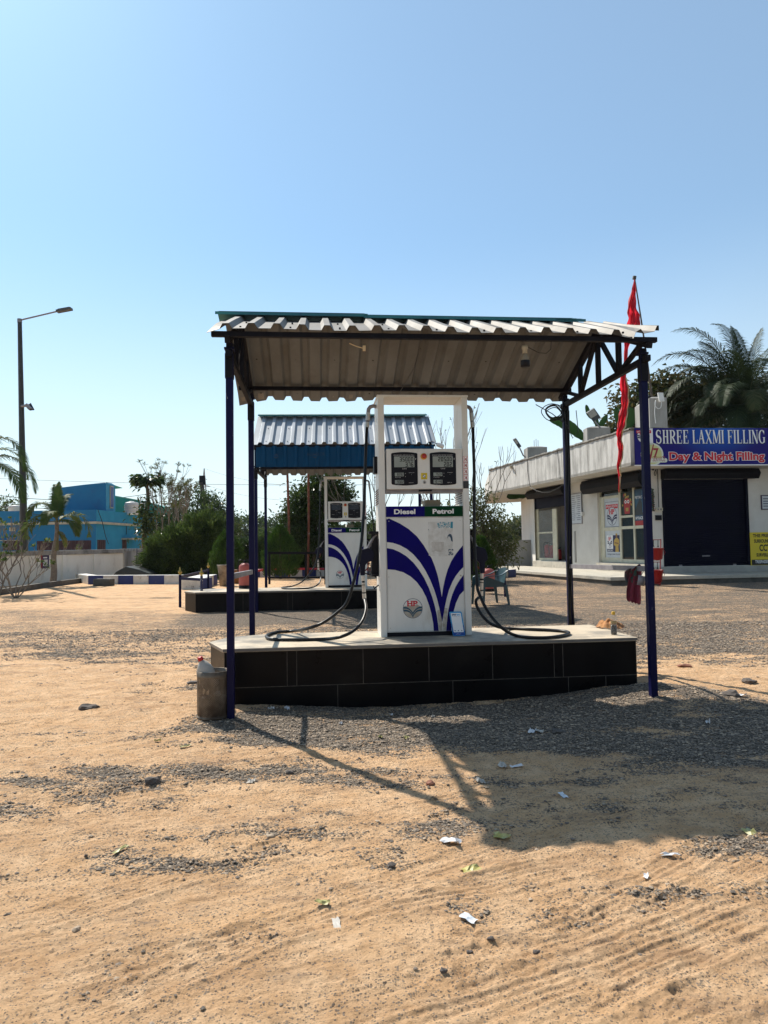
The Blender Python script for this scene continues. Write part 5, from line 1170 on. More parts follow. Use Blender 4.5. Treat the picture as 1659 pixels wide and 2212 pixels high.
# houses -----------------------------------------------------------------
def house():
    Y0 = 42.0; c = P(207, 1180, Y0); r = P(300, 1180, 48.0); l = P(-30, 1180, 42.3)
    ztop = P(207, 1101, Y0).z; zb1 = P(207, 1131.5, Y0).z; zb2 = P(207, 1126.5, Y0).z
    t = thing('blue_house', 'bright blue single storey house with rooftop block behind the white boundary wall', 'house', (c.x, c.y, 0))
    c0, r0, l0 = [Vector((p.x, p.y, 0)) for p in (c, r, l)]; up = lambda p, z: Vector((p.x, p.y, z)); back = Vector((-.5, 9, 0))
    m = MB(); m.add([up(l0, 0), up(c0, 0), up(c0, zb1), up(l0, zb1)], [(0, 1, 2, 3)], 0); m.add([up(c0, 0), up(r0, 0), up(r0, zb1), up(c0, zb1)], [(0, 1, 2, 3)], 1)
    m.add([up(r0, 0), up(r0 + back, 0), up(r0 + back, ztop), up(r0, ztop)], [(0, 1, 2, 3)], 1); m.build('wall', [HBLUE_SHADE, HBLUE_LIT], t, world=True)
    nl, nr = Vector((0, -.12, 0)), Vector((.12, 0, 0)); cc = c0 + Vector((.12, -.12, 0))
    m = MB(); m.prism([up(l0, zb1), up(c0, zb1), up(r0, zb1), up(r0 + back, zb1), up(l0 + back, zb1)], (0, 0, 0), (0, 0, .01))
    a, b, d_ = l0 + nl, cc, r0 + nr
    m.prism([a, b, d_, r0, c0 + Vector((.0, .0, 0)), l0], (0, 0, zb1), (0, 0, zb2)); m.build('cream_band', HCREAM, t, world=True)
    m = MB(); a2, b2, d2 = l0 + nl * .3, c0 + Vector((.04, -.04, 0)), r0 + nr * .3
    m.add([up(a2, zb2), up(b2, zb2), up(b2, ztop), up(a2, ztop)], [(0, 1, 2, 3)], 0); m.add([up(b2, zb2), up(d2, zb2), up(d2, ztop), up(b2, ztop)], [(0, 1, 2, 3)], 1)
    m.add([up(a2, ztop), up(b2, ztop), up(d2, ztop), up(d2 + Vector((-.15, 0, 0)), ztop), up(b2 + Vector((-.15, .15, 0)), ztop), up(a2 + Vector((0, .15, 0)), ztop)], [(0, 1, 2, 3, 4, 5)], 1)
    m.build('parapet', [HBLUE_SHADE, HBLUE_LIT], t, world=True)
    # rooftop block with rounded right shoulder
    Yb = 43.4; fl = lambda x, y, Y=Yb: P(*Z1(x, y), Y)
    prof = [fl(355, 1520), fl(703, 1520), fl(703, 1297), fl(690, 1295), fl(560, 1308), fl(375, 1331), fl(355, 1335)]
    m = MB(); m.add(prof, [tuple(range(7))], 0)
    side = [fl(703, 1520), fl(765, 1520, 46.5), fl(765, 1330, 46.5), fl(762, 1312, 46.3), fl(740, 1298, 45.5), fl(703, 1293)]; m.add(side, [tuple(range(6))], 1)
    bk = [p + Vector((-.3, 4, 0)) for p in prof]; m.add([prof[3], prof[2], side[4], side[3], bk[3], bk[5], prof[5]], [tuple(range(7))], 2)
    m.build('rooftop_block', [HBLUE_SHADE, HBLUE_LIT, HTEAL], t, world=True)
    ps = Plane(side[0], (side[1] - side[0]), (0, 0, 1)); ua, va = ps.uv(*Z1(727, 1470)); ub, vb = ps.uv(*Z1(747, 1328)); m = MB(); ps.slab(m, ua, ub, va, vb, -.02, .05, 0); w = m.build('window', HCREAM, t, world=True); m = MB(); ps.slab(m, ua + .08, ub - .08, va + .08, vb - .08, .03, .055); m.build('pane', PM('blue_shutter', (.03, .06, .22)), w, world=True)
    pf = Plane(c0, (c0 - l0), (0, 0, 1)); pr = Plane(c0, (r0 - c0), (0, 0, 1))
    for (x0, x1, y0, y1), pl in (((245, 605, 1677, 1745), pf), ((20, 150, 1680, 1745), pf), ((645, 700, 1675, 1745), pr), ((810, 840, 1675, 1745), pr)):
        ua, va = pl.uv(*Z1(x0, y1)); ub, vb = pl.uv(*Z1(x1, y0)); m = MB(); pl.slab(m, ua, ub, va, vb, -.1, .012); w = m.build('window', MAROON, t, world=True)
        m = MB(); n = max(2, int((ub - ua) / .22))
        for k in range(1, n): x = ua + (ub - ua) * k / n; pl.slab(m, x - .012, x + .012, va, vb, .012, .03)
        m.build('grille', PM('grille_iron', (.05, .03, .04)), w, world=True)
    m = MB(); ua, va = pf.uv(*Z1(63, 1617)); ub, vb = pf.uv(*Z1(102, 1592)); pf.slab(m, ua, ub, va, vb, 0, .03); m.build('vent_block', HCREAM, t, world=True)
    m = MB(); ua, va = pf.uv(*Z1(0, 1682)); ub, vb = pf.uv(*Z1(150, 1676)); pf.slab(m, ua, ub, va, vb, 0, .4); m.build('sunshade', HCREAM, t, world=True)
    m = MB(); ua, va = pr.uv(*Z1(806, 1674)); ub, vb = pr.uv(*Z1(880, 1664)); pr.slab(m, ua, ub, va, vb, 0, .7); m.build('sunshade', HCREAM, t, world=True)
    m = MB(); m.tube([P(*Z1(650, 1475), 41.9), P(*Z1(680, 1560), 41.8), P(*Z1(700, 1650), 42.5), P(*Z1(720, 1700), 43.5)], .02, 5); m.tube([P(*Z1(832, 1520), 46.2), P(*Z1(842, 1570), 46), P(*Z1(838, 1640), 46)], .02, 5); m.build('cable', RUBBER, t, world=True)
    # teal house behind
    Yt = 50.0; f2 = lambda x, y, Y=Yt: P(*Z1(x, y), Y)
    t = thing('teal_house', 'teal green house wall behind the blue house and water tank', 'house', (f2(900, 1565).x, Yt, 0))
    pr_ = [f2(755, 1640), f2(1085, 1640, 54), f2(1085, 1455, 54), f2(1000, 1428, 53), f2(765, 1385)]; m = MB(); m.prism(pr_, (0, 0, 0), (-.5, 6, 0)); m.build('wall', HTEAL, t, world=True)
    m = MB(); m.prism([f2(930, 1585), f2(1090, 1590, 53), f2(1090, 1572, 53), f2(930, 1560)], (.1, -.6, 0), (0, 0, 0)); m.build('roof_slab', HCREAM, t, world=True)
    m = MB(); m.prism([f2(765, 1388), f2(1000, 1431, 53), f2(1000, 1425, 53), f2(765, 1381)], (0, -.05, .0), (0, .2, 0)); m.build('parapet_top', PM('teal_light', (.10, .40, .33)), t, world=True)
    m = MB(); q_ = P(340, 1215, 41); q_.z = .0; m.T = Matrix.Translation(q_); m.box(0, 1.2, 0, 1.0, 0, 1.5); 
house()
def tank(label, c, r, h, group='white water tanks'):
    t = thing('water_tank', label, 'water tank', c, 0, group); m = MB(); prof = [(0, 0), (r * .97, 0)]
    for k in range(5): z = h * (.06 + .15 * k); prof += [(r, z), (r, z + h * .10), (r * .96, z + h * .115), (r * .96, z + h * .135)]
    prof += [(r * .98, h * .83), (r * .85, h * .92), (r * .4, h * .97), (0, h * .97)]; m.lathe(prof, 28, 0); m.build('tank_body', TANKW, t)
    m = MB(); m.lathe([(r * .32, h * .965), (r * .32, h * 1.01), (r * .25, h * 1.03), (0, h * 1.03)], 20); m.build('lid', TANKW, t)
c = P(*Z1(874, 1508), 46.5); tank('white ribbed water tank standing on the right part of the blue roof', c, .455, (1508 - 1420) / 3.07 * 46.5 / FD)
c = P(*Z1(105, 1492), 46.5); tank('white ribbed water tank at the far left behind the palm fronds', c, .445, (1492 - 1445) / 3.07 * 46.5 / FD)
m = MB()
for a, b in (((932, 1385), (932, 1500)), ((960, 1420), (960, 1500)), ((932, 1432), (1000, 1434))): m.tube([P(*Z1(*a), 47), P(*Z1(*b), 47)], .03, 6)
m.one('roof_pipework', [WHITEPL], 'thin pale plumbing pipes beside the right water tank', 'pipes', P(*Z1(932, 1500), 47))
# small flag behind the papaya
t = thing('small_flag', 'small dark red flag on a thin pole among the wispy trees', 'flag', P(*Y2(520, 700), 44)); m = MB(); m.tube([P(*Y2(530, 700), 44), P(*Y2(510, 255), 44)], .035, 6); m.build('flag_pole', GREYM, t, world=True)
m = MB(); m.add([P(*Y2(508, 262), 44), P(*Y2(485, 310), 43.9), P(*Y2(473, 365), 44.1), P(*Y2(492, 345), 43.9), P(*Y2(512, 330), 44)], [(0, 1, 2, 3, 4)]); m.build('flag_cloth', PM('dull_red_cloth', (.22, .03, .03)), t, world=True)
# street lamp with small solar light
b = G(53.5, 1261); Yl = b.y; t = thing('street_lamp', 'tall grey street lamp with long upward arm at the left', 'street lamp', b)
m = MB(); q_ = P(42.5, 690, Yl); m.tube([b - Vector((0, 0, .2)), b.lerp(q_, .25), b.lerp(q_, .6), q_], [.155, .13, .10, .075], 12); m.build('pole', PM('lamp_pole_grey', (.04, .04, .038), (.025, .025, .024), 4, .55), t, world=True)
m = MB(); q2 = P(128, 671.5, Yl); m.tube([P(42.5, 692, Yl), P(50, 690, Yl), q2], .032, 8); m.tube([q_ - Vector((0, 0, .12)), q_ + Vector((0, 0, .02))], .085, 12); m.tube([P(39, 716, Yl), P(48, 716, Yl)], .02, 6); m.build('arm', GREYM, t, world=True)
m = MB(); a, b2 = P(123, 673, Yl), P(155, 667, Yl); m.beam(a, b2, .22, .085, 0); m.beam(a + (b2 - a) * .1 + Vector((0, 0, .05)), a + (b2 - a) * .9 + Vector((0, 0, .045)), .16, .05, 0); m.build('lamp_head', PM('lamp_head_dark', (.05, .05, .05), (.08, .08, .08), 8, .5), t, world=True, bevel=.01)
m = MB(); m.tube([P(47, 877, Yl - .12), P(62, 876, Yl - .25)], .05, 8); m.beam(P(58, 874, Yl - .25), P(66, 884, Yl - .25), .2, .1); m.build('sensor_bracket', GREYM, t, world=True)
m = MB(); m.prism([P(60, 875, Yl - .3), P(66, 871, Yl - .1), P(74, 886, Yl - .1), P(64, 887, Yl - .3)], (0, 0, 0), (0, .02, .02)); m.build('solar_panel', BLACKP, t, world=True)
m = MB(); b = G(62, 1258); m.box(b.x - .05, b.x + .35, b.y - .1, b.y + .2, b.z, b.z + .32); m.one('junction_box', [GREYM], 'small metal box at the foot of the street lamp', 'box', b, bevel=.02)
m = MB(); pts = smooth_path([P(46, 1225, Yl - .4), P(50, 1232, Yl - .5), P(54, 1245, Yl - .6)], 4); m.tube(pts, .05, 8); m.one('bent_pipe', [PM('tan_pipe', (.42, .26, .16))], 'short bent tan pipe sticking out at the street lamp foot', 'pipe', pts[-1])
# power pole, wires, lattice tower
Yp = 60; t = thing('power_pole', 'dark leaning power pole with insulators behind the oleander bush', 'power pole', B_(441, 1190, Yp)); m = MB(); a, b = P(440, 1095, Yp), P(435.5, 1042, Yp); m.tube([B_(443, 1190, Yp), a, b], [.24, .22, .18], 8); m.build('pole', PM('pole_dark', (.03, .02, .018)), t, world=True)
m = MB()
for dx in (-4, 0, 4, 6): p_ = P(436 + dx * .9, 1040, Yp); m.tube([p_, p_ + Vector((0, 0, .5))], .09, 6); m.tube([p_ - Vector((0, 0, .3)), p_ + Vector((0, 0, .0))], .12, 6)
m.beam(P(430, 1040, Yp), P(443, 1039, Yp), .12, .12); m.beam(P(421, 1050, Yp), P(436, 1050, Yp), .08, .08); m.tube([P(419, 1055, Yp), P(424, 1050, Yp)], .12, 6); m.build('insulators', BLACKP, t, world=True)
WIRE = PM('wire', (.06, .06, .065))
def wire(label, pts, Y, r=.018, sag=0):
    a, b = P(*pts[0], Y[0]), P(*pts[1], Y[1]); n = 14; q = [a.lerp(b, i / n) - Vector((0, 0, sag * 4 * (i / n) * (1 - i / n))) for i in range(n + 1)]; m = MB(); m.tube(q, r, 4, cap=False); m.one('power_line', [WIRE], label, 'wire', q[0], 'overhead wires', fixn=False)
wire('overhead wire rising left to right to the leaning power pole, upper one', ((-20, 1068), (434, 1038)), (45, Yp), .02, .9)
wire('overhead wire to the leaning power pole, lower one', ((-20, 1092), (434, 1043)), (45, Yp), .02, .9)
wire('nearly level overhead wire crossing above the blue house', ((-20, 1033), (900, 1046)), (70, 70), .02, .3)
wire('thin overhead wire at the left low between palm and tank', ((-20, 1112), (200, 1098)), (70, 70), .018, .1)
wire('faint wire running from the lattice tower to the right', ((441, 1012), (760, 1045)), (190, 150), .03, 2)
wire('faint wire lower on the lattice tower to the right', ((449, 1049), (760, 1075)), (190, 150), .03, 2)
wire('upper thin wire between the loose tree and the shop', ((1090, 1021), (1170, 1023)), (80, 80), .018, .1)
wire('middle thin wire between the loose tree and the shop', ((1090, 1042), (1170, 1034)), (80, 80), .018, .1)
wire('lower thin wire between the loose tree and the shop', ((1090, 1056), (1170, 1046)), (80, 80), .018, .1)
t = thing('lattice_tower', 'faint distant steel lattice power tower behind the leaning pole', 'tower', B_(441, 1180, 190)); m = MB(); Yt = 190
T_ = lambda x, y, dy=0: P(x, y, Yt + dy)
lv = [(441, 1012, 0), (441, 1025, 1.2), (441, 1040, 2.6), (441, 1053, 3.6), (441, 1075, 5), (441, 1110, 7.5), (441, 1160, 11)]
for (x, y, w), (x2, y2, w2) in zip(lv, lv[1:]):
    for s in (-1, 1):
        m.beam(T_(x + s * w, y), T_(x2 + s * w2, y2), .2, .2); m.beam(T_(x + s * w, y), T_(x2 - s * w2, y2), .11, .11)
    m.beam(T_(x2 - w2, y2), T_(x2 + w2, y2), .12, .12)
for s in (-1, 1): m.beam(T_(441, 1047), T_(441 + s * 13, 1051), .15, .15); m.beam(T_(441, 1051), T_(441 + s * 13, 1051), .15, .15); m.beam(T_(441, 1033), T_(441 + s * 6, 1036), .15, .15)
m.build('lattice', PM('tower_steel', (.18, .18, .19)), t, world=True)

# ------------------------------------------------------------------ railing with finials at the far island, extinguishers, buckets
t = thing('finial_rail', 'dark blue three post guard rail with small gold finials', 'railing', G(389, 1312)); ps_ = [G(389, 1312), G(435.5, 1317), G(450, 1271)]
for i, b in enumerate(ps_):
    m = MB(); m.tube([b - Vector((0, 0, .2)), b + Vector((0, 0, .74 if i < 2 else .62))], .03, 10); po = m.build('post', BLUEP if i != 1 else PM('chipped_blue_post', (.008, .010, .07), (.4, .4, .42), 10, .5, lo=.58, hi=.6), t, world=True)
    z = .74 if i < 2 else .62; m = MB(); m.T = Matrix.Translation(b + Vector((0, 0, z))); m.lathe([(.03, 0), (.022, .02), (.045, .05), (.045, .075), (.015, .11), (.020, .13), (.004, .17), (0, .17)], 14); m.build('finial', PM('dull_gold', (.42, .30, .08), metal=.7, rough=.35), po, world=True)
m = MB(); m.beam(ps_[0] + Vector((0, 0, .66)), ps_[1] + Vector((0, 0, .66)), .03, .06); m.beam(ps_[0] + Vector((0, 0, .69)), ps_[2] + Vector((0, 0, .55)), .03, .06); m.build('rail_bar', BLUEP, t, world=True)
t = thing('guard_rail', 'plain dark rail fence behind the far island left of the far pump', 'railing', B_(580, 1262, 18.3)); m = MB(); Yr = 18.3
m.beam(P(579, 1194.5, Yr), P(705, 1194.5, Yr), .04, .06); m.beam(P(579, 1248, Yr), P(705, 1248, Yr), .04, .05); m.beam(P(661, 1194, Yr), P(661, 1249, Yr), .05, .05); m.beam(P(703, 1194, Yr), P(703, 1262, Yr), .05, .05); m.beam(P(582, 1194, Yr), P(582, 1262, Yr), .05, .05); m.build('bars', BLACKM, t, world=True)
def extinguisher(label, base, r, h, mat=PINKRED, cart=False, group='red fire extinguishers', wheel=False):
    t = thing('fire_extinguisher', label, 'fire extinguisher', base, 0, group); m = MB(); m.lathe([(0, 0), (r * .96, 0), (r, h * .04), (r, h * .80), (r * .9, h * .89), (r * .45, h * .96), (r * .25, h * .97)], 22); m.build('cylinder', mat, t)
    m = MB(); m.lathe([(r * 1.01, 0), (r * 1.015, h * .12)], 22); m.build('foot_ring', BLACKP, t)
    m = MB(); m.lathe([(r * .22, h * .96), (r * .22, h * 1.06), (0, h * 1.06)], 12); m.beam((-r * .3, 0, h * 1.06), (r * .8, 0, h * 1.12), .02, .015); m.beam((-r * .3, 0, h * 1.03), (r * .7, 0, h * 1.04), .02, .012); m.build('valve', BLACKP, t)
    m = MB(); m.tube(smooth_path([Vector(p) for p in ((0, 0, h * 1.03), (-r * .9, 0, h * 1.07), (-r * 1.15, 0, h * .8), (-r * 1.08, -.02, h * .4))], 5), r * .09, 6); m.build('hose', RUBBER, t)
    return t
extinguisher('large faded red extinguisher cylinder standing on the far island behind the left posts', hitz(529, 1271, .56) + Vector((0, 0, .002)), .135, .60)
q_ = P(1055, 1232, 18.5); q_.z = .27; extinguisher('faded red extinguisher behind the plastic chair', q_, .16, .62)
def bucket(label, base, r0, r1, h, mat, name='bucket', group=None, rim=True):
    t = thing(name, label, 'bucket', base, 0, group); m = MB(); m.lathe([(0, .01), (r0, .0), (r1, h), (r1 + .012, h), (r1 + .012, h - .02), (r1 - .006, h - .03), (r0 - .004, .012), (0, .014)], 24); m.build('pail', mat, t)
    m = MB(); m.tube([Vector((r1 * cos(a), -.02, h - .01 - r1 * .8 * sin(a))) for a in np.linspace(0, pi, 12)], .004, 5); m.build('handle', GREYM, t); return t
q_ = G(*Y2(1345, 1735)); bucket('tall dirty cream plastic bucket left of the large extinguisher', q_, .18, .25, .68, PM('dirty_cream_plastic', (.40, .34, .27), (.24, .19, .15), 5, .6, c3=(.10, .08, .07), sc3=5, lo3=.55, hi3=.7))
q_ = G(*Y2(1500, 1700)); t = thing('wicker_basket', 'orange woven basket behind the large extinguisher', 'basket', q_); m = MB(); prof = [(0, 0)] + [(.22 + .05 * k / 10 + (.008 if k % 2 else 0), .045 * k) for k in range(11)] + [(.25, .44)]; m.lathe(prof, 22); m.build('weave', PM('orange_wicker', (.40, .17, .04), (.22, .09, .03), 14, .8), t); m = MB(); m.lathe([(.27, .44), (.285, .45), (.27, .47), (.25, .45)], 22); m.build('rim', PM('orange_wicker_dark', (.22, .09, .03)), t)

# plastic armchair
def chair():
    b = G(1058, 1306); t = thing('plastic_chair', 'dark teal moulded plastic armchair seen from behind right of the nearest pump', 'chair', b, R(-72))
    CH = PM('teal_plastic', (.015, .045, .055), (.02, .055, .065), 6, .38)
    m = MB(); m.prism([Vector(p) for p in ((-.24, -.22, 0), (.24, -.22, 0), (.21, .22, 0), (-.21, .22, 0))], (0, 0, .42), (0, 0, .40)); m.build('seat', CH, t, bevel=.008)
    m = MB(); n = 14; vs = []
    for j in range(5):
        z = .42 + .40 * j / 4; w = .24 - .02 * (j / 4) ** 3
        for i in range(n + 1): a = -1 + 2 * i / n; vs.append((a * w, .23 + .10 * j / 4 + .05 * (1 - a * a), z - (.05 * a * a if j == 4 else 0)))
    k = n + 1; fs = [(j * k + i, j * k + i + 1, (j + 1) * k + i + 1, (j + 1) * k + i) for j in range(4) for i in range(n) if not (j in (1, 2) and i in (3, 6, 9, 12) and False)]
    m.add(vs, fs, 0, True); m.add([(x, y + .006, z) for x, y, z in vs], [tuple(reversed(f)) for f in fs], 0, True); m.build('backrest', CH, t, fixn=False)
    for s in (-1, 1):
        m = MB(); pts = smooth_path([Vector(p) for p in ((s * .22, .34, .80), (s * .26, .30, .74), (s * .29, .12, .655), (s * .29, -.12, .645), (s * .28, -.24, .62), (s * .27, -.27, .55))], 5)
        for a, b_ in zip(pts, pts[1:]): m.beam(a, b_, .055, .018)
        m.build('armrest', CH, t)
        for y0, y1, z1 in ((-.26, -.29, .60), (.26, .33, .44)):
            m = MB(); m.prism([Vector((s * .26, y0 - .035, z1)), Vector((s * .26, y0 + .045, z1)), Vector((s * .285, y1 + .022, 0)), Vector((s * .285, y1 - .022, 0))], (.012, 0, 0), (-.012, 0, 0)); m.build('leg', CH, t, bevel=.004)
        m = MB(); m.prism([Vector((s * .26, -.24, .60)), Vector((s * .27, -.20, .64)), Vector((s * .255, .24, .48)), Vector((s * .25, .24, .40)), Vector((s * .25, -.22, .40))], (.005, 0, 0), (-.005, 0, 0)); m.build('side_panel', CH, t)
chair()
m = MB(); b = G(1092, 1289); m.T = Matrix.Translation(b); m.tube([(0, 0, -.2), (-.02, 0, .70)], .032, 8); m.one('short_post', [BLUEP], 'short blue steel post standing beside the plastic chair', 'post', b)
# perforated bin and bottle
def bin_():
    b = G(*Z7(170, 797)); b.z = hz(b.x, b.y) - .015; t = thing('perforated_bin', 'stained perforated steel waste bin leaning against the left front post', 'waste bin', b)
    r, h = .135, .415; PERF, nt, bs = node_mat('perforated_steel'); N, L = nt.nodes, nt.links
    PERF.blend_method = 'HASHED' if hasattr(PERF, 'blend_method') else None
    bs.inputs['Metallic'].default_value = .8; bs.inputs['Roughness'].default_value = .42
    m = MB(); n = 120; rows = 40
    # real holes: a staggered lattice of small quads left out
    vs = []; fs = []
    for j in range(rows * 2 + 1):
        z = .03 + (h - .075) * j / (rows * 2)
        for i in range(n * 1): a = 2 * pi * i / n; vs.append((r * cos(a), r * sin(a), z))
    for j in range(rows * 2):
        for i in range(n):
            row = (j // 2) % 2
            if j % 2 == 0 and (i + row) % 2 == 0 and 2 < j < rows * 2 - 3: continue
            fs.append((j * n + i, j * n + (i + 1) % n, (j + 1) * n + (i + 1) % n, (j + 1) * n + i))
    m.add(vs, fs, 0, True); m.build('perforated_side', STEEL, t, fixn=False)
    m = MB(); m.lathe([(0, .03), (r - .012, .03), (r - .014, h * .45), (0, h * .5)], 30); m.build('bin_liner', PM('dark_liner', (.02, .015, .012), (.06, .035, .02), 6, .7), t)
    m = MB(); m.lathe([(r + .002, h - .05), (r + .003, h), (r - .003, h), (r - .003, h - .05)], 40, 0); m.build('rim_band', STEEL, t)
    m = MB(); m.lathe([(0, .02), (r - .002, .02), (r + .003, 0), (r + .003, .035), (r, .036)], 40, 0); m.build('base_band', STEEL, t)
    rr = random.Random(3); m = MB()
    for k in range(14): a, q = rr.uniform(0, 6.28), rr.uniform(0, .09); m.lathe([(0, 0), (.035, .01), (.02, .03), (0, .035)], 6, k % 3, Matrix.Translation((q * cos(a), q * sin(a), .10 + rr.uniform(0, .17))) @ Matrix.Rotation(rr.uniform(0, 3), 4, 'X'))
    m.one('rubbish', [PM('rag_brown', (.16, .10, .06)), PM('paper_grey', (.35, .33, .3)), PM('dark_rag', (.04, .03, .03))], 'crumpled rubbish filling the perforated bin', 'rubbish', b); m_o = bpy.data.objects[-1] if False else None
    for o in COL.objects:
        if o.name.startswith('rubbish'): o.location = b; 
    return b
bb = bin_()
for o in COL.objects:
    if o.name == 'rubbish':
        for v in o.data.vertices: v.co += bb
t = thing('plastic_bottle', 'cloudy white plastic bottle with red cap sticking out of the waste bin', 'bottle', bb + Vector((-.005, -.01, .27))); t.rotation_euler = (R(8), R(-20), 0); t.scale = (1.15, 1.15, 1.2)
m = MB(); m.lathe([(0, 0), (.055, .005), (.062, .03), (.062, .13), (.055, .16), (.03, .195), (.018, .205), (.018, .215)], 24); bo = m.build('bottle_body', PM('cloudy_plastic', (.46, .45, .42), (.36, .34, .30), 6, .35, trans=.15), t)
m = MB(); m.lathe([(.0195, .212), (.0205, .214), (.0205, .236), (.018, .239), (0, .239)], 20); m.build('cap', PM('red_cap', (.45, .01, .012), rough=.35), t)
# small bottle with dark oil and rag on the island
def on_is(px, py): return hitz(px, py, .541)
b = on_is(*Z8(1254, 312)); t = thing('oil_bottle', 'small clear bottle of dark oil with yellow cap on the near island', 'bottle', b); k = .95
m = MB(); m.lathe([(0, .001), (.030, .001), (.032, .01), (.032, .17), (.026, .19), (.015, .20), (.015, .206)], 20); m.build('bottle_body', glassmat('clear_plastic', (.6, .6, .55), .14, .1), t)
m = MB(); m.lathe([(0, .004), (.0285, .004), (.030, .012), (.030, .095), (0, .095)], 20); m.build('oil', PM('dark_oil', (.012, .006, .004), rough=.1), t)
m = MB(); m.lathe([(.017, .203), (.0175, .205), (.0175, .232), (.015, .235), (0, .235)], 16); m.build('cap', PM('yellow_cap', (.62, .36, .02), rough=.4), t)
m = MB(); m.lathe([(.0322, .115), (.0325, .118), (.0325, .135), (.0322, .138)], 20); m.build('label', PM('pale_label', (.3, .22, .1), rough=.5), t)
def cloth_blob(name, label, centre, sx, sy, h, mats, seed, cat='rag', rz=0):
    n = 40; x, y = np.meshgrid(np.linspace(-1, 1, n), np.linspace(-1, 1, n)); a = np.arctan2(y, x); rr = np.sqrt(x * x + y * y) 
    edge = .82 + .3 * (vnoise(a * 1.6 + 10, a * 0 + seed, seed) - .5); k = np.clip(1 - (rr / edge) ** 4, 0, 1)
    z = h * k * (.25 + 1.1 * np.abs(fbm(x * 2.6 + seed, y * 2.6, seed, 4, .55) - .5) * 2) + .003
    z2 = z; V = np.stack([x * sx, y * sy, z2], -1).reshape(-1, 3); idx = np.arange(n * n).reshape(n, n); keep = (rr < edge)
    F = []; 
    for i in range(n - 1):
        for j in range(n - 1):
            if keep[i, j] and keep[i + 1, j] and keep[i, j + 1] and keep[i + 1, j + 1]: F.append((idx[i, j], idx[i, j + 1], idx[i + 1, j + 1], idx[i + 1, j]))
    m = MB(); m.T = Matrix.Translation(centre) @ Matrix.Rotation(rz, 4, 'Z'); m.add([tuple(v) for v in V], F, 0, True); return m.one(name, mats, label, cat, centre, fixn=False)
cloth_blob('rag', 'crumpled orange brown rag on the near island beside the oil bottle', on_is(*Z8(1230, 268)), .19, .20, .105, [PM('orange_rag', (.50, .24, .09), (.30, .13, .05), 12, .95, c3=(.10, .05, .03), sc3=6, lo3=.55, hi3=.7, bump=.003, bsc=60)], 5)
# ------------------------------------------------------------------ the shop
SHW = PM('shop_white_wall', (.66, .64, .59), (.58, .56, .51), 1.5, .85, c3=(.36, .33, .28), sc3=1.8, lo3=.64, hi3=.85, bump=.003, bsc=6)
FASW = PM('streaked_white_fascia', (.60, .585, .55), (.46, .445, .415), 2.4, .9, c3=(.15, .14, .125), sc3=2.6, lo3=.46, hi3=.72, stretch=(1.8, 1.8, .30), bump=.005, bsc=6)
COPD = PM('mouldy_coping', (.22, .20, .175), (.08, .075, .065), 5, .95, c3=(.42, .40, .36), sc3=7, lo3=.60, hi3=.68, bump=.012, bsc=14)
SHUT = PM('navy_roller_shutter', (.0015, .002, .010), (.003, .003, .014), 2, .6, spec=.12)
FRAMEC = PM('cream_door_frame', (.62, .60, .46), (.52, .50, .38), 5, .5)
GLASS = glassmat('shop_glass', (.05, .06, .06), .55, .04)
FLOORC = PM('pale_step_stone', (.50, .46, .38), (.40, .37, .31), 3, .7, c3=(.24, .21, .17), sc3=2.5, lo3=.55, hi3=.75)
PLINTH = PM('grey_plinth_tile', (.36, .35, .32), (.28, .27, .25), 3, .5)
C_ = Vector((7.53, 21.5, 0)); F_ = Vector((4.91, 32.7, 0)); bd = Vector((.996, .09, 0)).normalized(); B1 = C_ + bd * 9.5
W0 = P(1410, 1180, 22.75); W0.z = 0; ad = Vector((-.228, .974, 0)).normalized(); WA = W0 + ad * 8.65; WB = W0 + bd * 8.5
back = Vector((.9, 8, 0)); up = lambda p, z: Vector((p.x, p.y, z))
FZ, ZB, ZT = .49, 3.82, 4.95
shop = thing('filling_station_shop', 'white single storey shop building with deep fascia behind the right posts', 'shop', (W0.x, W0.y, 0))
plA = Plane(WA, -ad, (0, 0, 1)); plB = Plane(W0, bd, (0, 0, 1))
def holed(name, pl, L, v0, v1, holes, th, mat, parent):
    m = MB(); us = sorted({0.0, L} | {h[0] for h in holes} | {h[1] for h in holes})
    for a, b in zip(us, us[1:]):
        hs = [h for h in holes if h[0] <= a + 1e-6 and h[1] >= b - 1e-6]
        if not hs: pl.slab(m, a, b, v0, v1, -th, 0)
        else:
            h = hs[0]
            if h[2] > v0: pl.slab(m, a, b, v0, h[2], -th, 0)
            pl.slab(m, a, b, h[3], v1, -th, 0)
    return m.build(name, mat, parent, world=True)
wa0, wb0 = plA.uv(*Y5(628, 1540)); wa1, _ = plA.uv(*Y5(990, 1540)); wtop = plA.uv(*Y5(640, 850))[1] + .15
da0, db0 = plA.uv(*Y6(205, 1765)); da1 = plA.uv(*Y6(1062, 1765))[0]; dtop = plA.uv(*Y6(200, 480))[1] + .2
sb0, sv0 = plB.uv(*Y7(300, 1945)); sb0 = plB.uv(*Y7(262, 1400))[0]; sb1 = plB.uv(*Y7(1338, 1400))[0]; sv0 = plB.uv(*Y7(700, 1940))[1]; sv1 = plB.uv(*Y7(700, 840))[1]
holed('wall', plA, 8.65, .1, ZB + .02, [(wa0, wa1, wb0, wtop), (da0, da1, db0, dtop)], .2, SHW, shop)
holed('wall', plB, 8.5, .1, ZB + .02, [(sb0, sb1, sv0, sv1)], .2, SHW, shop)
m = MB(); m.add([up(WA, .1), up(WA + back * .9, .1), up(WA + back * .9, ZB), up(WA, ZB)], [(0, 1, 2, 3)]); m.add([up(WA + back * .9, .1), up(WB + back, .1), up(WB + back, ZB), up(WA + back * .9, ZB)], [(0, 1, 2, 3)]); m.build('wall', SHW, shop, world=True)
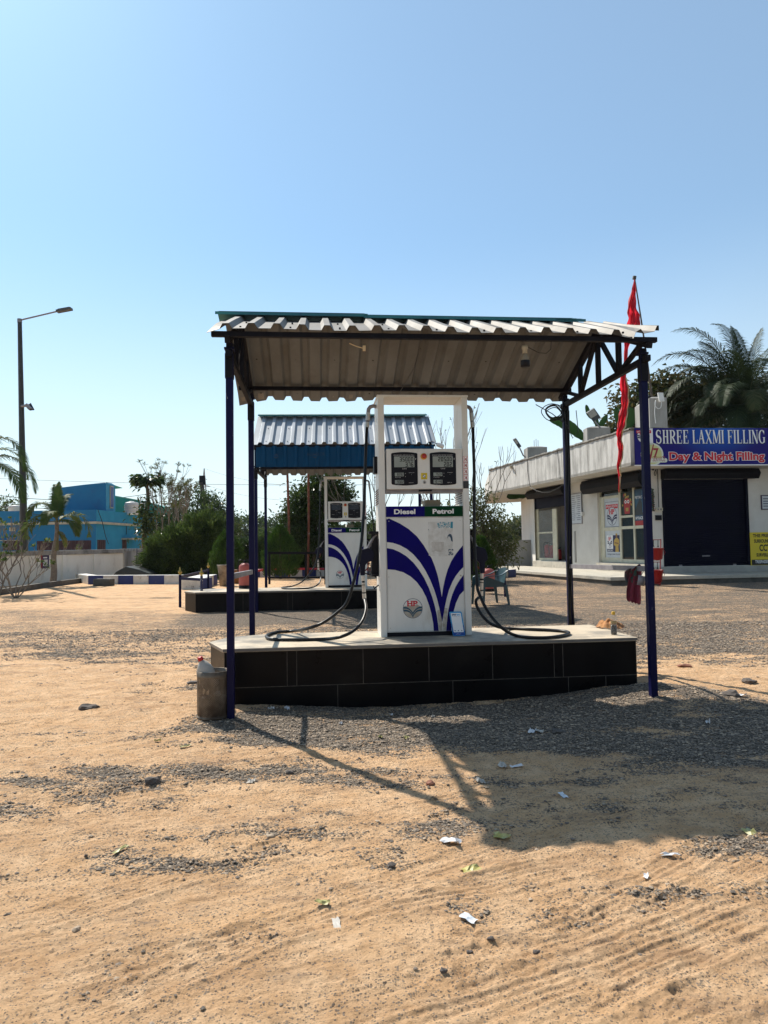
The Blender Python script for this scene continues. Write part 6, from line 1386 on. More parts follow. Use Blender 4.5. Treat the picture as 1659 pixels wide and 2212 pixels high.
m = MB(); m.prism([up(F_, ZB + .004), up(C_, ZB + .004), up(B1, ZB + .004), up(B1 + back, ZB + .004), up(F_ + back, ZB + .004)], (0, 0, 0), (0, 0, .09)); m.build('roof_slab', PM('soffit', (.50, .48, .43), (.40, .38, .34), 3, .9), shop, world=True)
nA, nB = plA.N, plB.N
def seg(a, b, n, z0, z1, th, nm, mat, bev=0, sub=1, jit=0):
    m = MB()
    if sub == 1: m.prism([up(a, z0), up(b, z0), up(b, z1), up(a, z1)], n * 0, n * -th)
    else:
        rr = random.Random(5)
        pts = [a.lerp(b, i / sub) for i in range(sub + 1)]; vs = []; 
        for p in pts: j = rr.uniform(-jit, jit); k = rr.uniform(-jit, jit) * .7; vs += [up(p + n * (.03 + k), z0), up(p + n * (.03 + k), z1 - .01 + j), up(p - n * (th + .02), z1 + j), up(p - n * (th + .02), z0)]
        fs = [(4 * i + q, 4 * i + (q + 1) % 4, 4 * i + 4 + (q + 1) % 4, 4 * i + 4 + q) for i in range(sub) for q in range(4)]; m.add(vs, fs, 0, True); m.add([vs[0], vs[1], vs[2], vs[3]], [(0, 1, 2, 3)])
    return m.build(nm, mat, shop, world=True, bevel=bev)
seg(F_, C_, nA, ZB, ZT - .06, .14, 'fascia', FASW); seg(C_, B1, nB, ZB, ZT - .06, .14, 'fascia', FASW)
seg(F_ + back, F_, Vector((-1, -.1, 0)).normalized(), ZB, ZT - .06, .14, 'fascia', FASW)
seg(F_, C_, nA, ZT - .06, ZT + .03, .16, 'coping', COPD, sub=60, jit=.018); seg(C_, B1, nB, ZT - .06, ZT + .03, .16, 'coping', COPD, sub=50, jit=.015)
seg(B1 + back, F_ + back, Vector((0, 1, 0)), ZB, ZT - .2, .14, 'fascia', FASW)
# raised step round the shop
sa0 = W0 + ad * 11.2 + nA * 2.5; sc = W0 + nA * 2.3 + nB * 1.7; sb = W0 + bd * 9.5 + nB * 1.7
sg = thing('shop_step', 'pale raised stone step running round the shop front', 'step', (sc.x, sc.y, gz(0, 21)))
m = MB(); m.prism([up(sa0, FZ), up(sc, FZ), up(sb, FZ), up(WB, FZ), up(W0, FZ), up(WA + ad * 2.6, FZ)], (0, 0, 0), (0, 0, -.10)); m.build('tread', FLOORC, sg, world=True, bevel=.01)
m = MB(); k_ = .04; m.prism([up(sa0 - nA * k_, FZ - .1), up(sc - nA * k_ - nB * k_, FZ - .1), up(sb - nB * k_, FZ - .1), up(WB, FZ - .1), up(W0, FZ - .1), up(WA + ad * 2.6, FZ - .1)], (0, 0, 0), (0, 0, -.6)); m.build('riser', DKCON, sg, world=True)
# plinth strips
m = MB(); plB.slab(m, -.02, 8.5, FZ + .002, sv0 - .01, 0.001, .07); m.build('plinth', PLINTH, shop, world=True); m = MB(); plA.slab(m, wa0 - .1, wa1, FZ + .002, wb0 - .01, .001, .09); plA.slab(m, da0 - .05, 8.60, FZ + .002, db0 - .01, .001, .09); m.build('plinth', FLOORC, shop, world=True)
# roller shutter B
m = MB(); n_ = 44; vs = []; 
for i in range(n_ + 1):
    v = sv0 + (sv1 - sv0) * i / n_
    for dv, of in ((0, -.10), (.4, -.088), (.8, -.088)):
        vv = v + dv * (sv1 - sv0) / n_; vs += [plB.p(sb0 + .04, vv, of), plB.p(sb1 - .04, vv, of)]
k = len(vs) // 2; m.add(vs, [(2 * i, 2 * i + 1, 2 * i + 3, 2 * i + 2) for i in range(k - 3)], 0); sh_ = m.build('roller_shutter', SHUT, shop, world=True, fixn=False)
m = MB(); uu = (sb0 + sb1) / 2; plB.slab(m, uu - .12, uu + .12, sv0 + .30, sv0 + .34, -.088, -.04); plB.slab(m, sb1 - .55, sb1 - .45, sv0 - .0, sv0 + .05, -.06, -.02); plB.slab(m, sb0 + .5, sb0 + .6, sv0 - .0, sv0 + .05, -.06, -.02); m.build('shutter_handle', GREYM, sh_, world=True)
m = MB(); plB.slab(m, sb0 - .02, sb0 + .06, sv0, sv1, -.12, .02); plB.slab(m, sb1 - .06, sb1 + .02, sv0, sv1, -.12, .02); plB.slab(m, sb0, sb1, sv0 - .005, sv0 + .05, -.12, -.05); m.build('shutter_guide', SHUT, shop, world=True)
def hood(pl, u0, u1, v0, v1, d):
    prof = [(0, v1), (d * .8, v1), (d, v1 - .13), (d, v0 + .16), (d * .75, v0), (0, v0 + .02)]; m = MB(); n = 6
    vs = [pl.p(u0, v, o + .001) for o, v in prof] + [pl.p(u1, v, o + .001) for o, v in prof]; m.add(vs, [tuple(range(n)), tuple(range(2 * n - 1, n - 1, -1))] + [(i, i + n, (i + 1) % n + n, (i + 1) % n) for i in range(n)])
    m.build('shutter_hood', PM('shutter_hood_paint', (.004, .004, .007), (.008, .008, .010), 3, .6, spec=.15), shop, world=True)
hood(plB, plB.uv(*Y7(232, 900))[0], plB.uv(*Y7(1400, 900))[0], sv1 - .02, ZB - .02, .42)
def uvA(q, off=0): pl = Plane(plA.p(0, 0, off), plA.U, plA.V); return pl.uv(*q)
hood(plA, uvA(Y5(615, 900))[0] - .02, wa1 + .15, uvA(Y5(620, 905))[1], ZB - .03, .42)
hood(plA, uvA(Y5(1200, 800))[0], 8.62, uvA(Y6(160, 560))[1] + .02, ZB - .04, .42)
m = MB(); plA.slab(m, wa0, wa1, uvA(Y5(640, 1005))[1], wtop, -.10, -.06); m.build('roller_shutter', SHUT, shop, world=True)
# ------- interior box behind the window, and the glazing
rA = Plane(plA.p(0, 0, -.13), plA.U, plA.V)
def U_A(x, y): return rA.uv(*Y6(x, y))
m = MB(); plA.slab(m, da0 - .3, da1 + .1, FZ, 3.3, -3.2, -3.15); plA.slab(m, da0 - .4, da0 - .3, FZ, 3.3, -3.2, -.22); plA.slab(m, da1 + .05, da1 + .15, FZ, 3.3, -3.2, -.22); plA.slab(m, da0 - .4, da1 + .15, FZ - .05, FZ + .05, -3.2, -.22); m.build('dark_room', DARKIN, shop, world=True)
m = MB(); plA.slab(m, wa0 - .2, wa1 + .1, FZ, 3.3, -1.4, -1.35); plA.slab(m, wa0 - .25, wa0 - .2, FZ, 3.3, -1.4, -.22); plA.slab(m, wa1 + .05, wa1 + .12, FZ, 3.3, -1.4, -.22); plA.slab(m, wa0 - .2, wa1 + .1, FZ - .02, wb0, -1.4, -.21); m.build('display_room', PM('room_grey', (.42, .40, .36), (.34, .32, .29), 3, .9), shop, world=True)
def frame(rects, off0, off1, nm, mat, pl=None, mapf=None, parent=None):
    m = MB(); pl = pl or rA
    for x0, y0, x1, y1 in rects:
        (a, b), (c, d) = mapf(x0, y1), mapf(x1, y0); pl.slab(m, min(a, c), max(a, c), min(b, d), max(b, d), off0, off1)
    return m.build(nm, mat, parent or shop, world=True)
du = lambda x: rA.uv(*Y6(x, 1400))[0]
vt, vb_ = U_A(295, 570)[1], db0 + .01
J = lambda x, y: U_A(x, y)
def dv(y, x=450): return U_A(x, y)[1]
door = thing('shop_door', 'cream framed glass door and side panes covered with posters', 'glass door', plA.p(da0, db0, -.1))
def R_(m, x0, x1, v0, v1, o0, o1, mi=0): rA.slab(m, du(x0), du(x1), v0, v1, o0, o1, mi)
v_b, v_m1, v_m2, v_m3, v_t, v_tt = db0 + .01, dv(1180), dv(960, 700), dv(930, 700), dv(640), dtop - .02
m = MB()
R_(m, 215, 262, v_b, v_tt, -.03, .05); R_(m, 262, 320, v_b, v_t + .10, -.02, .04); R_(m, 590, 622, v_b, v_tt, -.02, .042); R_(m, 838, 862, v_b, v_tt, -.02, .042); R_(m, 1035, 1060, v_b, v_tt, -.02, .042)
R_(m, 320, 590, v_t + .02, v_t + .11, -.018, .035); R_(m, 320, 590, v_b, v_b + .17, -.018, .035); R_(m, 320, 590, v_m1 - .05, v_m1 + .07, -.018, .035); R_(m, 622, 1035, v_m1 - .02, v_m1 + .08, -.018, .035); R_(m, 622, 838, dv(975, 700), dv(935, 700), -.018, .035); R_(m, 622, 1035, v_b, v_b + .12, -.018, .035)
m.build('frame', FRAMEC, door, world=True)
m = MB(); R_(m, 622, 838, v_b + .12, v_m1 - .02, 0, .004); R_(m, 862, 1035, v_b + .12, v_m1 - .02, 0, .004); R_(m, 622, 838, v_m1 + .08, dv(975, 700), 0, .004); R_(m, 320, 590, v_t + .11, v_tt, 0, .004); m.build('pane', GLASS, door, world=True)
pA = Plane(rA.p(0, 0, .012), rA.U, rA.V)
POSTG = PM('poster_grey_white', (.56, .60, .63), (.50, .54, .57), 5, .5)
x0, x1 = du(338), du(575); y0, y1 = dv(1138, 460), dv(690, 460)
m = MB(); R_(m, 320, 590, v_m1 + .07, v_t + .02, .0, .010, 0); pA.rect(m, x0, x1, y0, y1, .002, 0)
for a in ((x0, x0 + .012, y0, y1), (x1 - .012, x1, y0, y1), (x0, x1, y0, y0 + .012), (x0, x1, y1 - .012, y1)): pA.rect(m, *a, .003, 1)
pA.rect(m, x0 + .05, x1 - .05, y1 - .25, y1 - .10, .004, 2); w_ = x1 - x0
text(m, pA, '\u0939\u093f\u0928\u094d\u0926\u0941\u0938\u094d\u0924\u093e\u0928 \u092a\u0947\u091f\u094d\u0930\u094b\u0932\u093f\u092f\u092e', x0 + .08, y1 - .235, w_ - .16, .12, .006, 3)
hp_logo(m, pA, (x0 + x1) / 2, y0 + (y1 - y0) * .42, w_ * .37, .004, 1, 2, 1, 0, None, w_ * .37 * 1.0)
m.build('emblem_poster', [POSTG, PM('poster_navy', (.01, .015, .07)), REDL, WHT], door, world=True)
x0, x1 = du(345), du(588); y0, y1 = dv(1680, 460), dv(1235, 460); w_, h_ = x1 - x0, y1 - y0
m = MB(); R_(m, 320, 590, v_b + .17, v_m1 - .05, 0, .010, 0); pA.rect(m, x0 + w_ * .48, x1, y0 + h_ * .22, y1 - h_ * .12, .003, 1); pA.rect(m, x0 + .02, x0 + w_ * .46, y0 + h_ * .35, y1 - h_ * .12, .003, 3)
hp_logo(m, pA, x0 + w_ * .24, y0 + h_ * .62, w_ * .17, .005, 1, 2, 1, 3, None, w_ * .24)
pA.rect(m, x0 + .02, x0 + w_ * .47, y0 + h_ * .23, y0 + h_ * .33, .004, 1); text(m, pA, 'LUBRICANTS', x0 + .04, y0 + h_ * .25, w_ * .40, h_ * .06, .006, 3, bold=.02); text(m, pA, 'Zindagi Chale Smooth', x0 + .03, y0 + h_ * .08, w_ * .92, h_ * .09, .006, 1, shear=.2)
cx = x0 + w_ * .74
pA.poly(m, [(cx - .10, y0 + h_ * .22), (cx + .12, y0 + h_ * .22), (cx + .10, y0 + h_ * .45), (cx + .17, y0 + h_ * .55), (cx + .15, y0 + h_ * .70), (cx + .05, y0 + h_ * .78), (cx - .05, y0 + h_ * .78), (cx - .16, y0 + h_ * .68), (cx - .19, y0 + h_ * .50), (cx - .08, y0 + h_ * .44)], .005, 4); pA.disc(m, cx, y0 + h_ * .86, .055, .006, 5, 16, .08); pA.poly(m, [(cx - .06, y0 + h_ * .89), (cx + .06, y0 + h_ * .89), (cx + .05, y0 + h_ * .95), (cx - .05, y0 + h_ * .95)], .007, 4)
pA.poly(m, [(cx - .14, y0 + h_ * .56), (cx + .13, y0 + h_ * .52), (cx + .13, y0 + h_ * .57), (cx - .12, y0 + h_ * .62)], .0065, 5)
m.build('lubricant_poster', [POSTG, PM('poster_navy', ()), REDL, WHT, PM('ochre_print', (.50, .33, .07)), PM('brown_print', (.25, .13, .05))], door, world=True)
x0, x1 = du(622), du(838); y0, y1 = dv(935, 700) + .02, dv(515, 700); w_, h_ = x1 - x0, y1 - y0; cx = (x0 + x1) / 2
m = MB(); pA.rect(m, x0, x1, y0, y1, .002, 0); rr = random.Random(2)
for k in range(26):
    a = rr.uniform(0, 6.28); q = rr.uniform(.3, 1); pA.disc(m, cx + w_ * .36 * q * cos(a), y0 + h_ * .62 + h_ * .28 * q * sin(a), w_ * rr.uniform(.04, .09), .003 + k * .0002, rr.choice((1, 1, 2, 3, 4)), 9)
pA.disc(m, cx, y0 + h_ * .52, w_ * .27, .0085, 1, 20, h_ * .2); pA.poly(m, [(cx - w_ * .2, y0 + .03), (cx + w_ * .2, y0 + .03), (cx + w_ * .26, y0 + h_ * .4), (cx - w_ * .26, y0 + h_ * .4)], .0082, 1); pA.poly(m, [(cx - w_ * .1, y0 + .12), (cx + w_ * .1, y0 + .12), (cx + w_ * .12, y0 + h_ * .3), (cx - w_ * .12, y0 + h_ * .3)], .0088, 4)
for s in (-1, 1): pA.disc(m, cx + s * w_ * .11, y0 + h_ * .56, w_ * .085, .0092, 5, 16, h_ * .075); pA.disc(m, cx + s * w_ * .11, y0 + h_ * .56, w_ * .04, .0096, 6, 12, h_ * .04); pA.disc(m, cx + s * w_ * .36, y0 + h_ * .42, w_ * .06, .009, 4, 10, h_ * .05)
m.build('festive_poster', [PM('poster_dark_green', (.012, .022, .018)), PM('poster_red', (.38, .03, .03)), PM('poster_orange', (.45, .13, .03)), PM('poster_green', (.04, .09, .04)), PM('poster_gold', (.40, .28, .06)), WHT, BLKL], door, world=True)
m = MB(); x0, x1 = du(862), du(1035); y0, y1 = v_m1 + .08, dv(500, 700); pA.rect(m, x0, x1, y0, y1, .002, 0); pA.rect(m, x0, x1, y0, y0 + .16, .004, 1); text(m, pA, 'HP RACER', x0 + .03, y0 + .20, .5, .10, .004, 2, bold=.02); text(m, pA, 'PETROL', x0 + .03, y1 - .32, .5, .09, .004, 2)
pA.poly(m, [(x0, y0 + .5), (x0 + .3, y0 + .9), (x1, y0 + .6), (x1, y0 + .35), (x0, y0 + .35)], .003, 3); m.build('dark_poster', [PM('poster_dusk_blue', (.01, .04, .09), (.03, .10, .16), 2, .5), PM('poster_red', ()), WHT, PM('poster_slate', (.03, .04, .045))], door, world=True)
# counter seen through the glass
m = MB(); a = rA.p(du(720), FZ, -1.0); m.T = Matrix.Translation(a) @ Matrix.Rotation(math.atan2(plA.U.y, plA.U.x), 4, 'Z'); m.box(0, 1.6, 0, .7, dv(1440, 800) - FZ + .05, dv(1265, 800) - FZ); m.box(.1, .18, .05, .65, 0, dv(1440, 800) - FZ + .05); m.box(1.4, 1.5, .05, .65, 0, dv(1440, 800) - FZ + .05); m.one('counter', [PM('counter_beige', (.34, .28, .20), (.28, .23, .17), 3, .6)], 'beige counter inside the shop seen through the glass', 'counter', a)
# small display window
rW = rA; wv = lambda x, y: rW.uv(*Y5(x, y))
m = MB()
for x0, y0, x1, y1 in ((628, 1000, 660, 1540), (822, 1000, 850, 1540), (660, 1515, 822, 1540), (668, 1238, 822, 1262)): (a, b), (c, d) = wv(x0, y1), wv(x1, y0); rW.slab(m, a, c, b, d, -.02, .03)
m.build('window_frame', FRAMEC, shop, world=True)
m = MB(); (a, b), (c, d) = wv(660, 1515), wv(822, 1010); rW.slab(m, a, c, b, d, 0, .004); m.build('pane', glassmat('thin_glass', (.6, .65, .65), .12, .03), shop, world=True)
m = MB(); (a, b), (c, d) = wv(893, 1430), wv(985, 1085); rW.slab(m, a, c + .2, b, d, -.8, -.5)
o = m.build('meter_cabinet', PM('cabinet_grey', (.38, .37, .34), (.3, .29, .27), 4, .6), shop, world=True)
for i, (x, r, h, dd) in enumerate(((716, .11, .62, -.75), (760, .15, .72, -.5), (806, .13, .68, -.62), (875, .11, .50, -.55))):
    pl = Plane(plA.p(0, 0, dd), plA.U, plA.V); u_, _v = pl.uv(*Y5(x, 1510)); p_ = pl.p(u_, wb0 + .004, 0)
    e = extinguisher(['narrow red extinguisher at the left inside the shop window', 'front red extinguisher with black hose inside the shop window', 'red extinguisher just right of the hosed one inside the window', 'short red extinguisher beyond the window mullion'][i], p_, r, h, RED)
# ------- sign
pS = Plane(up(C_, 0) + plB.N * .05, bd, (0, 0, 1)); su = lambda x, y: pS.uv(*Y7(x, y))
a_, b_ = su(60, 670); c_, d_ = su(800, 197); st = thing('shop_sign', 'long dark blue shop sign with white and red lettering on the fascia', 'sign', pS.p(0.1, b_))
SGM, nt, bs = node_mat('sign_blue'); N, L = nt.nodes, nt.links; tc = N.new('ShaderNodeTexCoord'); mp = N.new('ShaderNodeMapping')
gc = pS.p(*su(930, 260)) - pS.p(.1, b_); mp.inputs['Location'].default_value = (-gc.x / 1.5, -gc.y / 1.5, -gc.z / .75); mp.inputs['Scale'].default_value = (1 / 1.5, 1 / 1.5, 1 / .75)
gr = N.new('ShaderNodeTexGradient'); gr.gradient_type = 'SPHERICAL'; L.new(tc.outputs['Object'], mp.inputs[0]); L.new(mp.outputs[0], gr.inputs[0])
mx = N.new('ShaderNodeMix'); mx.data_type = 'RGBA'; mx.inputs[6].default_value = (.012, .006, .16, 1); mx.inputs[7].default_value = (.006, .11, .50, 1); L.new(gr.outputs[0], mx.inputs[0]); L.new(mx.outputs[2], bs.inputs['Base Color']); bs.inputs['Roughness'].default_value = .35; bs.inputs['Specular IOR Level'].default_value = .2
m = MB(); pS.slab(m, .12, 8.6, b_ + .02, d_, -.045, .0, 0); pS.slab(m, .10, 8.62, b_ - .01, b_ + .02, -.045, .006, 1); m.build('panel', [SGM, WHT], st, world=True)
def ribbon(m, pl, pts, ws, off, mi, ox, oy, sx, sy):
    n = len(pts); Lp, Rp = [], []
    for i in range(n):
        x0, y0 = pts[max(i - 1, 0)]; x1, y1 = pts[min(i + 1, n - 1)]; dx, dy = x1 - x0, (y1 - y0); l = math.hypot(dx, dy) or 1; w = ws[i] if isinstance(ws, list) else ws
        Lp.append((pts[i][0] - dy / l * w / 2, pts[i][1] + dx / l * w / 2)); Rp.append((pts[i][0] + dy / l * w / 2, pts[i][1] - dx / l * w / 2))
    for i in range(n - 1): m.add([pl.p(ox + x * sx, oy + y * sy, off) for x, y in (Rp[i], Rp[i + 1], Lp[i + 1], Lp[i])], [(0, 1, 2, 3)], mi)
def arc(cx, cy, rx, ry, a0, a1, n=18): return [(cx + rx * cos(R(a0 + (a1 - a0) * i / n)), cy + ry * sin(R(a0 + (a1 - a0) * i / n))) for i in range(n + 1)]
def serif(m, pl, word, u0, v0, w, h, off, mi):
    T, t = .15, .05
    SP = {'I': .34, 'L': .62, 'F': .62, 'E': .66, ' ': .30, 'M': .90, 'X': .74, 'A': .74}
    tot = sum(SP.get(c, .72) for c in word); sx = w / tot; x = u0; e = 0
    for ch in word:
        W = SP.get(ch, .72)
        def r(a, b, c, d): nonlocal e; e = (e + 1) % 7; pl.rect(m, x + a * sx, x + b * sx, v0 + c * h, v0 + d * h, off + e * .0006, mi)
        def sl(p, q, wd): ribbon(m, pl, [p, q], wd, off + .0007, mi, x, v0, sx, h)
        def sf(c, y, half=.13): r(c - half, c + half, y, y + .04)
        if ch == 'I': r(.10, .10 + T, 0, 1); sf(.175, 0); sf(.175, .96)
        elif ch == 'H': r(.10, .10 + T, 0, 1); r(.46, .46 + T, 0, 1); r(.2, .5, .48, .53); [sf(c, y) for c in (.175, .535) for y in (0, .96)]
        elif ch == 'L': r(.10, .10 + T, 0, 1); sf(.175, .96); sf(.175, 0); r(.1, .56, 0, .05); r(.53, .57, 0, .28)
        elif ch in 'EF': r(.10, .10 + T, 0, 1); sf(.175, 0); r(.05, .55, .95, 1); r(.52, .56, .75, 1); r(.2, .42, .48, .53); r(.40, .44, .38, .63)
        if ch == 'E': r(.05, .56, 0, .05); r(.54, .58, 0, .27)
        if ch == 'R': r(.10, .10 + T, 0, 1); sf(.175, 0); r(.05, .35, .95, 1); r(.2, .35, .47, .52); a = arc(.34, .735, .20, .235, 90, -90); ribbon(m, pl, a, [t + (T - t) * sin(pi * i / 18) for i in range(19)], off + .0009, mi, x, v0, sx, h); sl((.33, .50), (.60, .03), T * .95); r(.55, .70, 0, .04)
        elif ch == 'A': sl((.36, 1), (.10, 0), t * 1.1); sl((.36, 1), (.58, 0), T); r(.18, .50, .32, .37); sf(.10, 0, .10); sf(.58, 0, .13)
        elif ch == 'X': sl((.12, 1), (.60, 0), T); sl((.58, 1), (.12, 0), t * 1.2); [sf(c, y, .11) for c in (.13, .59) for y in (0, .96)]
        elif ch == 'M': r(.10, .10 + t, 0, 1); r(.68, .68 + T, 0, 1); sl((.15, 1), (.42, .05), T); sl((.72, 1), (.43, .05), t * 1.1); sf(.12, 0, .1); sf(.755, 0, .12); r(.03, .2, .96, 1); r(.66, .88, .96, 1)
        elif ch == 'N': r(.10, .10 + t, 0, 1); r(.56, .56 + t, 0, 1); sl((.13, 1), (.58, 0), T); sf(.12, 0, .1); r(.03, .2, .96, 1); sf(.585, .96, .1)
        elif ch == 'T': r(.28, .28 + T, 0, 1); r(.05, .66, .95, 1); sf(.355, 0); r(.05, .09, .75, 1); r(.62, .66, .75, 1)
        elif ch == 'O': a = arc(.36, .5, .28, .48, 0, 360, 36); ribbon(m, pl, a, [t + (T - t) * abs(cos(R(10 * i))) for i in range(37)], off + .0009, mi, x, v0, sx, h)
        elif ch == 'G': a = arc(.38, .5, .28, .48, 40, 320, 30); ribbon(m, pl, a, [t + (T - t) * abs(cos(R(40 + 280 * i / 30))) for i in range(31)], off + .0009, mi, x, v0, sx, h); r(.52, .52 + T * .9, .06, .45); sf(.59, .42, .12); r(.57, .61, .68, .98)
        elif ch == 'S': a = arc(.36, .745, .20, .235, 30, 250, 16) ; b = arc(.36, .26, .22, .24, 75, -150, 16); q = a + b; ribbon(m, pl, q, [t + (T * 1.1 - t) * sin(pi * i / (len(q) - 1)) ** 1.5 for i in range(len(q))], off + .0009, mi, x, v0, sx, h); r(.53, .57, .70, .98); r(.12, .16, .02, .32)
        x += W * sx
m = MB(); x0, y0 = su(160, 393); x1, y1 = su(1545, 222); serif(m, pS, 'SHREE LAXMI FILLING', x0 + .018, y0 - .024, x1 - x0, y1 - y0, .0015, 1); serif(m, pS, 'SHREE LAXMI FILLING', x0, y0, x1 - x0, y1 - y0, .007, 0)
x2 = x1 + .13; serif(m, pS, 'STATION', x2, y0, 1.9, y1 - y0, .007, 0); m.build('name_lettering', [WHT, PM('letter_shadow', (.01, .02, .06))], st, world=True, fixn=False)
x0, y0 = su(338, 604); x1, _ = su(1543, 604); y0 = su(700, 606)[1]; y1 = su(700, 500)[1]
gb, gr_ = glyphs('Day & Night Filling', .075)[2], glyphs('Day & Night Filling', .035)[2]
yd = su(700, 636)[1]; w_, h_ = x1 - x0, y1 - yd; k = w_ / gr_[0]; kh = h_ / gr_[1]; ew, eh = (gb[0] - gr_[0]) * k / 2, (gb[1] - gr_[1]) * kh / 2
m = MB(); text(m, pS, 'Day & Night Filling', x0 - ew, yd - eh, w_ + 2 * ew, h_ + 2 * eh, .004, 0, bold=.075); text(m, pS, 'Day & Night Filling', x0, yd, w_, h_, .007, 1, bold=.035)
text(m, pS, 'Station', x1 + .2, yd + .05, 1.4, h_ * .8, .004, 0, bold=.075); text(m, pS, 'Station', x1 + .22, yd + .06, 1.36, h_ * .76, .007, 1, bold=.035); m.build('slogan_lettering', [WHT, REDL], st, world=True, fixn=False)
m = MB(); cx, cy = su(140, 530); pS.disc(m, cx - .05, cy, .36, .003, 0, 36, .35); pS.disc(m, cx - .05, cy, .31, .004, 1, 36, .30); xa, ya = su(60, 632); xb, yb = su(312, 580); pS.poly(m, rrect(xa - .1, xb, ya, yb + .01, .06), .005, 0)
text(m, pS, 'SERVICE', xa + .17, ya + .035, xb - xa - .24, .15, .007, 2, bold=.0); x7, y7 = su(138, 575); text(m, pS, '7', x7, y7, .17, .30, .007, 2, bold=.03); text(m, pS, '4', x7 - .40, y7, .2, .30, .007, 2, bold=.03)
pS.poly(m, [(x7 - .17, y7 - .12), (x7 - .10, y7 - .12), (x7 + .03, y7 + .42), (x7 + .0, y7 + .42)], .0075, 2); pS.disc(m, x7 - .14, y7 - .1, .045, .008, 2, 14, .06)
m.build('service_badge', [PM('badge_white', (.68, .72, .62)), PM('badge_yellow', (.62, .62, .28)), PM('badge_maroon', (.32, .02, .04))], st, world=True, fixn=False)
m = MB(); xa, ya = su(-20, 407); xb, yb = su(127, 200); pS.rect(m, xa, xb, ya, yb, .003, 0); hp_logo(m, pS, xb - .30, ya + .26, .20, .004, 1, 2, 1, 0, None, .21); pS.rect(m, xb - .52, xb - .05, yb - .15, yb - .06, .005, 2); text(m, pS, '\u0939\u093f\u0928\u094d\u0926\u0941\u0938\u094d\u0924\u093e\u0928', xb - .5, yb - .14, .42, .07, .0065, 0); m.build('emblem_panel', [WHT, PM('poster_navy', ()), REDL], st, world=True, fixn=False)
# yellow CCTV board, framed notice, wall fittings on B
pB = Plane(plB.p(0, 0, .03), plB.U, plB.V); bu = lambda x, y: pB.uv(*Y7(x, y))
xa, ya = bu(1372, 1940); xb = xa + 1.05; _, yb = bu(1372, 1515); _, ym = bu(1400, 1860)
t = thing('cctv_board', 'yellow CCTV surveillance warning board leaning on the wall right of the shutter', 'warning board', pB.p(xa, ya)); m = MB(); pB.slab(m, xa, xb, ya, yb, -.02, .0, 0); m.build('board', [YEL], t, world=True)
m = MB(); pB.rect(m, xa + .03, xb - .03, ya + .03, ym, .003, 0); hh_ = yb - ym
for s, y0_, y1_, x_, w_ in (('THIS PREMISES IS', 1578, 1535, 1395, .92), ('SURROUNDED BY', 1648, 1603, 1410, .82), ('CCTV', 1752, 1668, 1478, .50), ('SURVEILLANCE', 1822, 1778, 1440, .70)): u_, v_ = bu(x_, y0_); _, v2 = bu(x_, y1_); text(m, pB, s, u_, v_, w_, v2 - v_, .004, 0, bold=.03)
u_, v_ = bu(1424, 1905); text(m, pB, 'TRESPASSERS WILL BE', u_, v_, .86, .10, .006, 1, bold=.02); m.build('warning_lettering', [BLKL, WHT], t, world=True)
xa, ya = bu(1505, 1228); xb, yb = bu(1640, 1042); t = thing('framed_notice', 'small framed paper notice on the wall above the yellow board', 'notice', pB.p(xa, ya)); m = MB(); pB.slab(m, xa, xb, ya, yb, -.03, .0, 0); m.build('frame', PM('notice_frame', (.05, .03, .07)), t, world=True)
m = MB(); pB.rect(m, xa + .03, xb - .03, ya + .03, yb - .03, .003, 0)
for k in range(4): pB.rect(m, xa + .06, xb - .06 - .03 * (k % 2), ya + .1 + k * .08, ya + .13 + k * .08, .005, 1)
m.build('paper', [POSTG, PM('notice_ink', ())], t, world=True)
xa, ya = bu(165, 1245); xb, yb = bu(247, 1203); m = MB(); pB.slab(m, xa, xb, ya, yb, -.02, .05, 0)
for k in range(2): pB.disc(m, xa + (xb - xa) * (.3 + .42 * k), (ya + yb) / 2, .03, .052, 1, 10)
m.one('switch_box', [PM('cream_switch', (.55, .52, .40)), GREYM], 'cream switch box on the pillar beside the big shutter', 'switch box', pB.p(xa, ya)); m = MB(); xa, ya = bu(165, 1362); xb, yb = bu(240, 1297); pB.slab(m, xa, xb, ya, yb, -.02, .02); m.one('black_plate', [BLACKP], 'small black square plate under the switch box', 'plate', pB.p(xa, ya))
m = MB(); pts = [pB.p(*bu(x, y), .03) for x, y in ((180, 690), (186, 780), (190, 900), (192, 1000), (196, 1100), (200, 1200))]; m.tube(pts, .012, 5); pts = smooth_path([pB.p(*bu(x, y), .05) for x, y in ((100, 690), (120, 735), (150, 710), (165, 760), (150, 800), (140, 770), (170, 700))], 4); m.tube(pts, .010, 5); q_ = pB.p(*bu(115, 728), .08); m.lathe([(.0, 0), (.06, .02), (.06, .07), (0, .09)], 10, 0, Matrix.Translation(q_)); m.one('wall_cable', [RUBBER], 'black cables and round bell above the switch box', 'cable', q_)
# on wall A : framed rule board, switch, blue poster with tinsel
xa, ya = uvA(Y5(1000, 1165), .03); xb, yb = uvA(Y5(1105, 832), .03); pA3 = Plane(plA.p(0, 0, .03), plA.U, plA.V); t = thing('rule_board', 'tall white printed board on the shop wall right of the window', 'notice board', pA3.p(xa, ya)); m = MB(); pA3.slab(m, xa, xb, ya, yb, -.028, 0, 0); m.build('frame', GREYM, t, world=True); m = MB(); pA3.rect(m, xa + .03, xb - .03, ya + .03, yb - .03, .003, 0)
rr = random.Random(8)
for k in range(13):
    y_ = yb - .12 - k * (yb - ya - .2) / 13; pA3.rect(m, xa + .12, xa + .12 + (xb - xa) * rr.uniform(.25, .4), y_, y_ + .02, .005, 1); pA3.rect(m, xb - .1 - (xb - xa) * rr.uniform(.2, .38), xb - .1, y_, y_ + .02, .005, 1)
m.build('printed_sheet', [POSTG, PM('notice_ink', ())], t, world=True)
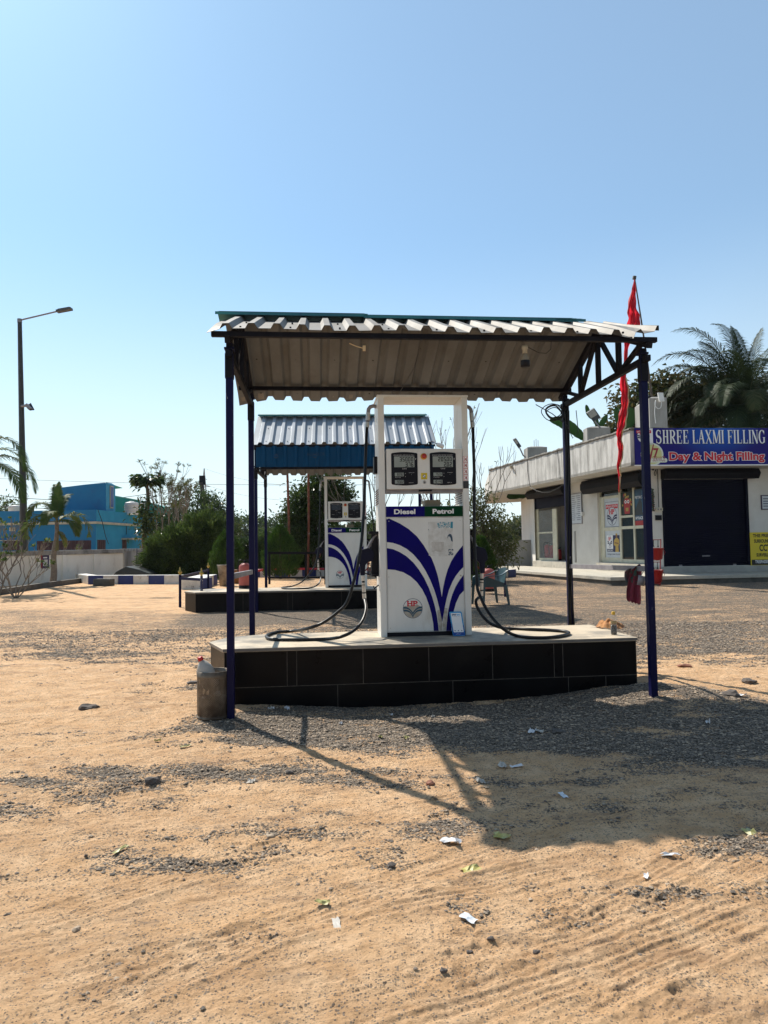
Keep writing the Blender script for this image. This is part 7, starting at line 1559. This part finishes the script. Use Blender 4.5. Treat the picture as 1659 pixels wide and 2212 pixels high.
q_ = pA3.p(*uvA(Y5(1118, 1055), .03)); m = MB(); m.tube([q_, pA3.p(*uvA(Y5(1112, 850), .03)), pA3.p(*uvA(Y5(1105, 690), .03))], .012, 5, 1); u_, v_ = uvA(Y5(1118, 1055), .03); pA3.slab(m, u_ - .07, u_ + .07, v_ - .07, v_ + .07, -.03, .05, 0); m.one('wall_switch', [WHITEPL, RUBBER], 'white wall switch with a cable rising above it', 'switch', q_)
pA4 = Plane(plA.p(0, 0, .05), plA.U, plA.V); u_, v_ = pA4.uv(*Y6(1085, 870)); u1_, v1_ = pA4.uv(*Y6(1140, 470)); m = MB(); pA4.slab(m, u_ - .35, u1_ , v_, v1_, -.04, 0, 0); pA4.slab(m, u1_, u1_ + .03, v_, v1_ - .1, -.04, .01, 1)
for k in range(40): f = k / 40; p_ = pA4.p(u1_ + .05 + .03 * sin(k * 2.1), v1_ - f * (v1_ - v_) + .0, .02 + .03 * cos(k * 1.7)); m.lathe([(0, -.03), (.04, 0), (0, .03)], 5, 2, Matrix.Translation(p_))
m.one('blue_poster', [PM('poster_azure', (.01, .12, .30), (.03, .2, .35), 3, .5), REDL, PM('tinsel', (.03, .05, .03))], 'blue poster with tinsel hanging at the corner of the shop wall', 'poster', pA4.p(u_, v_))
m = MB(); u0_, v0_ = uvA(Y5(1040, 1560), .02); u1_, v1_ = uvA(Y5(1052, 1235), .02); plA.slab(m, u0_ - .02, u0_ + .10, v0_, v1_, .001, .02); m.one('wall_patch', [WALLG], 'rough vertical cement patch on the shop wall behind the back right post', 'cement patch', plA.p(u0_, v0_))
# roof top things
def stub(label, x0, x1, ytop, ybot, Y, rebar=True, dd=.5, name='column_stub'):
    a, b = P(x0, ytop, Y), P(x1, ytop, Y); z0 = P(x0, ybot, Y).z - .6; m = MB(); w = b.x - a.x; zt = a.z
    m.box(a.x, b.x, Y, Y + dd, z0, zt - .05, 0); m.prism([Vector((a.x, Y, zt - .05)), Vector((b.x, Y, zt - .05)), Vector((b.x, Y + dd, zt - .05)), Vector((a.x, Y + dd, zt - .05))], (0, 0, 0), (0, 0, .001), 0)
    m.add([(a.x, Y, zt - .049), (b.x, Y, zt - .049), (b.x, Y + dd, zt - .049), (a.x, Y + dd, zt - .049), (a.x + w * .25, Y + dd * .3, zt + .02), (b.x - w * .25, Y + dd * .3, zt + .02), (b.x - w * .25, Y + dd * .7, zt + .02), (a.x + w * .25, Y + dd * .7, zt + .02)], [(0, 1, 5, 4), (1, 2, 6, 5), (2, 3, 7, 6), (3, 0, 4, 7), (4, 5, 6, 7)], 0)
    if rebar:
        for k in range(3): xx = a.x + w * (.4 + .1 * k); m.tube([(xx, Y + .2, zt), (xx, Y + .2, zt + .28 + .05 * (k % 2))], .01, 5, 1)
    return m.one(name, [WALLG, BLACKM], label, 'column', (a.x, Y, z0))
stub('grey column stub with rebar ends on the roof at the far left of the shop', (1900 + 545 / 2.602) / 1.8517, (1900 + 750 / 2.602) / 1.8517, (1650 + 350 / 2.602) / 1.8517, 990, 30.2, dd=.8)
stub('low column stub behind the tilted floodlight on the shop roof', 1268, 1318, 921, 950, 25.6, False)
stub('tall square grey column on the shop roof carrying the white router', 1402, 1440, 857, 925, 23.4, False, .45)
stub('narrow grey column half hidden behind the front right post', 1381, 1398, 872, 925, 24.2, False, .45)
t = thing('wifi_antenna', 'white rounded antenna box with hanging cable on the tall roof column', 'antenna', P(*Z4(462, 780), 23.3)); pr_ = Plane(P(*Z4(462, 780), 23.25), (1, .1, 0), (0, 0, 1)); m = MB()
q_ = [pr_.uv(*Z4(x, y)) for x, y in ((440, 715), (476, 716), (486, 775), (452, 778))]; m.prism([pr_.p(*q) for q in q_][::-1], pr_.N * .03, pr_.N * -.05); m.build('box', WHITEPL, t, world=True, bevel=.02)
m = MB(); m.tube(smooth_path([pr_.p(*pr_.uv(*Z4(x, y)), .02) for x, y in ((465, 780), (460, 815), (440, 825), (420, 800), (425, 770), (418, 850), (425, 925))], 5), .012, 5); m.build('cable', WHITEPL, t, world=True)
def flood(label, pts, glass, Y, arm, dpt=.12):
    c = P(*pts[0], Y); t = thing('floodlight', label, 'floodlight', c); m = MB(); q = [P(*p, Y) for p in pts]; m.prism(q, (0, -.0, 0), (0, dpt, .05)); m.build('housing', PM('flood_dark_grey', (.03, .035, .035), (.05, .055, .055), 6, .5), t, world=True, bevel=.01)
    m = MB(); g = [P(*p, Y - .012) for p in glass]; m.prism(g, (0, 0, 0), (0, .008, 0)); m.build('lens', PM('flood_lens', (.36, .34, .28), (.30, .28, .24), 9, .35), t, world=True)
    m = MB(); m.tube([P(*p, Y + .06) for p in arm], .03, 8); m.build('arm', GREYM, t, world=True)
z3 = lambda L_: [Z3(x, y) for x, y in L_]; z5b = lambda L_: [Y5(x, y) for x, y in L_]
flood('square floodlight tilted on the shop roof between banana leaves', z3([(1075, 1000), (1125, 968), (1168, 1030), (1118, 1056)]), z3([(1079, 1001), (1122, 974), (1145, 1010), (1103, 1034)]), 25.3, z3([(1125, 1050), (1145, 1075), (1165, 1100)]))
flood('narrow floodlight on a bent arm at the far end of the shop fascia', z5b([(394, 286), (430, 270), (485, 352), (455, 376)]), z5b([(405, 290), (430, 280), (452, 318), (432, 332)]), 30.3, z5b([(465, 370), (480, 400), (500, 445), (528, 468)]))
m = MB(); q_ = [P(*Y5(x, y), 30.1) for x, y in ((365, 555), (385, 550), (384, 582), (368, 582))]; m.prism(q_, (0, 0, 0), (0, .12, 0)); m.tube([P(*Y5(385, 548), 30), P(*Y5(410, 600), 29.9), P(*Y5(430, 665), 29.8)], .012, 5); m.one('fascia_camera', [PM('tan_camera', (.36, .30, .20))], 'small tan camera near the far end of the shop fascia', 'camera', q_[0])
m = MB(); fz = lambda x, y: hit(*Y5(x, y), up(C_, 0) + nA * .02, nA)
for L_ in (((540, 490), (548, 600), (565, 740), (578, 775)), ((855, 400), (870, 500), (885, 690))): m.tube([fz(*p) for p in L_], .010, 4)
m.tube([fz(578, 775), fz(640, 815) , fz(700, 832), fz(780, 828), fz(860, 790), fz(928, 742)], .010, 4); m.one('fascia_cable', [RUBBER], 'thin dark cables running down the white fascia and looping below it', 'cable', fz(578, 775))
# grey boundary wall left of the shop
a, b = P(985, 1200, 33.5), P(1160, 1200, 33.2); a.z = b.z = .3
wallrun('boundary_wall', 'grey plastered boundary wall between the loose tree and the shop', [a, b], 1.38, .15, [WALLG, COPE], (.10, .04))
# bamboo pole and red cloth flag
t = thing('red_flag', 'long torn red cloth flag hanging from a thin bamboo pole above the shop', 'flag', P(*Z4(398, 715), 23.0)); m = MB(); m.tube([P(*Z4(400, 740), 23.2), P(*Z4(365, 470), 22.6), P(*Z4(325, 200), 22.2), P(1370.5, 598, 22.0)], [.035, .03, .024, .02], 7); m.tube([P(1370, 603, 22), P(1371, 597, 22)], .06, 7); m.build('bamboo_pole', PM('dark_bamboo', (.10, .08, .06), (.05, .04, .035), 10, .7), t, world=True)
path = [(1370.5, 604, 2), (1369, 620, 7), (1367.5, 640, 13), (1366, 662, 19), (1368, 680, 25), (1369, 697, 27), (1362, 720, 22), (1354, 745, 11), (1351, 765, 8), (1350, 790, 8), (1347, 815, 13), *[(*Z4(x, y), w) for x, y, w in ((210, 690, 16), (214, 760, 14), (214, 820, 14), (202, 880, 17), (190, 940, 16), (178, 985, 12), (180, 1030, 9), (184, 1080, 11), (183, 1140, 9), (177, 1190, 8), (174, 1235, 6), (180, 1290, 5), (179, 1340, 4), (180, 1395, 3))]]
def flagcloth():
    n = len(path); cols = 9; vs = []; rr = random.Random(6); spans = []
    cen = smooth_path([Vector((a, b, w)) for a, b, w in path], 5); N_ = len(cen)
    for j, c in enumerate(cen):
        for i in range(cols):
            s = -1 + 2 * i / (cols - 1); w = c.z * .5 * (1 + .10 * sin(j * .9 + s * 3)); Y = 21.6 - .5 * min(1, j / 30) + .13 * sin(s * 7 + j * .22) * min(1, c.z / 12) + .05 * sin(j * .7); vs.append(P(c.x + s * w + .8 * sin(j * .35), c.y + 1.2 * s, Y))
    m = MB(); m.add(vs, [(j * cols + i, j * cols + i + 1, (j + 1) * cols + i + 1, (j + 1) * cols + i) for j in range(N_ - 1) for i in range(cols - 1)], 0, True)
    mm, nt, b = node_mat('red_flag_cloth'); b.inputs['Base Color'].default_value = (.55, .02, .035, 1); b.inputs['Roughness'].default_value = .7; tr = nt.nodes.new('ShaderNodeBsdfTranslucent'); tr.inputs[0].default_value = (.70, .03, .05, 1); mx = nt.nodes.new('ShaderNodeMixShader'); mx.inputs[0].default_value = .5; nt.links.new(b.outputs[0], mx.inputs[1]); nt.links.new(tr.outputs[0], mx.inputs[2]); nt.links.new(mx.outputs[0], nt.nodes['Material Output'].inputs[0])
    m.build('cloth', mm, t, world=True, fixn=False)
    m = MB(); q = [vs[j * cols + cols - 1 if j < 110 else j * cols + 4] + Vector((0, -.02, 0)) for j in range(50, N_)]; m.tube(q, .022, 5); m.build('gold_edging', PM('gold_trim', (.50, .38, .20), rough=.5), t, world=True, fixn=False)
flagcloth()
# fire bucket stand
b = G(*Y7(165, 2185)); Ys = b.y; S_ = lambda x, y, dy=0: P(*Y7(x, y), Ys + dy)
FR = PM('fire_red_paint', (.30, .008, .012), (.24, .008, .012), 5, .45, c3=(.12, .02, .02), sc3=7, lo3=.62, hi3=.7)
t = thing('fire_bucket_stand', 'red steel stand for fire buckets behind the front right post', 'stand', b); m = MB()
for x in (100, 232): m.beam(S_(x, 1598), S_(x - (x - 100) * .15 + 8, 2190), .022, .022)
for y in (1608, 1890, 2165): m.beam(S_(98, y), S_(230 - (y - 1600) * .03, y), .02, .02)
m.beam(S_(90, 2160, -.3), S_(230, 2150, .3), .03, .03); m.beam(S_(215, 2165), S_(225, 2205), .03, .03); m.build('frame', FR, t, world=True)
m = MB()
for x, y in ((138, 1630), (195, 1630), (140, 1910), (188, 1910)): m.tube([S_(x, y - 20), S_(x, y + 50), S_(x - 8, y + 72)], .010, 5); m.tube([S_(x, y + 45), S_(x + 9, y + 72)], .010, 5)
m.build('hooks', BLACKM, t, world=True)
def fb(label, x0, x1, yt, yb_, Y, r0f=.72):
    c = P(*Y7((x0 + x1) / 2, yb_), Y); r1 = (P(*Y7(x1, yt), Y).x - P(*Y7(x0, yt), Y).x) / 2; h = P(*Y7(x0, yt), Y).z - c.z; t = thing('fire_bucket', label, 'bucket', c, 0, 'red fire buckets'); m = MB()
    m.lathe([(0, -.02), (r1 * r0f * .6, -.01), (r1 * r0f, .03), (r1, h), (r1 + .012, h), (r1 + .012, h - .02), (r1 - .01, h - .03), (r1 * r0f * .9, .04), (0, .03)], 26); m.build('pail', FR, t); m = MB(); m.tube([Vector((r1 + .01, 0, h - .05)), Vector((r1 + .05, 0, h - .12)), Vector((r1 + .02, 0, h - .2))], .008, 5); m.build('handle', FR, t)
fb('upper red fire bucket hanging on the stand', 103, 266, 1712, 1862, Ys - .12, .80); fb('lower red fire bucket near the ground on the stand', 108, 262, 1990, 2148, Ys - .12, .78)
# towels on the right side rail
def towel(label, pts_l, pts_r, Y, mats, seed):
    n, mcols = 26, 15; vs = []
    for j in range(n):
        f = j / (n - 1); k = f * (len(pts_l) - 1); i0 = min(int(k), len(pts_l) - 2); t_ = k - i0
        lx = pts_l[i0][0] * (1 - t_) + pts_l[i0 + 1][0] * t_; ly = pts_l[i0][1] * (1 - t_) + pts_l[i0 + 1][1] * t_; rx = pts_r[i0][0] * (1 - t_) + pts_r[i0 + 1][0] * t_; ry = pts_r[i0][1] * (1 - t_) + pts_r[i0 + 1][1] * t_
        for i in range(mcols): s = i / (mcols - 1); vs.append(P((lx * (1 - s) + rx * s), (ly * (1 - s) + ry * s) + (1.5 * sin(i * 1.9 + seed) * f), Y + .018 * sin(s * 14 + f * 2.5 + seed) * (.4 + f) + .02 * sin(f * 5)))
    m = MB(); m.add(vs, [(j * mcols + i, j * mcols + i + 1, (j + 1) * mcols + i + 1, (j + 1) * mcols + i) for j in range(n - 1) for i in range(mcols - 1)], 0, True); return m.one('towel', mats, label, 'towel', vs[mcols // 2], 'cloths hung on the side rail', fixn=False)
y6 = lambda L_: [Y6(x, y) for x, y in L_]
Yt_ = 6.78
towel('grey green folded cloth bundle hung on the side rail left of the red towel', y6([(720, 1880), (655, 1930), (650, 2010), (670, 2080), (690, 2120)]), y6([(880, 1860), (880, 1950), (850, 2050), (800, 2110), (760, 2150)]), Yt_ + .12, [PM('grey_green_cloth', (.08, .10, .09), (.05, .09, .075), 18, .95, c3=(.14, .05, .06), sc3=9, lo3=.5, hi3=.6)], 2)
towel('faded red patterned towel hanging from the side rail beside the front right post', y6([(905, 1800), (780, 1900), (745, 2000), (720, 2120), (690, 2250), (685, 2400), (700, 2450)]), y6([(925, 1795), (965, 1850), (960, 1960), (950, 2100), (940, 2250), (950, 2400), (940, 2520)]), Yt_, [PM('faded_red_towel', (.22, .025, .05), (.15, .02, .035), 14, .95, c3=(.04, .09, .07), sc3=11, lo3=.60, hi3=.64, bump=.004, bsc=60)], 4)
c = P(*Y6(950, 2120), 6.66); t = thing('tin_can', 'small grey tin can tied to the front right post', 'can', c); m = MB(); m.T = Matrix.Rotation(R(14), 4, 'Y'); m.lathe([(0, -.03), (.032, -.03), (.035, .06), (.032, .06), (.03, -.02), (0, -.02)], 18); m.build('can_body', GREYM, t); m = MB(); m.tube([(-.0, 0, .06), (.03, .02, .10), (.06, .03, .12)], .004, 4); m.build('wire', GREYM, t)
# camera lamp at the end of the far canopy
c = P(*Y3(1085, 132), 15.2); t = thing('canopy_camera', 'small white camera on the right end of the far canopy', 'camera', c); m = MB(); m.lathe([(0, -.09), (.05, -.08), (.05, .05), (.03, .08), (0, .08)], 14, 0, Matrix.Rotation(R(115), 4, 'Y')); m.build('camera_body', WHITEPL, t); m = MB(); m.tube([(-.05, 0, .02), (-.16, .02, .08), (-.2, .02, .1)], .018, 6); m.build('bracket', GREYM, t)
# ------------------------------------------------------------------ litter
PAP = [PM('white_paper', (.70, .70, .70), (.6, .6, .62), 20, .8), PM('yellow_wrapper', (.45, .38, .08), (.4, .38, .2), 20, .4), PM('dull_paper', (.50, .47, .42), (.4, .37, .33), 20, .8), PM('blue_wrapper', (.35, .42, .5), (.7, .7, .7), 30, .4), PM('green_wrapper', (.30, .29, .10), (.42, .38, .16), 30, .4)]
def scrap(px, py, w, l, k, label, seed, crumple=.012, group=None):
    b = G(px, py); b.z = hz(b.x, b.y); rr = random.Random(seed); n = 5; a = rr.uniform(0, pi); vs = []
    for j in range(n):
        for i in range(n): x, y = (i / (n - 1) - .5) * l, (j / (n - 1) - .5) * w; x += rr.uniform(-.06, .06) * l; y += rr.uniform(-.06, .06) * w; vs.append((b.x + x * cos(a) - y * sin(a), b.y + x * sin(a) + y * cos(a), b.z + .006 + abs(rr.gauss(0, crumple))))
    m = MB(); m.add(vs, [(j * n + i, j * n + i + 1, (j + 1) * n + i + 1, (j + 1) * n + i) for j in range(n - 1) for i in range(n - 1)], 0); m.one('litter_scrap', [PAP[k]], label, 'litter', b, 'scraps of litter on the ground', fixn=False)
LIT = [(974, 1826, .055, .10, 0, 'largest white paper scrap on sunlit sand just below the roof shadow edge', .014), (1017, 1882, .06, .09, 1, 'yellow and white wrapper lying below the large white scrap', .006), (1085, 1810, .055, .08, 1, 'yellow wrapper at the lower corner of the roof shadow', .008),
       (697, 1961, .035, .06, 4, 'small yellow green wrapper in the lower middle foreground', .008), (1012, 1992, .04, .075, 3, 'pale blue and white wrapper in the lower foreground', .005), (1150, 1581, .05, .09, 0, 'white torn paper left of a yellowish one in the shade', .014), (1166, 1583, .04, .06, 2, 'cream scrap beside the white paper in the shade', .01),
       (1085, 1657, .05, .07, 2, 'dull paper scrap at the shadow edge left of a white strip', .01), (1116, 1658, .035, .09, 0, 'thin white strip in the shade right of a dull scrap', .008), (1217, 1721, .03, .09, 3, 'faded label scrap in the right part of the roof shadow', .005), (1620, 1798, .05, .08, 1, 'yellow wrapper near the right edge of the picture', .008),
       (1447, 1845, .02, .09, 0, 'thin white sliver on the sand at the right', .004), (586, 1533, .035, .06, 0, 'small white scrap at the foot of the island, leftmost', .014), (620, 1531, .045, .10, 0, 'curled white paper by the island foot', .02), (736, 1552, .03, .05, 0, 'tiny white scrap where the roof shadow begins', .01), (846, 1535, .03, .06, 0, 'white scrap by the island under the pump', .012),
       (934, 1538, .035, .07, 2, 'cream scrap by the island foot right of the pump', .01), (877, 1590, .03, .05, 4, 'yellow green scrap in the sunlit gravel patch, right one', .012), (822, 1586, .03, .04, 4, 'yellow green scrap in the sunlit gravel patch, left one', .012), (400, 1615, .03, .09, 4, 'yellow green wrapper left of the post shadow', .006), (542, 1688, .04, .07, 2, 'folded cream scrap on sand below the bin', .01),
       (260, 1840, .025, .10, 4, 'yellowish strip in the left foreground', .004), (1036, 1692, .03, .09, 2, 'crumpled pale scrap on the truss shadow', .014), (340, 1602, .02, .05, 1, 'tiny yellow scrap at the left beyond the bin', .01), (1529, 1567, .03, .04, 0, 'small white scrap right of the front right post foot', .015), (1334, 1487, .05, .07, 0, 'two crumpled white papers against the right end of the island', .03),
       (1600, 1514, .05, .09, 0, 'white scrap on gravel at the right below the shop', .015), (1395, 1890, .02, .05, 0, 'tiny white chip on sand at the lower right', .006), (727, 2005, .03, .09, 2, 'dusty half buried scrap in the foreground', .003)]
for i, (a, b, w, l, k, lab, cr) in enumerate(LIT): scrap(a, b, w, l, k, lab, i + 20, cr)
def rock(px, py, r, label, seed, mat, flat=.6):
    b = G(px, py); b.z = hz(b.x, b.y); rr = random.Random(seed); bm = bmesh.new(); bmesh.ops.create_icosphere(bm, subdivisions=2, radius=1); m = MB(); vs = []
    for v in bm.verts: q = v.co.normalized(); k = r * (1 + .35 * (rr.random() - .5) + .2 * sin(q.x * 4 + seed)); vs.append(b + Vector((q.x * k * 1.2, q.y * k, q.z * k * flat + r * flat * .4)))
    m.add(vs, [[v.index for v in f.verts] for f in bm.faces]); bm.free(); m.one('rock', [mat], label, 'rock', b, 'loose rocks in the yard')
ROCKM = PM('dark_rock', (.07, .06, .055), (.12, .10, .085), 30, .9, bump=.004, bsc=80); CLAY = PM('clay_lump', (.20, .08, .05), (.28, .13, .08), 20, .95, bump=.004, bsc=80); TANR = PM('tan_rock', (.40, .31, .22), (.32, .25, .18), 20, .9, bump=.004, bsc=60)
for i, (a, b, r, lab, mt) in enumerate(((958, 2108, .011, 'dark stone in the lower foreground, lowest of the two by the tyre ruts', ROCKM), (1014, 2060, .009, 'smaller dark stone among the tyre ruts', ROCKM), (1160, 2057, .011, 'dark stone in the churned patch at lower right', ROCKM), (1060, 2030, .011, 'small dark stone above the churned ruts', ROCKM), (165, 2006, .017, 'flat pale stone in the lower left foreground', TANR), (845, 1873, .02, 'dark rough lump in the middle foreground', ROCKM), (1205, 1585, .05, 'dark flat stone in the roof shadow', ROCKM),
     (190, 1530, .07, 'flat dark grey slab lump left of the bin', ROCKM), (330, 1690, .04, 'broken brown lump left of the truss shadow', ROCKM), (1480, 1443, .06, 'reddish clay lump right of the front right post', CLAY), (1578, 1512, .07, 'dark stone near the right edge below the shop', ROCKM), (930, 1697, .03, 'small red clay lump beside the truss shadow', CLAY), (1620, 1480, .07, 'dark flat rubble at the right edge', ROCKM), (625, 1672, .022, 'small dark stone left of the truss shadow', ROCKM), (416, 1475, .05, 'grey stone left of the bin', ROCKM), (585, 1808, .018, 'round pale pebble in the left foreground', TANR))):
    rock(a, b, r, lab, i + 3, mt, .45 if r > .04 else .7)
# ------------------------------------------------------------------ air
m = MB(); m.box(-330, 330, -9, 330, -1.3, 13.0)
hm = bpy.data.materials.new('air'); hm.use_nodes = True; nt = hm.node_tree
for n in list(nt.nodes): nt.nodes.remove(n)
pv = nt.nodes.new('ShaderNodeVolumePrincipled'); pv.inputs['Color'].default_value = (.80, .90, 1.0, 1); pv.inputs['Density'].default_value = 0.00014; pv.inputs['Anisotropy'].default_value = 0.2
out = nt.nodes.new('ShaderNodeOutputMaterial'); nt.links.new(pv.outputs[0], out.inputs['Volume'])
hz_ = m.build('haze', hm); tag(hz_, 'thin pale haze over the whole yard', 'haze', kind='stuff')
